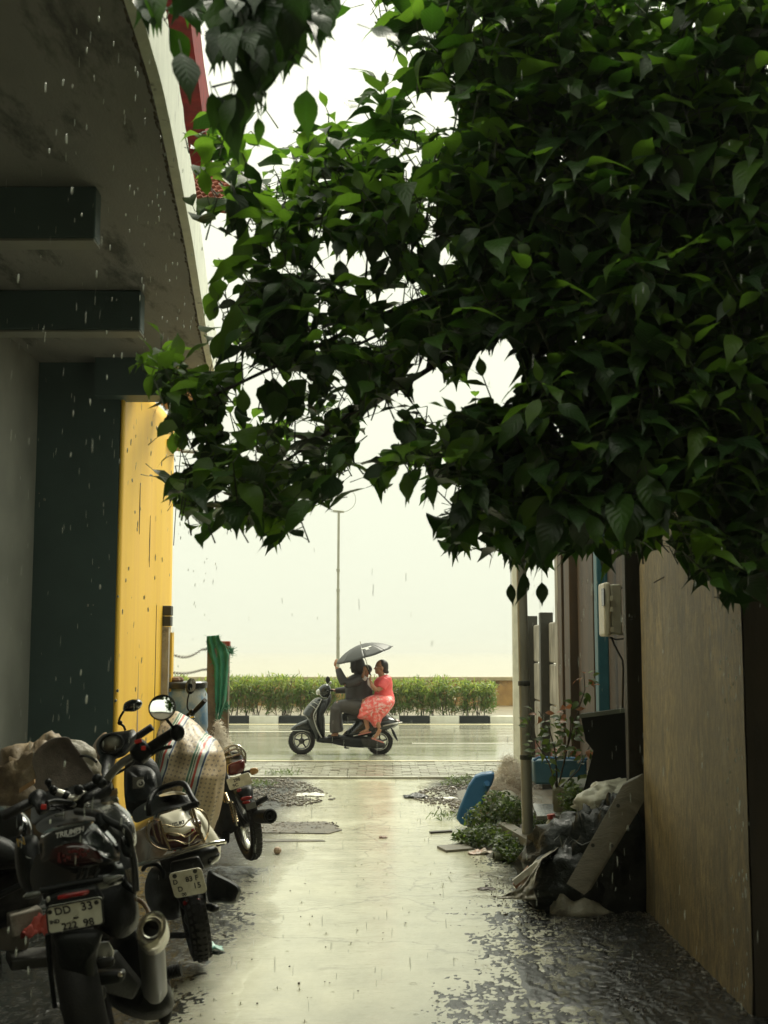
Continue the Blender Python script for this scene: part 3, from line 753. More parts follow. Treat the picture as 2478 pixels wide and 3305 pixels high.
# a few shoots placed where the photograph singles them out: (x, y, d, direction, droop, young, size)
for (x, y, d, dv, dr, yg, sz) in (
    (560, 1160, 4.5, (-.5, 0, .45), .3, True, .13), (510, 1190, 4.5, (-1, 0, .3), .2, True, .12),
    (720, 420, 4.6, (-.2, 0, 1), .3, True, .12), (1060, 415, 4.7, (0, 0, 1), .25, True, .13), (1240, 330, 4.6, (0, 0, 1), .15, True, .15),
    (1500, 440, 4.8, (.1, 0, 1), .2, True, .11), (1170, 700, 4.4, (.1, -.2, 1), .4, True, .14), (920, 790, 4.4, (0, 0, 1), .3, True, .13),
    (2230, 1180, 4.3, (-.3, -.4, .8), .4, True, .15), (1760, 1270, 4.2, (-.3, -.5, .4), .7, True, .16), (1520, 1350, 4.3, (-.8, -.2, .3), .7, True, .15),
    (2060, 860, 4.2, (-.6, -.4, .5), .5, True, .17), (1330, 1500, 4.4, (-1, 0, .1), .8, True, .14)):
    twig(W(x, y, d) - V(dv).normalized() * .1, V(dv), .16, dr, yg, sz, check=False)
tree = thing('broadleaf_tree', (2.75, 6.2, 0), 'wet broadleaf tree whose dark glossy leaves arch across the whole alley', 'tree')
# trunk behind the ochre wall and limbs over the alley
tr0 = V((2.75, 6.2, 0))
MB().tube([tr0, tr0 + V((.05, -.1, 1.4)), tr0 + V((-.1, -.2, 2.6)), tr0 + V((-.3, -.4, 3.6))], [.16, .13, .11, .09], 12).build('trunk', m_bark, tree)
lb = MB(); fork = tr0 + V((-.3, -.4, 3.6))
for (x, y, d) in ((1560, 900, 5.3), (1250, 1180, 5.1), (820, 760, 4.9), (640, 1300, 4.8), (900, 1500, 4.9), (1500, 1500, 5.2), (1750, 1450, 5.6), (1400, 250, 5.4), (1900, 500, 5.5), (2200, 1100, 5.2), (700, -260, 3.7), (1080, 1150, 5.4), (1980, 1640, 5.6)):
    e = W(x, y, d); mpt = fork.lerp(e, .5) + V((0, 0, .35)); m2 = fork.lerp(e, .78) + V((rt.uniform(-.05, .05), 0, .2))
    lb.tube([fork, fork.lerp(mpt, .55) + V((0, 0, .1)), mpt, m2, e], [.05, .032, .02, .012, .005], 7)
    for q in range(7):
        s0 = mpt.lerp(m2, rt.random()) if q < 3 else m2.lerp(e, rt.random()); e2 = s0 + V((rt.uniform(-.35, .25), rt.uniform(-.3, .3), rt.uniform(-.25, .3)))
        if inmask(*proj(e2)): lb.tube([s0, s0.lerp(e2, .5) + V((0, 0, .03)), e2], [.008, .006, .003], 5)
lb.build('limbs', m_bark, tree)
tag(twigs.build('twigs', m_twig, tree, fix=False, smooth=0), kind='stuff')
leaves = [l for l in leaves if True]
def leaf_obj_data(i, mat):
    vs, fs, uv = LV[i]; me = bpy.data.meshes.new('leaf'); me.from_pydata([tuple(v) for v in vs], [], fs)
    ul = me.uv_layers.new(name='UVMap')
    li = np.zeros(len(me.loops), dtype=np.int32); me.loops.foreach_get('vertex_index', li)
    ul.data.foreach_set('uv', uv[li].ravel().astype(np.float32)); me.shade_smooth(); me.materials.append(mat); return me
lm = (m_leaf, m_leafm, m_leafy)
shared = {}
def in_view(l):
    px, py = proj(V(l[1])); return 60 < px < 2420 and 60 < py < 1950
order = sorted(range(len(leaves)), key=lambda i: leaves[i][4] / float(np.linalg.norm(leaves[i][0][:, 0])) if in_view(leaves[i]) else 1e9)
single = set(order[:300])
for i in single:
    A, o, vi, mi, _ = leaves[i]
    if (vi, mi) not in shared: shared[(vi, mi)] = leaf_obj_data(vi, lm[mi])
    ob = bpy.data.objects.new('leaf', shared[(vi, mi)]); col.objects.link(ob)
    mm = Matrix([[*map(float, A[r_]), float(o[r_])] for r_ in range(3)] + [[0, 0, 0, 1]])
    ob.matrix_world = mm; ob.parent = tree; ob.matrix_parent_inverse = wmat(tree).inverted()
def bulk_leaves(name, lst, variants, mats, parent):
    objs = []
    for mi, mat in enumerate(mats):
        sel = [l for l in lst if l[3] == mi]
        if not sel: continue
        allv = []; alluv = []; fs = []; off = 0
        for A, o, vi, _, _ in sel:
            vs, f_, uv = variants[vi]; allv.append(vs @ A.T + o); alluv.append(uv)
            fs += [tuple(k + off for k in q) for q in f_]; off += len(vs)
        allv = np.concatenate(allv); alluv = np.concatenate(alluv)
        me = bpy.data.meshes.new(name); me.from_pydata(allv.tolist(), [], fs)
        ul = me.uv_layers.new(name='UVMap'); li = np.zeros(len(me.loops), dtype=np.int32); me.loops.foreach_get('vertex_index', li)
        ul.data.foreach_set('uv', alluv[li].ravel().astype(np.float32)); me.shade_smooth(); me.materials.append(mat)
        objs.append(me)
    return objs
def bulk_one(name, lst, variants, mats, parent):
    "every leaf of lst in ONE mesh with one material slot per kind"
    allv = []; alluv = []; fs = []; mi_ = []; off = 0
    for A, o, vi, mi, _ in lst:
        vs, f_, uv = variants[vi]; allv.append(vs @ A.T + o); alluv.append(uv)
        fs += [tuple(k + off for k in q) for q in f_]; mi_ += [mi] * len(f_); off += len(vs)
    allv = np.concatenate(allv); alluv = np.concatenate(alluv)
    me = bpy.data.meshes.new(name); me.from_pydata(allv.tolist(), [], fs)
    for m_ in mats: me.materials.append(m_)
    me.polygons.foreach_set('material_index', np.array(mi_, dtype=np.int32))
    ul = me.uv_layers.new(name='UVMap'); li = np.zeros(len(me.loops), dtype=np.int32); me.loops.foreach_get('vertex_index', li)
    ul.data.foreach_set('uv', alluv[li].ravel().astype(np.float32)); me.shade_smooth()
    return link(name, me, parent)
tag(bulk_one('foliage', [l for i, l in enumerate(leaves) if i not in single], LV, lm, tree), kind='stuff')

# a few withered leaves dangling beside the steel pole
dw = MB()
for (x, y, L_, s_) in ((1690, 1850, .05, .17), (1748, 1880, .03, .13), (1648, 1885, .04, .12)):
    top_ = W(x, y - 40, 5.3); q = W(x, y, 5.3); dw.tube([top_ + V((.01, 0, .03)), top_, q], .0015, 3, cap=False)
    put_leaf(q, V((rt.uniform(-.1, .1), -.05, -1)), V((rt.uniform(-.5, .5), -1, 0)), s_ * .8, 0, False)
    A, o, vi, mi, _ = leaves[-1]; ob = bpy.data.objects.new('withered_leaf', leaf_obj_data(vi, m_leaf)); col.objects.link(ob)
    ob.matrix_world = Matrix([[*map(float, A[r_]), float(o[r_])] for r_ in range(3)] + [[0, 0, 0, 1]]); ob.parent = tree; ob.matrix_parent_inverse = wmat(tree).inverted()
dw.build('leaf_stalks', m_twig, tree, smooth=0)
# hedge: shrubs of narrow leaves, one thing per shrub
def blade(seed=0):
    vs = np.array([(0, -.02, 0), (0, .02, 0), (.45, -.075, .04), (.45, .075, .04), (.8, -.05, -.03), (.8, .05, -.03), (1, 0, -.14)])
    return vs, [(0, 2, 3, 1), (2, 4, 5, 3), (4, 6, 5)], np.array([(0, 0), (0, 1), (.45, 0), (.45, 1), (.8, 0), (.8, 1), (1, .5)])
BL = [blade()]
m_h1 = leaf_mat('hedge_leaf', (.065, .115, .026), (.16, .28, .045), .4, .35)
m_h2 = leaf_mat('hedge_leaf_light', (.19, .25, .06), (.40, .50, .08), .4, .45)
m_h3 = leaf_mat('hedge_leaf_brown', (.15, .10, .035), (.3, .18, .05), .5, .3)
rh = random.Random(5)
hx0, hx1 = onz(560, 2300).x, W(1592, 2250, 29.3).x
names = ('shrub behind the blue drum and barbed wire', 'shrub between the two fence posts', 'shrub right of the netted fence post', 'second shrub right of the netted fence post',
         'shrub just left of the lamp post foot', 'shrub in front of the lamp post', 'shrub behind the scooter rider', 'shrub behind the woman in red',
         'shrub right of the woman in red', 'shrub at mid gap before the hedge end', 'sparser shrub second from the hedge end', 'open ragged shrub ending the hedge on the right')
NS = 12
for k in range(NS):
    cx = -5.3 + (hx1 + 5.3) * (k + .5) / NS if k < NS else 0
    wdt = (hx1 + 5.3) / NS; cy = 29.35 + rh.uniform(-.1, .1); hgt = .84 + rh.uniform(-.06, .07) - (.04 if k > 8 else 0)
    sh = thing('hedge_shrub', (cx, cy, .13), 'feathery green ' + names[k], 'shrub', 'shrubs of the roadside hedge')
    st = MB(); L = []
    for q in range(9):
        bx = cx + rh.uniform(-.42, .42) * wdt; by = cy + rh.uniform(-.25, .25)
        tx = bx + rh.uniform(-.2, .2); ty = by + rh.uniform(-.2, .2); tz = .13 + hgt * rh.uniform(.7, 1.0)
        st.tube([V((bx, by, .1)), V(((bx + tx) / 2 + rh.uniform(-.05, .05), (by + ty) / 2, tz * .5)), V((tx, ty, tz))], [.011, .008, .004], 4)
    for q in range(2700):
        z = rh.random() ** .75
        p = V((cx + rh.uniform(-.56, .56) * wdt, cy + rh.gauss(0, .2), .13 + .04 + z * (hgt - .07) * (1 + .22 * noise.noise(V((cx * 3 + q * .01, k, 0))))))
        if z < .12 and rh.random() < .4: continue
        if noise.noise(V((p.x * 2.6, p.z * 3.0, k))) > .22 and rh.random() < .75: continue
        dv = V((rh.gauss(0, .7), rh.gauss(0, .7), .55 + rh.gauss(0, .5)))
        up = V((rh.gauss(0, .6), rh.gauss(0, .6), 1)); x = dv.normalized(); zq = (up - x * up.dot(x)).normalized(); y = zq.cross(x)
        s_ = rh.uniform(.09, .17)
        A = np.array([[x.x, y.x, zq.x], [x.y, y.y, zq.y], [x.z, y.z, zq.z]]) * s_
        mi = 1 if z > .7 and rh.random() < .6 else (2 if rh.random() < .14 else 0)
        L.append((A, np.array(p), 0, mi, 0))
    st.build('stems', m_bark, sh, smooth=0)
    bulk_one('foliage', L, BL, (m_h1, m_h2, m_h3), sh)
# ================================================================ fence, drum, net at the left
def Z4(x, y): return 550 + x * .7238, 1900 + y * .7238
def Z6(x, y): return 1350 + x * .6803, 1750 + y * .6803
m_post = M('fence_post_concrete', (.21, .17, .115), (.13, .10, .07), scale=8, rough=.55, bump=.8, c3=(.06, .05, .035), c3at=.62)
m_net = M('green_shade_net', (.035, .22, .115), (.02, .13, .07), scale=14, rough=.6, bump=.7, stretch=(1, 1, .3))
dp = 14.0
def fpost(name, x0, x1, ytop, d, label):
    zt = W(x0, ytop, d).z; xm = W((x0 + x1) / 2, ytop, d).x; w = (x1 - x0) / FOC * d
    return tag(MB().box((xm, d, zt / 2 - .03), (w, w * .95, zt + .06)).build(name, m_post, None, bevel=.012), label, 'post', 'fence posts by the road')
fpost('fence_post', 671, 704, 2056, 13.9, 'concrete fence post draped with the green net, left one of two')
q = fpost('fence_post', 714, 741, 2086, 14.6, 'thinner concrete fence post with a red painted top, right one of two')
zt = W(728, 2070, 14.6).z; MB().box((W(727.5, 2070, 14.6).x, 14.6, zt - .03), (.112, .11, .065)).build('red_top', M('red_brick_paint', (.30, .045, .03), rough=.5), q, bevel=.008)
# net: gathered sheet hanging from the first post
rn = random.Random(3)
prof = [(668, 2053, 705, 2050), (667, 2075, 712, 2068), (670, 2100, 728, 2085), (680, 2125, 738, 2110), (690, 2150, 737, 2142), (692, 2185, 735, 2180), (693, 2230, 733, 2225),
        (695, 2270, 730, 2262), (697, 2300, 716, 2300), (699, 2322, 708, 2325)]
gr = []
for i in range(46):
    t = i / 45 * (len(prof) - 1); k = min(int(t), len(prof) - 2); f = t - k
    a = [prof[k][j] * (1 - f) + prof[k + 1][j] * f for j in range(4)]
    row = []
    for j in range(23):
        u = j / 22; wob = .02 * math.sin(u * 17 + i * .12) * (1 - .4 * f) + .02 * vnoise((u * 5, i * .13, 4))
        ex = 3 * vnoise((i * .35, j * .2, 8)) * (1 if j in (0, 22) else .2)
        p = W(a[0] + (a[2] - a[0]) * u + ex, a[1] + (a[3] - a[1]) * u, 13.80 + wob + .10 * u * min(1, i / 12)); row.append(p)
    gr.append(row)
nt_ = tag(MB().sheet(gr).build('green_net', m_net, None, smooth=180, solid=.004), 'torn green shade net hanging over the left fence post', 'net')
fz = MB()
for k in range(260):
    i = rn.randrange(46); j = rn.choice((0, 22, 22, rn.randrange(23))); p = gr[i][j]
    fz.tube([p, p + V((rn.gauss(0, .02), rn.gauss(0, .02), rn.gauss(-.01, .02)))], .0018, 3, cap=False)
for c in (W(745, 2100, 14.5), W(728, 2279, 14.5)):
    for k in range(120):
        fz.tube([c + V((rn.gauss(0, .015), rn.gauss(0, .02), rn.gauss(0, .025))), c + V((rn.gauss(0, .03), rn.gauss(0, .02), rn.gauss(0, .035)))], .002, 3, cap=False)
fz.build('loose_threads', m_net, nt_, smooth=0)
# pale nylon tail below it
m_nylon = M('pale_nylon', (.80, .74, .64), (.66, .6, .5), scale=10, rough=.5, bump=.5)
def strands(name, label, centre_fn, n, mat, rad, seed, cat):
    r_ = random.Random(seed); mb = MB()
    for k in range(n):
        p, s_ = centre_fn(r_)
        pts = [p]
        for q in range(5): pts.append(pts[-1] + V((r_.gauss(0, s_), r_.gauss(0, s_), r_.gauss(0, s_ * .8))))
        mb.tube(pts, rad, 3, cap=False)
    return mb
def cone_fn(r_):
    t = r_.random() ** .7; top = W(703, 2325, 13.7); bot = W(722, 2440, 13.6)
    c = top.lerp(bot, t); w = .01 + .13 * t
    return c + V((r_.gauss(0, w * .5), r_.gauss(0, w * .5), 0)), .012 + .01 * t
mb = strands('', '', cone_fn, 900, m_nylon, .0016, 1, '')
tag(mb.build('nylon_tangle', m_nylon, None, smooth=0), 'pale tangle of nylon net at the foot of the netted fence post', 'net')
# barbed wire
m_wire = M('rusty_wire', (.10, .08, .06), rough=.6, metal=.4)
for (x0, y0, x1, y1, sg, lab) in ((553, 2111, 672, 2094, .055, 'upper sagging strand of barbed wire left of the netted post'), (556, 2171, 672, 2160, .02, 'lower strand of barbed wire left of the netted post')):
    mb = MB(); n = 26; A_, B_ = W(x0, y0, 12.85), W(x1, y1, 13.9); pts = []
    for i in range(n + 1):
        t = i / n; pts.append(A_.lerp(B_, t) + V((0, 0, -sg * math.sin(math.pi * min(1, t * 1.25)) if t < .8 else -sg * math.sin(math.pi * .999) )))
    mb.tube(pts, .0035, 5)
    for i in range(1, n, 2):
        for s_ in (1, -1): mb.tube([pts[i] + V((-.012 * s_, .0, -.016)), pts[i] + V((.012 * s_, 0, .016))], .003, 4)
    tag(mb.build('barbed_wire', m_wire), lab, 'wire')
# blue drum with rubble on its lid
dr = W(585, 2200, 12.95); zt = W(585, 2203, 12.95).z
du = thing('blue_drum', (dr.x, 13.0, 0), 'faded blue plastic drum with black rim beside the yellow wall', 'drum')
m_drum = M('faded_blue_plastic', (.13, .24, .36), (.07, .15, .25), scale=5, rough=.35, c3=(.32, .33, .3), c3at=.60, bump=.1)
MB().lathe((dr.x, 13.0, 0), (0, 0, 1), [(0, 0), (.25, 0), (.27, .1), (.275, .35), (.262, .38), (.275, .42), (.28, .8), (.262, .83), (.275, .87), (.262, zt - .12), (.235, zt - .07), (.235, zt - .03)], 32).build('shell', m_drum, du)
MB().lathe((dr.x, 13.0, 0), (0, 0, 1), [(.235, zt - .06), (.262, zt - .055), (.265, zt), (.25, zt + .012), (0, zt + .005)], 32).build('lid', m_black, du)
rb = MB()
for k in range(9): rb.ell((dr.x - .12 + rnd.uniform(-.08, .12), 12.9 + rnd.uniform(-.1, .1), zt + .03), (.05, .045, .035), Matrix.Rotation(rnd.random() * 3, 3, 'Z'), 6, 4)
tag(rb.build('rubble', M('brick_rubble', (.22, .13, .08), rough=.7, bump=.8), smooth=0), 'small heap of brick rubble lying on the blue drum lid', 'rubble')

# ================================================================ ground litter and gravel
def inpoly(x, y, P_):
    c = False; j = len(P_) - 1
    for i in range(len(P_)):
        if (P_[i][1] > y) != (P_[j][1] > y) and x < (P_[j][0] - P_[i][0]) * (y - P_[i][1]) / (P_[j][1] - P_[i][1]) + P_[i][0]: c = not c
        j = i
    return c
m_grav = M('wet_gravel', (.17, .145, .105), (.06, .05, .038), scale=30, rough=.3, coord='Object', contrast=.12)
def gravel(name, poly, n, seed, rmin=.006, rmax=.022):
    P_ = [onz(*p) for p in poly]; r_ = random.Random(seed); mb = MB(); xy = [(p.x, p.y) for p in P_]
    x0, x1 = min(p[0] for p in xy), max(p[0] for p in xy); y0, y1 = min(p[1] for p in xy), max(p[1] for p in xy); k = 0
    while k < n:
        x, y = r_.uniform(x0, x1), r_.uniform(y0, y1)
        if not inpoly(x, y, xy): continue
        if noise.noise(V((x * 2.5, y * 1.5, seed))) < -.12 and r_.random() < .8: continue
        s_ = r_.uniform(rmin, rmax) * (1 + (r_.random() < .05))
        mb.ell((x, y, gz(x, y) + .005), (s_, s_ * r_.uniform(.6, 1), s_ * r_.uniform(.35, .8)), Matrix.Rotation(r_.random() * 3, 3, 'Z'), 6, 4); k += 1
    return tag(mb.build(name, m_grav, None, smooth=0, fix=False), kind='stuff')
gravel('gravel_bank', [(560, 2520), (955, 2516), (1010, 2537), (1088, 2578), (985, 2600), (840, 2604), (560, 2640)], 2600, 2)
gravel('gravel_bank', [(1300, 2574), (1440, 2530), (1530, 2516), (1750, 2516), (1750, 2640), (1470, 2626), (1410, 2612), (1340, 2584)], 2600, 3)
gravel('loose_grit', [(1480, 2700), (1700, 2700), (1760, 2960), (1650, 3000), (1560, 2850)], 900, 4, .002, .007)
gravel('loose_grit', [(1800, 2960), (2060, 2940), (2360, 3250), (2000, 3290), (1850, 3100)], 900, 14, .002, .006)
gravel('loose_grit', [(820, 2655), (1085, 2655), (1100, 2682), (1040, 2690), (830, 2690)], 700, 5, .004, .014)
gravel('loose_grit', [(620, 2850), (1500, 2700), (1600, 3300), (400, 3300)], 90, 6, .002, .006)
mb = MB().slab([onz(*p) + V((0, 0, -.006)) for p in ((800, 2658), (1050, 2653), (1104, 2680), (1060, 2692), (800, 2688))], (0, 0, .014))
mb.slab([onz(*p) + V((0, 0, -.01)) for p in ((820, 2708), (1040, 2712), (1050, 2716), (820, 2718))], (0, 0, .016))
tag(mb.build('broken_screed', m_soil, smooth=0), kind='structure')
def rag(name, px, py, w, l, mat, label, cat='litter', h=.03, seed=1, z=0, rot=0, d=None, group=None):
    "a crumpled flat piece lying at a place"
    c = onz(px, py, z) if d is None else W(px, py, d); gr = []
    ca, sa = math.cos(rot), math.sin(rot)
    for i in range(15):
        row = []
        for j in range(15):
            u, v_ = i / 14 - .5, j / 14 - .5
            e = 1 + .25 * noise.noise(V((math.atan2(u, v_) * 1.3, seed, 0)))
            x, y = u * w * e, v_ * l * e
            zz = h * (.45 + 1.1 * abs(noise.noise(V((u * 3.1, v_ * 3.1, seed)))) + .35 * noise.noise(V((u * 8, v_ * 8, seed)))) * (1 - max(abs(u), abs(v_)) ** 2 * 2.6)
            row.append(c + V((x * ca - y * sa, x * sa + y * ca, max(zz, .004))))
        gr.append(row)
    return tag(MB().sheet(gr).build(name, mat, None, smooth=180, solid=.003), label, cat, group)
m_white = M('white_wrapper', (.74, .74, .68), (.5, .5, .44), scale=9, rough=.35)
m_teal = M('teal_wrapper', (.03, .30, .24), (.5, .55, .5), scale=3, rough=.35)
m_redcl = M('red_cloth', (.55, .10, .065), (.34, .05, .04), scale=9, rough=.6, bump=.5)
m_greycl = M('grey_sackcloth', (.28, .255, .19), (.17, .155, .115), scale=12, rough=.55, bump=.6, c3=(.12, .105, .08), c3at=.62)
m_palecl = M('pale_tarpaulin', (.56, .54, .44), (.38, .36, .29), scale=8, rough=.45, bump=.3)
m_blackp = M('black_polythene', (.012, .015, .013), rough=.36, bump=1.0, bscale=24, spec=.35, coord='Object')
m_plank = M('grey_plank', (.19, .17, .13), (.12, .11, .08), scale=6, rough=.5, bump=.5, stretch=(1, 6, 1))
rag('torn_wrapper', 676, 3072, .15, .10, m_teal, 'crumpled white and teal wrapper on the wet ground beside the scooter wheel', h=.055, seed=3, rot=.2)
rag('plastic_sheet', 1000, 2566, .34, .28, m_white, 'flattened white plastic sheet lying on the left gravel bank', h=.025, seed=4)
rag('dark_rag', 1340, 2574, .26, .2, m_blackp, 'small black rag lying on the right gravel bank', h=.05, seed=6)
rag('pale_rag', 1440, 2577, .25, .14, m_white, 'pale flat rag lying farther right on the gravel bank', h=.02, seed=8)
rag('pink_wrapper', 1550, 2757, .20, .11, M('pink_plastic', (.55, .34, .27), (.5, .46, .38), scale=12, rough=.4), 'pinkish plastic wrapper beside the weeds at the alley edge', h=.045, seed=9)
rag('red_cloth', 138, 3040, .16, .12, m_redcl, 'bright red crumpled cloth behind the black motorcycle on the left', h=.15, seed=12, d=5.6)
rag('wet_leaf_scrap', 1236, 2705, .07, .05, M('brown_leaf', (.2, .1, .04), rough=.4), 'single curled brown leaf in the middle of the flooded alley', h=.035, seed=14)
rag('brown_leaf_scrap', 1570, 2872, .12, .05, M('dark_leaf', (.06, .03, .015), rough=.4), 'dark red-brown leaf lying in front of the sackcloth with sticks', h=.02, seed=15)
c = onz(895, 2757)
MB_ = MB().ell(c + V((0, 0, .03)), (.034, .03, .032), None, 7, 5)
tag(MB_.build('stone_lump', M('pink_stone', (.5, .36, .26), (.36, .25, .18), scale=20, rough=.5), smooth=0), 'small pinkish stone lump standing alone near the third motorcycle wheel', 'stone')
c = onz(1450, 2732)
tag(MB().slab([onz(1410, 2737), onz(1500, 2727), onz(1525, 2745), onz(1440, 2752)], (0, 0, .02)).build('bark_slab', m_plank), 'thin dark board lying flat at the edge of the puddle', 'board')
tag(MB().slab([onz(1385, 2687), onz(1460, 2682), onz(1460, 2686), onz(1390, 2690)], (0, 0, .014)).build('stick', m_bark), 'thin dark stick lying just above the flat board', 'stick')

# ================================================================ rubbish at the right
# blue jerrycan leaning over
m_jb = M('blue_hdpe', (.045, .17, .36), (.03, .12, .27), scale=4, rough=.35, c3=(.12, .2, .28), c3at=.66)
def Y6(x, y, d): return W(*Z6(x, y), d)
jc = thing('jerrycan', onz(1480, 2660), 'blue plastic jerrycan leaning beside the weeds at the alley edge', 'jerrycan')
jd = 11.7
out = [(178, 1312), (190, 1270), (238, 1155), (268, 1112), (300, 1100), (352, 1093), (362, 1108), (350, 1150), (318, 1200), (300, 1260), (258, 1335), (228, 1350), (200, 1338)]
MB().hexa([V((0,0,0))] * 4, [V((0,0,0))] * 4)
MB().slab([Y6(x, y, jd) for x, y in out], (.02, .22, 0)).build('body', m_jb, jc, bevel=.018, sub=0)
MB().tube([Y6(292, 1132, jd + .1), Y6(312, 1125, jd + .1), Y6(335, 1135, jd + .1), Y6(330, 1160, jd + .1)], .014, 8).build('handle', m_jb, jc)
MB().lathe(Y6(322, 1150, jd - .01), V((.25, -.8, .5)), [(0, .03), (.027, .03), (.03, 0)], 14).build('cap', m_jb, jc)
bc = thing('blue_crate', (Y6(650, 1100, 10.9).x, 11, 0), 'dark blue plastic tub half hidden behind the leafy plant', 'tub')
MB().hexa([Y6(552, 1150, 10.9), Y6(800, 1150, 10.7), Y6(800, 1030, 10.7), Y6(545, 1035, 10.9)], [Y6(552, 1150, 10.9) + V((0, .3, 0)), Y6(800, 1150, 10.7) + V((0, .3, 0)), Y6(800, 1030, 10.7) + V((0, .3, 0)), Y6(545, 1035, 10.9) + V((0, .3, 0))]).build('tub', M('dark_blue_plastic', (.03, .11, .17), rough=.35), bc, bevel=.02)
MB().tube([Y6(545, 1035, 10.88), Y6(570, 1020, 10.88), Y6(800, 1028, 10.68)], .012, 6).build('rim', m_jb, bc)
# pinkish nylon heap behind the jerrycan
mcore = M('net_heap_core', (.58, .47, .37), (.42, .33, .25), scale=14, rough=.7, bump=.8)
nc = onz(1600, 2655); core = MB().ell(V((Y6(385, 1200, 12.2).x, 12.2, .18)), (.26, .25, .22), None, 20, 12)
core.ell(V((Y6(440, 1150, 12.3).x, 12.3, .3)), (.18, .2, .24), None, 16, 10)
nh_ = core.build('nylon_heap', mcore); tag(nh_, 'fluffy beige heap of fishing net between jerrycan and steel pole', 'net')
def heap_fn(r_):
    a = r_.uniform(0, 6.28); t = r_.random()
    c = V((Y6(400, 1200, 12.1).x, 12.15, .2)); ph = r_.uniform(0, 1.5)
    q = c + V((math.cos(a) * .28 * math.cos(ph), math.sin(a) * .28 * math.cos(ph), math.sin(ph) * .36 - .04 + (.10 * math.cos(a) if ph > .5 else 0)))
    return q, .016
strands('', '', heap_fn, 2200, m_nylon, .0014, 5, '').build('strand_fuzz', m_nylon, nh_, smooth=0)
tag(MB().ell(Y6(418, 1225, 11.9), (.11, .1, .1), None, 14, 9).build('cream_bag', m_palecl), 'small rounded cream bag in front of the beige net heap', 'bag')

# raised kerb of rubble and soil that carries the rubbish
def mound(name, poly, h, mat, seed, amp=.05, kind='structure', res=26):
    P_ = [onz(*p) for p in poly]; xy = [(p.x, p.y) for p in P_]
    x0, x1 = min(p[0] for p in xy), max(p[0] for p in xy); y0, y1 = min(p[1] for p in xy), max(p[1] for p in xy)
    cx_, cy_ = (x0 + x1) / 2, (y0 + y1) / 2; gr = []
    for i in range(res + 1):
        row = []
        for j in range(res + 1):
            x = x0 + (x1 - x0) * i / res; y = y0 + (y1 - y0) * j / res
            u, v_ = (x - cx_) / (x1 - x0) * 2, (y - cy_) / (y1 - y0) * 2
            f = max(0, 1 - max(abs(u), abs(v_)) ** 3)
            z = -.03 + f * (h + amp * noise.noise(V((x * 6, y * 4, seed))) + amp * .5 * noise.noise(V((x * 17, y * 13, seed))))
            row.append(V((x, y, z)))
        gr.append(row)
    return tag(MB().sheet(gr).build(name, mat, None, smooth=180), kind=kind)
mound('earth_verge', [(1500, 2690), (1560, 2790), (1740, 2790), (2000, 2700), (1900, 2540), (1560, 2545)], .11, m_soil, 2)
MB_ = MB().hexa([Y6(640, 1310, 9.9), Y6(840, 1310, 9.4), Y6(840, 1160, 9.4), Y6(640, 1165, 9.9)], [Y6(640, 1310, 9.9) + V((.1, .8, 0)), Y6(840, 1310, 9.4) + V((.1, .8, 0)), Y6(840, 1160, 9.4) + V((.1, .8, 0)), Y6(640, 1165, 9.9) + V((.1, .8, 0))])
tag(MB_.build('mossy_block', M('mossy_concrete', (.07, .075, .03), (.035, .035, .02), scale=9, rough=.6, bump=1), None, bevel=.02), 'low dark mossy concrete block below the black panel', 'block')
tag(MB().slab([Y6(540, 1255, 10.4), Y6(700, 1262, 10.0), Y6(745, 1312, 9.6), Y6(560, 1318, 9.8)], (0, 0, .03)).build('wet_slab', M('wet_stone', (.11, .11, .10), rough=.15, bump=.5), bevel=.006), 'glossy wet stone slab in front of the mossy block', 'slab')
# low plank on edge
a, b_ = Y6(372, 1328, 10.9), Y6(590, 1450, 9.3)
MB_ = MB().hexa([a, b_, b_ + V((0, 0, -.07)), a + V((0, 0, -.07))], [a + V((.10, .08, .0)), b_ + V((.10, .05, 0)), b_ + V((.10, .05, -.07)), a + V((.10, .08, -.07))])
tag(MB_.build('kerb_plank', m_plank, None, bevel=.004), 'long wet plank lying on the weeds behind the steel pole', 'plank')
a = onz(*Z6(358, 1512)); 
mb = MB().lathe(a + V((0, 0, .035)), V((1, .25, 0)), [(.026, 0), (.034, 0), (.034, .19), (.026, .19)], 14)
tag(mb.build('pipe_stub', M('green_pvc', (.16, .17, .10), rough=.4)), 'short open grey-green pipe stub in front of the weeds', 'pipe')
# dark panel on the wall
A0, A1, A2, A3 = Y6(768, 815, 8.72), Y6(1022, 782, 8.55), Y6(1032, 1125, 8.55), Y6(800, 1185, 8.7)
pn = thing('leaning_sheet_panel', (1.7, 8.7, 0), 'big black sheet metal panel leaning across the gap between the walls', 'panel')
poly = [Y6(768, 815, 8.72), Y6(1022, 782, 8.55), Y6(1032, 1125, 8.55), Y6(900, 1140, 8.64), Y6(862, 1182, 8.66), Y6(780, 1188, 8.71), Y6(830, 990, 8.68), Y6(792, 940, 8.70)]
MB().slab(poly, (.02, .09, 0)).build('sheet', M('black_sheet', (.010, .011, .009), rough=.6, bump=.2, spec=.15), pn)
MB().hexa([A0, A1, A1 + V((0, 0, -.028)), A0 + V((0, 0, -.028))], [p + V((-.012, -.03, 0)) for p in (A0, A1, A1 + V((0, 0, -.028)), A0 + V((0, 0, -.028)))]).build('top_edge', M('edge_grey', (.13, .14, .11), rough=.5), pn)
tag(MB().box((Y6(1022, 500, 8.25).x, 8.22, 1.7), (.13, .1, 3.5)).build('gap_shade_board', M('gap_shade_black', (.035, .028, .018), rough=.6, bump=.5), None, bevel=.008), 'almost black board standing for the shadow gap behind the ochre wall', 'post')  # dark board fills in for the shade of the gap
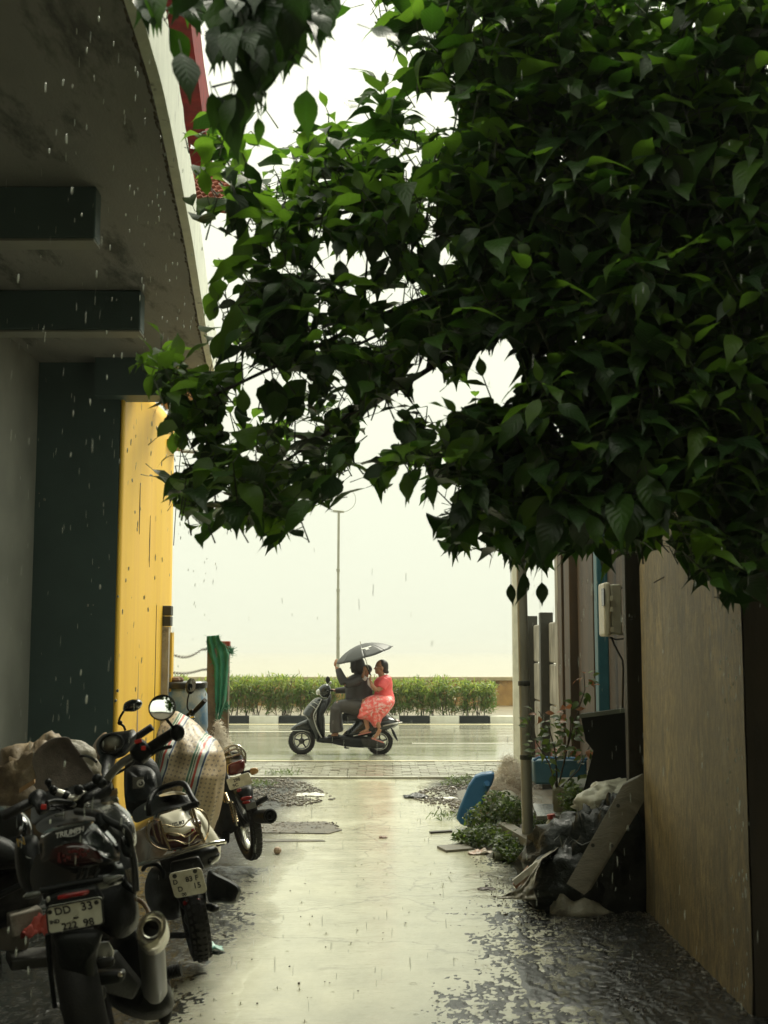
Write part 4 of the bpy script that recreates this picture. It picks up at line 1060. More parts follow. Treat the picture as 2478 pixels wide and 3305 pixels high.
# meter box on brackets
mbx = thing('meter_box', Y6(905, 320, 9.4), 'cream plastic meter box held on brackets above the black panel', 'meter box')
m_cream = M('cream_plastic', (.60, .55, .42), (.5, .45, .34), scale=5, rough=.4)
x0, x1 = Y6(866, 300, 9.4).x, Y6(945, 300, 9.4).x; z0, z1 = Y6(900, 448, 9.4).z, Y6(900, 195, 9.4).z
MB().box((x0 + .018, 9.35, (z0 + z1) / 2), (.05, .26, z1 - z0)).build('cover', m_cream, mbx, bevel=.02)
MB().box((x0 + .045 + (x1 - x0 - .045) / 2, 9.35, (z0 + z1) / 2), (x1 - x0 - .045, .24, z1 - z0 - .03)).build('case', M('cream_shaded_plastic', (.42, .385, .29), rough=.45), mbx, bevel=.012)
MB().box((x0 - .008, 9.26, z1 - .11), (.006, .10, .13)).build('window', m_black, mbx)
for zz in (z0 + .05, z0 + .2, z1 - .12): MB().box((x0 + .045, 9.21, zz), (.02, .02, .035)).build('clip', m_cream, mbx)
for zz in (z0 + .02, z1 - .035): MB().box((x1 + .07, 9.4, zz), (.16, .03, .02)).build('bracket', m_galv, mbx)
mb = MB().tube([Y6(915, 450, 9.35), Y6(930, 490, 9.35), Y6(968, 560, 9.38), Y6(972, 600, 9.4), Y6(968, 800, 9.4)], .008, 6)
mb.tube([Y6(905, 452, 9.35), Y6(940, 462, 9.35), Y6(995, 455, 9.3)], .007, 6)
tag(mb.build('power_cable', m_black), 'black cable hanging down from the cream meter box', 'cable')
mb = MB().tube([W(2200, 1830, 7.1), W(2110, 1880, 7.5)], .004, 5); mb.tube([W(2300, 1750, 6.6), W(2200, 1830, 7.1)], .004, 5)
tag(mb.build('guy_wire', m_wire), 'thin slanting wire in front of the ochre wall', 'wire')
# cloth heap helper
def heap(name, c, r_, mat, label, cat, seed, amp=.35, parent=None, rot=None, fine=.12):
    mb = MB().ell((0, 0, 0), (1, 1, 1), None, 44, 26); vs = []
    for p in mb.v:
        p = V(p); k = 1 + amp * (1 - 2 * abs(noise.noise(p * 1.4 + V((seed, 0, 0))))) * .5 + fine * (1 - 2 * abs(noise.noise(p * 3.6 + V((0, seed, 0))))) + fine * .4 * noise.noise(p * 9)
        q = V((p.x * r_[0] * k, p.y * r_[1] * k, p.z * r_[2] * k))
        if rot is not None: q = rot @ q
        vs.append(V(c) + q)
    mb.v = [tuple(p) for p in vs]
    o = mb.build(name, mat, parent, smooth=180)
    if label: tag(o, label, cat)
    return o
heap('crumpled_tarpaulin', Y6(885, 1225, 8.5), (.17, .14, .095), m_palecl, 'crumpled pale tarpaulin on top of the black rubbish pile', 'tarpaulin', 3, .5, rot=Matrix.Rotation(-.35, 3, 'Y'), fine=.2)
heap('dark_bag', V((Y6(700, 1560, 8.3).x, 8.25, .12)), (.24, .2, .22), m_blackp, 'low dark bag at the front of the black pile beside the sackcloth', 'bag', 31, .35)
heap('dark_bag', V((Y6(900, 1480, 8.3).x, 8.6, .30)), (.2, .2, .2), m_blackp, 'upper dark bag under the pale crumpled tarpaulin', 'bag', 37, .35)
mb = MB(); r9 = random.Random(17)
for k in range(16):
    p = Y6(r9.uniform(640, 900), r9.uniform(1330, 1560), 8.1 + r9.uniform(0, .2)); pts = [p]
    for q in range(5): pts.append(pts[-1] + V((r9.gauss(.03, .05), r9.gauss(0, .03), r9.gauss(0, .04))))
    mb.tube(curve(pts, 3) if False else pts, r9.uniform(.002, .006), 4)
tag(mb.build('scrap_wire', M('dull_wire', (.08, .085, .08), rough=.35), None, smooth=60), 'tangle of thin scrap wires and strips on the black rubbish pile', 'wire')
heap('black_bag_pile', V((Y6(800, 1500, 8.35).x, 8.5, .17)), (.36, .28, .32), m_blackp, 'black polythene rubbish pile behind the leaning board', 'rubbish pile', 5, .35, fine=.16)
heap('rubbish_sack', V((Y6(960, 1600, 8.2).x, 8.3, .15)), (.28, .2, .42), m_blackp, 'dark rubbish sack pressed between leaning board and ochre wall', 'sack', 8, .4, fine=.25)
heap('grey_bundle', Y6(848, 1370, 8.3), (.07, .08, .08), m_greycl, 'small grey cloth bundle beside the leaning board', 'bundle', 11, .4)
# leaning board with holes
A_ = [Y6(968, 1148, 8.0), Y6(1035, 1118, 8.0), Y6(1042, 1250, 7.92), Y6(785, 1675, 7.62), Y6(700, 1620, 7.66)]
lbd = thing('leaning_board', onz(*Z6(745, 1680)), 'long grey board with bolt holes leaning against the ochre wall', 'board')
MB().slab(A_, (.05, .03, .03)).build('plank', m_plank, lbd, bevel=.004)
for (x, y, d) in ((948, 1250, 7.90), (918, 1440, 7.74), (828, 1438, 7.75)): MB().lathe(Y6(x, y, d), V((-.5, -.8, .1)), [(0, .003), (.012, .003), (.012, 0)], 10).build('bolt_hole', m_dkconc, lbd)
# sackcloth strip with sticks
gr = []
cl = [(665, 1400, 640, 1430, 8.6), (690, 1420, 590, 1470, 8.4), (650, 1460, 545, 1520, 8.2), (590, 1500, 500, 1600, 7.95), (560, 1560, 470, 1640, 7.85), (545, 1640, 420, 1670, 7.75), (560, 1695, 372, 1690, 7.7)]
for i in range(31):
    t = i / 30 * (len(cl) - 1); k = min(int(t), len(cl) - 2); f = t - k; a = [cl[k][j] * (1 - f) + cl[k + 1][j] * f for j in range(5)]
    gr.append([Y6(a[0] + (a[2] - a[0]) * u, a[1] + (a[3] - a[1]) * u, a[4] + .06 * vnoise((i * .2, u * 4, 3)) + .03 * vnoise((i * .6, u * 11, 5))) for u in [j / 14 for j in range(15)]])
tag(MB().sheet(gr).build('torn_sackcloth', m_greycl, None, smooth=180, solid=.004), 'torn grey sackcloth draped down from the black pile beside the pole foot', 'sackcloth')
for i, (x0, y0, x1, y1, mt, nm) in enumerate(((445, 1605, 560, 1515, m_palecl, 'pale upper batten sticking out from under the torn sackcloth'), (448, 1622, 520, 1535, M('orange_wood', (.28, .13, .06), rough=.5), 'orange-brown batten sticking out from under the torn sackcloth'), (480, 1610, 545, 1545, M('pink_wood', (.5, .36, .26), rough=.5), 'pinkish short batten beside the orange-brown one'))):
    a, b_ = Y6(x0, y0, 7.75 + .02 * i), Y6(x1, y1, 7.95)
    tag(MB().hexa([a, b_, b_ + V((.02, 0, -.03)), a + V((.02, 0, -.03))], [p + V((0, .02, .0)) for p in (a, b_, b_ + V((.02, 0, -.03)), a + V((.02, 0, -.03)))]).build('batten', mt), nm, 'batten')
# cloth lying on the ground
gr = []
for i in range(33):
    row = []
    for j in range(15):
        u, v_ = i / 32, j / 14
        x = 1775 + 275 * u; w = 22 + 34 * math.sin(math.pi * min(1, u * 1.15)) ** .8 if u < .87 else 12
        y = 2950 - 18 * u + (v_ - .5) * w
        h = (.10 * math.exp(-((u - .42) / .18) ** 2) + .16 * math.exp(-((u - .15) / .09) ** 2) * (v_ > .3) + .03) * math.sin(math.pi * v_) + .012 * abs(vnoise((u * 9, v_ * 5, 2)))
        row.append(onz(x, y - 6) + V((0, 0, .006 + h + .02 * vnoise((u * 5, v_ * 3, 7)) * math.sin(math.pi * v_))))
    gr.append(row)
tag(MB().sheet(gr).build('ground_cloth', m_greycl, None, smooth=180, solid=.004), 'folded grey cloth lying on the ground at the foot of the leaning board', 'cloth')
# plastic bottle with red cap
bt = thing('plastic_bottle', Y6(645, 1420, 8.9), 'clear milky plastic bottle with a red cap on the rubbish', 'bottle')
p = Y6(645, 1415, 8.9)
MB().lathe(p, V((-.12, 0, 1)), [(0, 0), (.045, 0), (.047, .01), (.047, .10), (.04, .13), (.026, .145), (.024, .155)], 16).build('body', M('milky_plastic', (.62, .6, .48), rough=.25, transm=.3), bt)
MB().lathe(p, V((-.12, 0, 1)), [(.026, .15), (.029, .152), (.029, .182), (0, .184)], 14).build('cap', M('red_cap', (.4, .04, .025), rough=.4), bt)

# weeds
def scatter_leaves(name, boxes, n, seed, size, mats, parent=None, kind=None, label=None, cat=None, var=None):
    r_ = random.Random(seed); L = []
    for _ in range(n):
        c, rr = r_.choice(boxes)
        while True:
            q = V((r_.uniform(-1, 1), r_.uniform(-1, 1), r_.uniform(-1, 1)))
            if q.length < 1: break
        p = V(c) + V((q.x * rr[0], q.y * rr[1], q.z * rr[2]))
        if p.z < .02: p.z = .02 + r_.random() * .03
        dv = V((r_.gauss(0, .7), r_.gauss(0, .7), r_.gauss(.3, .5))); up = V((r_.gauss(0, .5), r_.gauss(-.2, .5), 1)); x = dv.normalized(); zq = (up - x * up.dot(x)).normalized(); y = zq.cross(x)
        s_ = size * r_.uniform(.5, 1.2); A = np.array([[x.x, y.x, zq.x], [x.y, y.y, zq.y], [x.z, y.z, zq.z]]) * s_
        L.append((A, np.array(p), r_.randrange(5) if var is None else 0, r_.choice((0, 0, 1, 1, 2)) if len(mats) > 2 else 0, 0))
    o = bulk_one(name, L, var or LV, mats, parent)
    if kind: o['kind'] = kind
    if label: tag(o, label, cat)
    return o
m_w1 = leaf_mat('weed_leaf', (.035, .062, .014), (.09, .16, .02), .4, .3)
m_w2 = leaf_mat('weed_leaf_light', (.065, .10, .02), (.17, .26, .035), .4, .4)
m_w3 = leaf_mat('weed_leaf_dark', (.03, .05, .014), (.06, .12, .02), .4, .25)
boxes = []
for (x, y, d, rx, rz_) in ((300, 1330, 11.2, .16, .16), (380, 1260, 11.3, .18, .16), (260, 1400, 10.9, .18, .07), (350, 1400, 10.7, .2, .12), (430, 1440, 10.2, .14, .1), (460, 1480, 10.0, .12, .08), (440, 1290, 11.0, .12, .16), (600, 1330, 10.4, .15, .09), (730, 1230, 9.5, .08, .14)):
    boxes.append((Y6(x, y, d), (rx, .22, rz_)))
scatter_leaves('weeds', boxes, 4200, 4, .055, (m_w1, m_w2, m_w3), kind='stuff')
boxes = [(onz(*Z4(x, y)) + V((0, 0, .02)), (.25, .15, .05)) for x, y in ((1280, 880), (1310, 860), (390, 885), (1250, 1030), (500, 835))]
scatter_leaves('grass_tufts', boxes, 900, 6, .07, (m_w2, m_w1, m_w2), kind='stuff', var=BL)
# leafy plant with reddish shoots: its larger leaves are pieces
pl = thing('leafy_plant', onz(*Z6(650, 1180)), 'straggly leafy plant with reddish shoots growing beside the black panel', 'plant')
rp = random.Random(9); st = MB()
stems = [[(660, 1180, 9.9), (650, 1000, 9.9), (620, 880, 9.9), (570, 800, 9.9)], [(660, 1180, 9.9), (700, 1000, 9.8), (740, 850, 9.8), (790, 700, 9.7), (785, 620, 9.7)], [(660, 1180, 9.9), (620, 1050, 9.9), (560, 950, 10), (545, 860, 10)], [(660, 1180, 9.9), (760, 1080, 9.7), (815, 960, 9.6)], [(690, 1050, 9.8), (720, 900, 9.7), (725, 780, 9.7)]]
m_rl = leaf_mat('reddish_leaf', (.16, .07, .03), (.3, .12, .05), .4, .35)
lm2 = {}
for s_ in stems:
    pts = [Y6(*q) for q in s_]; st.tube(pts, [.008 - .005 * i / (len(pts) - 1) for i in range(len(pts))], 5)
    for q in range(34):
        t = rp.uniform(.25, 1) * (len(pts) - 1); k = min(int(t), len(pts) - 2); p = pts[k].lerp(pts[k + 1], t - k)
        dv = V((rp.gauss(0, 1), rp.gauss(-.2, .7), rp.gauss(-.1, .5))).normalized(); up = V((rp.gauss(0, .5), rp.gauss(-.5, .4), .8))
        zq = (up - dv * up.dot(dv)).normalized(); y = zq.cross(dv); sz = rp.uniform(.05, .10); o_ = p + dv * rp.uniform(.02, .09)
        mt = m_rl if (t > .8 * (len(pts) - 1) and s_ is not stems[2] and rp.random() < .6) else rp.choice((m_w1, m_w3, m_w1, m_w2)); vi = rp.randrange(5)
        if (vi, mt.name) not in lm2: lm2[(vi, mt.name)] = leaf_obj_data(vi, mt)
        ob = bpy.data.objects.new('leaf', lm2[(vi, mt.name)]); col.objects.link(ob)
        ob.matrix_world = Matrix([[dv.x * sz, y.x * sz, zq.x * sz, o_.x], [dv.y * sz, y.y * sz, zq.y * sz, o_.y], [dv.z * sz, y.z * sz, zq.z * sz, o_.z], [0, 0, 0, 1]])
        ob.parent = pl; ob.matrix_parent_inverse = wmat(pl).inverted()
st.build('stems', m_bark, pl)
# tarpaulin bundle and debris on the far left
m_tarp = M('muddy_tarpaulin', (.30, .23, .14), (.10, .07, .04), scale=7, rough=.6, bump=.6, c3=(.07, .05, .03), c3at=.58)
heap('covered_bundle', W(135, 2590, 7.0), (.25, .3, .29), m_tarp, 'lumpy brown tarpaulin bundle behind the tinted windscreen', 'bundle', 21, .3, fine=.22)
heap('pale_tarp_fold', W(205, 2475, 6.9), (.17, .1, .13), m_greycl, 'pale folded edge of cloth lying over the brown bundle', 'cloth', 23, .3)
tag(MB().hexa([W(62, 2545, 6.1), W(110, 2515, 6.1), W(112, 2528, 6.1), W(62, 2560, 6.1)], [p + V((0, .03, 0)) for p in (W(62, 2545, 6.1), W(110, 2515, 6.1), W(112, 2528, 6.1), W(62, 2560, 6.1))]).build('wooden_slat', M('light_wood', (.45, .27, .12), rough=.5)), 'light wooden slat lying on the brown bundle at the left edge', 'slat')
for i, (x, y, w, h, mt, nm, ct) in enumerate(((80, 2970, .14, .10, m_conc, 'broken grey concrete lump behind the motorcycle at the left edge', 'block'), (130, 3090, .28, .05, m_dkconc, 'dark flat paving slab behind the rear tyre', 'slab'), (20, 3000, .2, .14, m_conc, 'pale concrete lump at the very left below the indicator', 'block'))):
    p = W(x, y, 5.7 + .1 * i)
    tag(MB().box(p, (w, .2, h), Matrix.Rotation(.2 * (i - 1), 3, 'Y') @ Matrix.Rotation(.4, 3, 'Z')).build('rubble_block', mt, None, bevel=.01), nm, ct)
tag(MB().ell(W(72, 2918, 5.8), (.04, .04, .03)).build('orange_peel', M('orange_plastic', (.6, .15, .03), rough=.5)), 'small round orange scrap at the left edge above the concrete lump', 'litter')
# ================================================================ parked two-wheelers
m_rub = M('tyre_rubber', (.012, .012, .011), (.007, .007, .007), scale=30, rough=.55, bump=.3, spec=.3)
m_gloss = M('black_paint_wet', (.010, .012, .013), rough=.14, coat=.9, bump=.12, bscale=90)
m_satin = M('satin_black', (.009, .011, .011), (.006, .007, .007), rough=.38, bump=.3, bscale=60, spec=.24)
m_seat = M('seat_vinyl', (.013, .015, .015), rough=.42, bump=.4, bscale=70)
m_chrome = M('chrome', (.66, .64, .56), (.5, .48, .42), scale=20, rough=.2, metal=1)
m_alu = M('silver_bar', (.75, .73, .66), (.62, .6, .54), scale=10, rough=.32, metal=.75)
m_steel = M('brushed_steel', (.045, .044, .038), (.03, .03, .026), scale=3, rough=.3, metal=.2, spec=.4)
m_steelb = M('bright_steel', (.5, .46, .38), (.4, .37, .3), scale=3, rough=.22, metal=.9)
m_engine = M('engine_metal', (.05, .05, .047), (.022, .022, .02), scale=16, rough=.4, metal=.35, bump=.3, spec=.3)
m_redl = M('red_lens', (.28, .012, .012), (.18, .006, .006), scale=30, rough=.2, coat=.6)
m_redd = M('dark_red_lens', (.03, .004, .005), (.015, .003, .003), scale=30, rough=.16, coat=.6)
m_redb = M('red_switch', (.6, .03, .02), rough=.4)
m_amber = M('amber_lens', (.42, .24, .09), (.3, .16, .06), scale=20, rough=.25, coat=.5)
m_smoke = M('smoked_lens', (.13, .135, .12), (.09, .095, .085), scale=12, rough=.2, coat=.5)
m_plate = M('number_plate_white', (.70, .70, .60), (.58, .58, .49), scale=14, rough=.4, bump=.1)
m_platew = M('number_plate_worn', (.72, .70, .58), (.5, .47, .35), scale=18, rough=.45, bump=.2, c3=(.12, .10, .07), c3at=.68)
m_ink = M('plate_ink', (.012, .012, .016), rough=.5)
m_wht = M('white_print', (.6, .6, .56), rough=.4)
m_mirror = M('mirror_glass', (.86, .88, .84), (.8, .82, .78), rough=.05, metal=1, rvar=.02)
m_cwhite = M('cream_body_paint', (.66, .63, .50), (.56, .53, .41), scale=4, rough=.42, coat=.12, c3=(.34, .25, .14), c3at=.70, c3scale=7)
m_cpink = M('pinkish_body_paint', (.50, .37, .26), (.42, .29, .2), scale=3, rough=.28, coat=.5, c3=(.25, .11, .06), c3at=.64, c3scale=4, c3stretch=(1, 1, .4))
m_maroon = M('maroon_lens', (.075, .022, .024), (.04, .014, .015), scale=10, rough=.2, coat=.6)
m_gold = M('brass_wire', (.60, .50, .33), (.42, .33, .2), scale=14, rough=.22, metal=.95)
m_glassy = M('tinted_windscreen', (.30, .25, .21), (.18, .155, .13), scale=20, rough=.4, bump=1.0, bscale=150, coat=.1, c3=(.42, .34, .27), c3at=.64, c3scale=95, alpha=.95)

def r3(x, y, d): return W(x * .3016, 2350 + y * .3016, d)
def r4(x, y, d): return W(x * .3619, 2750 + y * .3619, d)
def r5(x, y, d): return W(350 + x * .3317, 2200 + y * .3317, d)
def z3(x, y, d): return W(x * .5428, 2150 + y * .5428, d)
def z4(x, y, d): return W(*Z4(x, y), d)
def resample(pts, n, closed=True):
    pts = [V(p) for p in pts]; m = len(pts)
    seg = [(pts[i], pts[(i + 1) % m]) for i in range(m if closed else m - 1)]
    L = [(b - a).length for a, b in seg]; T = sum(L); out = []
    for k in range(n):
        t = T * k / (n if closed else n - 1); i = 0
        while i < len(L) - 1 and t > L[i]: t -= L[i]; i += 1
        out.append(seg[i][0].lerp(seg[i][1], min(1, t / max(L[i], 1e-9))))
    return out
def spline_closed(pts, k=4):
    m = len(pts); out = []
    for i in range(m):
        p0, p1, p2, p3 = pts[i - 1], pts[i], pts[(i + 1) % m], pts[(i + 2) % m]
        for j in range(k):
            t = j / k; out.append(.5 * ((2 * p1) + (p2 - p0) * t + (2 * p0 - 5 * p1 + 4 * p2 - p3) * t * t + (3 * p1 - p0 - 3 * p2 + p3) * t ** 3))
    return out
def curve(pts, k=5): return smooth_poly([V(p) for p in pts], k)
def pillow(name, pts, bulge, mat, parent, back=.6, dirv=None, sharp=False, steps=5, power=2.2, smooth=60):
    "a rounded body: outline pts (3-D), swelling towards the viewer by bulge and backwards by back*bulge"
    pts = [V(p) for p in pts]
    if not sharp: pts = spline_closed(pts, 4)
    else: pts = resample(pts, max(24, len(pts) * 3))
    c = sum(pts, V()) / len(pts)
    f = V(dirv).normalized() if dirv is not None else (V((0, 0, EYE)) - c).normalized()
    rings = []
    ks = [i / steps for i in range(steps)]
    for sgn, amt in ((-1, bulge * back), (1, bulge)):
        seq = []
        for k in ks:
            r = 1 - k ** 1 * .96 if True else 1
            h = (max(0, 1 - r ** power)) ** (1 / power)
            seq.append([c + (p - c) * r + f * (h * amt * sgn) for p in pts])
        rings += seq[::-1] if sgn < 0 else seq[1:]
    return MB().loft(rings).build(name, mat, parent, smooth=smooth)
def panel(name, pts, thick, mat, parent, bevel=.004, back=V((0, 1, 0)), smooth=40):
    return MB().slab([V(p) for p in pts], V(back) * thick).build(name, mat, parent, bevel=bevel, smooth=smooth)
def rod(name, pts, r, mat, parent, n=8, k=4, flat=1.0):
    pp = curve(pts, k) if len(pts) > 2 else [V(p) for p in pts]
    if isinstance(r, (list, tuple)): r = [r[0] + (r[-1] - r[0]) * i / (len(pp) - 1) for i in range(len(pp))]
    return MB().tube(pp, r, n, flat=flat).build(name, mat, parent, smooth=60)
def wheel(parent, c, axis, Rw, w, spokes=0, tread=True, rimmat=None, blocks=44):
    c = V(c); ax = V(axis).normalized()
    prof = []
    for k in range(15):
        a = -2.25 + 4.5 * k / 14
        prof.append((Rw - w * .5 + w * .5 * math.cos(a) * .98, w * .5 * math.sin(a)))
    rim = MB().lathe(c, ax, [(Rw - w * .92, -w * .34), (Rw - w * 1.05, -w * .3), (Rw - w * 1.12, 0), (Rw - w * 1.05, w * .3), (Rw - w * .92, w * .34)], 40).build('wheel', rimmat or m_satin, parent, solid=.003)
    MB().lathe(c, ax, prof, 44).build('tyre', m_rub, rim, solid=.004)
    up = V((0, 0, 1)); a_ = ax.cross(up).normalized(); b_ = ax.cross(a_)
    if tread:
        tb = MB()
        for k in range(blocks):
            q = 2 * math.pi * k / blocks; rr = a_ * math.cos(q) + b_ * math.sin(q); tt = ax.cross(rr)
            for s_ in (-.62, -.22, .22, .62):
                rad = Rw + .001 - w * .5 * (1 - math.cos(s_ * 1.25))
                tb.box(c + rr * rad + ax * (w * .5 * math.sin(s_ * 1.25)) + tt * (.006 if abs(s_) > .4 else -.004), (w * .17, Rw * .09, .009), Matrix((ax, tt, rr)).transposed())
        tb.build('tread', m_rub, rim, smooth=0)
    MB().lathe(c, ax, [(0, -w * .55), (.022, -w * .5), (.045, -w * .3), (.05, 0), (.045, w * .3), (.022, w * .5), (0, w * .55)], 20).build('hub', m_engine, rim)
    if spokes:
        sp_ = MB()
        for k in range(spokes):
            q = 2 * math.pi * k / spokes; q2 = q + (.45 if k % 2 else -.45)
            s_ = w * .25 * (1 if k % 4 < 2 else -1)
            sp_.tube([c + (a_ * math.cos(q2) + b_ * math.sin(q2)) * .045 + ax * s_, c + (a_ * math.cos(q) + b_ * math.sin(q)) * (Rw - w * 1.05)], .0018, 4, cap=False)
        sp_.build('spokes', m_chrome, rim, smooth=0)
    return rim
def plate_text(rows, o, xd, yd, parent, mat=None):
    for body, u, v_, s_ in rows: text('lettering', body, mat or m_ink, s_, o + xd * u + yd * v_, xd, yd, parent, ext=.0006, bold=.0006)

# ---------------------------------------------------------------- black roadster nearest the camera
b1 = thing('motorcycle', onz(430, 3640), 'large black motorcycle nearest the camera with steel silencer and white number plate', 'motorcycle')
hd = V((-.23, .97, 0)).normalized(); ln = V((-.24, 0, .97)).normalized()     # heading, lean
axb = hd.cross(ln).normalized()
p0 = V(b1.location)
wheel(b1, W(275, 3215, 4.46), axb, .31, .135, 0, False, m_satin)
fw = W(285, 3195, 4.42) + hd * 1.36
wheel(b1, fw, (axb + hd * .25), .30, .11, 0, True, m_satin)
# rear hugger / inner guard and swingarm
pillow('rear_mudguard', [r4(500, 720, 4.17), r4(870, 690, 4.17), r4(900, 800, 4.18), r4(870, 900, 4.2), r4(855, 1250, 4.28), r4(840, 1420, 4.32), r4(560, 1440, 4.32), r4(525, 1200, 4.28), r4(500, 880, 4.2)], .06, m_satin, b1, back=.4)
panel('swingarm', [r4(860, 930, 4.5), r4(1000, 900, 4.6), r4(1240, 1200, 4.7), r4(1180, 1330, 4.7), r4(860, 1250, 4.5)], .08, m_satin, b1, .012)
panel('brake_caliper', [r4(815, 1080, 4.28), r4(1100, 1070, 4.3), r4(1090, 1170, 4.3), r4(900, 1200, 4.3), r4(820, 1165, 4.3)], .06, m_satin, b1, .012)
MB().lathe(r4(1075, 1090, 4.275), (-.1, -1, .2), [(0, .008), (.007, .008), (.009, 0)], 10).build('bolt', m_chrome, b1)
panel('chain_guard', [r4(850, 810, 4.35), r4(960, 800, 4.4), r4(1010, 890, 4.45), r4(1000, 950, 4.45), r4(860, 930, 4.35)], .02, m_smoke, b1, .008)
panel('hub_plate', [r4(850, 960, 4.3), r4(1010, 940, 4.3), r4(1010, 1030, 4.3), r4(860, 1050, 4.3)], .03, m_engine, b1, .01)
panel('axle_block', [r4(845, 1180, 4.3), r4(900, 1180, 4.3), r4(905, 1340, 4.35), r4(840, 1340, 4.35)], .04, m_engine, b1, .008)
rod('plate_strut', [r4(425, 730, 4.28), r4(440, 960, 4.3), r4(490, 1380, 4.36)], .009, m_satin, b1)
rod('brake_hose', [r4(1210, 415, 4.6), r4(1270, 450, 4.6), r4(1325, 530, 4.5), r4(1330, 600, 4.45)], .008, M('hose_tan', (.2, .12, .06), rough=.4), b1)
# engine and frame mass between the wheels
pillow('engine_guard', [r4(1000, 700, 4.9), r4(1230, 640, 4.9), r4(1300, 900, 4.9), r4(1500, 1150, 4.95), r4(1540, 1400, 4.9), r4(1300, 1500, 4.9), r4(950, 1300, 4.9)], .10, m_satin, b1, back=1.6)
pillow('side_cover', [r3(1050, 1300, 4.75), r3(1400, 1280, 4.75), r3(1450, 1700, 4.7), r3(1480, 2100, 4.7), r3(1250, 2250, 4.6), r3(1000, 2000, 4.6)], .08, m_satin, b1, back=1)
pillow('crash_cover', [r4(1440, 1120, 4.95), r4(1500, 1110, 4.95), r4(1530, 1250, 4.95), r4(1528, 1480, 4.95), r4(1440, 1560, 4.95), r4(1380, 1300, 4.95)], .03, m_rub, b1)
rod('foot_peg', [r4(1460, 1090, 4.7), r4(1540, 1070, 4.7), r4(1615, 1050, 4.7)], .022, m_rub, b1, 8)
for i in range(6): MB().lathe(r4(1475 + 24 * i, 1085 - 6.5 * i, 4.7), r4(1615, 1050, 4.7) - r4(1460, 1090, 4.7), [(.022, -.004), (.027, 0), (.022, .004)], 8).build('peg_ridge', m_rub, b1)
# silencer
sc0, sc1 = r4(1340, 690, 4.12), r4(1385, 1290, 4.62)
axs = (sc1 - sc0).normalized()
sl = MB().tube([sc0 + axs * .05, sc0 + axs * .10, sc0.lerp(sc1, .6), sc1 - axs * .06, sc1], [.042, .043, .044, .044, .03], 24, flat=.86).build('silencer', m_steel, b1, smooth=50)
tipn = V((.04, -1, .42)).normalized()
e0 = r4(1350, 685, 4.10)
ez = (axs - tipn * axs.dot(tipn)).normalized(); ex_ = ez.cross(tipn)
def ovl(rx, rz, off, n=32, c=None): return [(c or e0) + ex_ * (math.cos(2 * math.pi * k / n) * rx) + ez * (math.sin(2 * math.pi * k / n) * rz) + tipn * off for k in range(n)]
MB().loft([ovl(.044, .056, -.09, c=e0 + axs * .03), ovl(.045, .059, -.03, c=e0 + axs * .01), ovl(.044, .057, .006), ovl(.036, .049, .012), ovl(.032, .040, .004), ovl(.026, .030, -.002)], cap=False).build('end_cap', m_steelb, sl, smooth=50, solid=.002)
tcn = e0 + ez * .0 + tipn * .004
MB().lathe(tcn, tipn, [(.026, -.06), (.026, .004), (.030, .006), (.031, 0), (.028, -.004)], 28).build('outlet_ring', m_chrome, sl)
MB().lathe(tcn, tipn, [(0, -.05), (.026, -.05)], 24).build('outlet_bore', m_rub, sl)
# number plate
TL, TR, BR, BL = r4(408, 498, 4.12), r4(903, 405, 4.12), r4(934, 620, 4.15), r4(432, 738, 4.15)
xd, yd = (TR - TL).normalized(), (TL - BL).normalized(); nrm = xd.cross(yd).normalized()
if nrm.y > 0: nrm = -nrm
cpl = (TL + TR + BR + BL) / 4; wp_, hp_ = (TR - TL).length, (TL - BL).length
def rrect(c, xd, yd, w, h, r, n=5):
    out = []
    for sx, sy, a0 in ((1, 1, 0), (-1, 1, 90), (-1, -1, 180), (1, -1, 270)):
        for k in range(n):
            a = R(a0 + 90 * k / (n - 1)); out.append(c + xd * (sx * (w / 2 - r) + r * math.cos(a)) + yd * (sy * (h / 2 - r) + r * math.sin(a)))
    return out
np_ = MB().slab(rrect(cpl, xd, yd, wp_, hp_, .012), -nrm * .006).build('number_plate', m_plate, b1)
rod('plate_frame', rrect(cpl + nrm * .002, xd, yd, wp_, hp_, .014) + [rrect(cpl + nrm * .002, xd, yd, wp_, hp_, .014)[0]], .0028, m_satin, np_, 6, 1)
for u, v_ in ((-.44, .30), (.40, .34)): MB().lathe(cpl + xd * wp_ * u + yd * hp_ * v_ + nrm * .001, nrm, [(0, .004), (.007, .003), (.008, 0)], 10).build('screw', m_engine, np_)
plate_text([('IND', -wp_ * .37, -hp_ * .08, .018)], cpl + nrm * .002, xd, yd, np_)
plate_text([('DD', -wp_ * .21, hp_ * .27, .036), ('33', wp_ * .225, hp_ * .27, .040), ('C', 0, 0, .032), ('222', -wp_ * .11, -hp_ * .33, .034), ('98', wp_ * .235, -hp_ * .33, .036)], cpl + nrm * .002, xd, yd, np_)
pillow('plate_smear', [cpl + nrm * .003 + xd * wp_ * u + yd * hp_ * v_ for u, v_ in ((-.25, .02), (-.08, .12), (.04, .22), (.07, .12), (-.02, -.02), (-.08, -.18), (-.23, -.16))], .001, M('plate_smear', (.66, .66, .55), rough=.5), np_, back=.2)
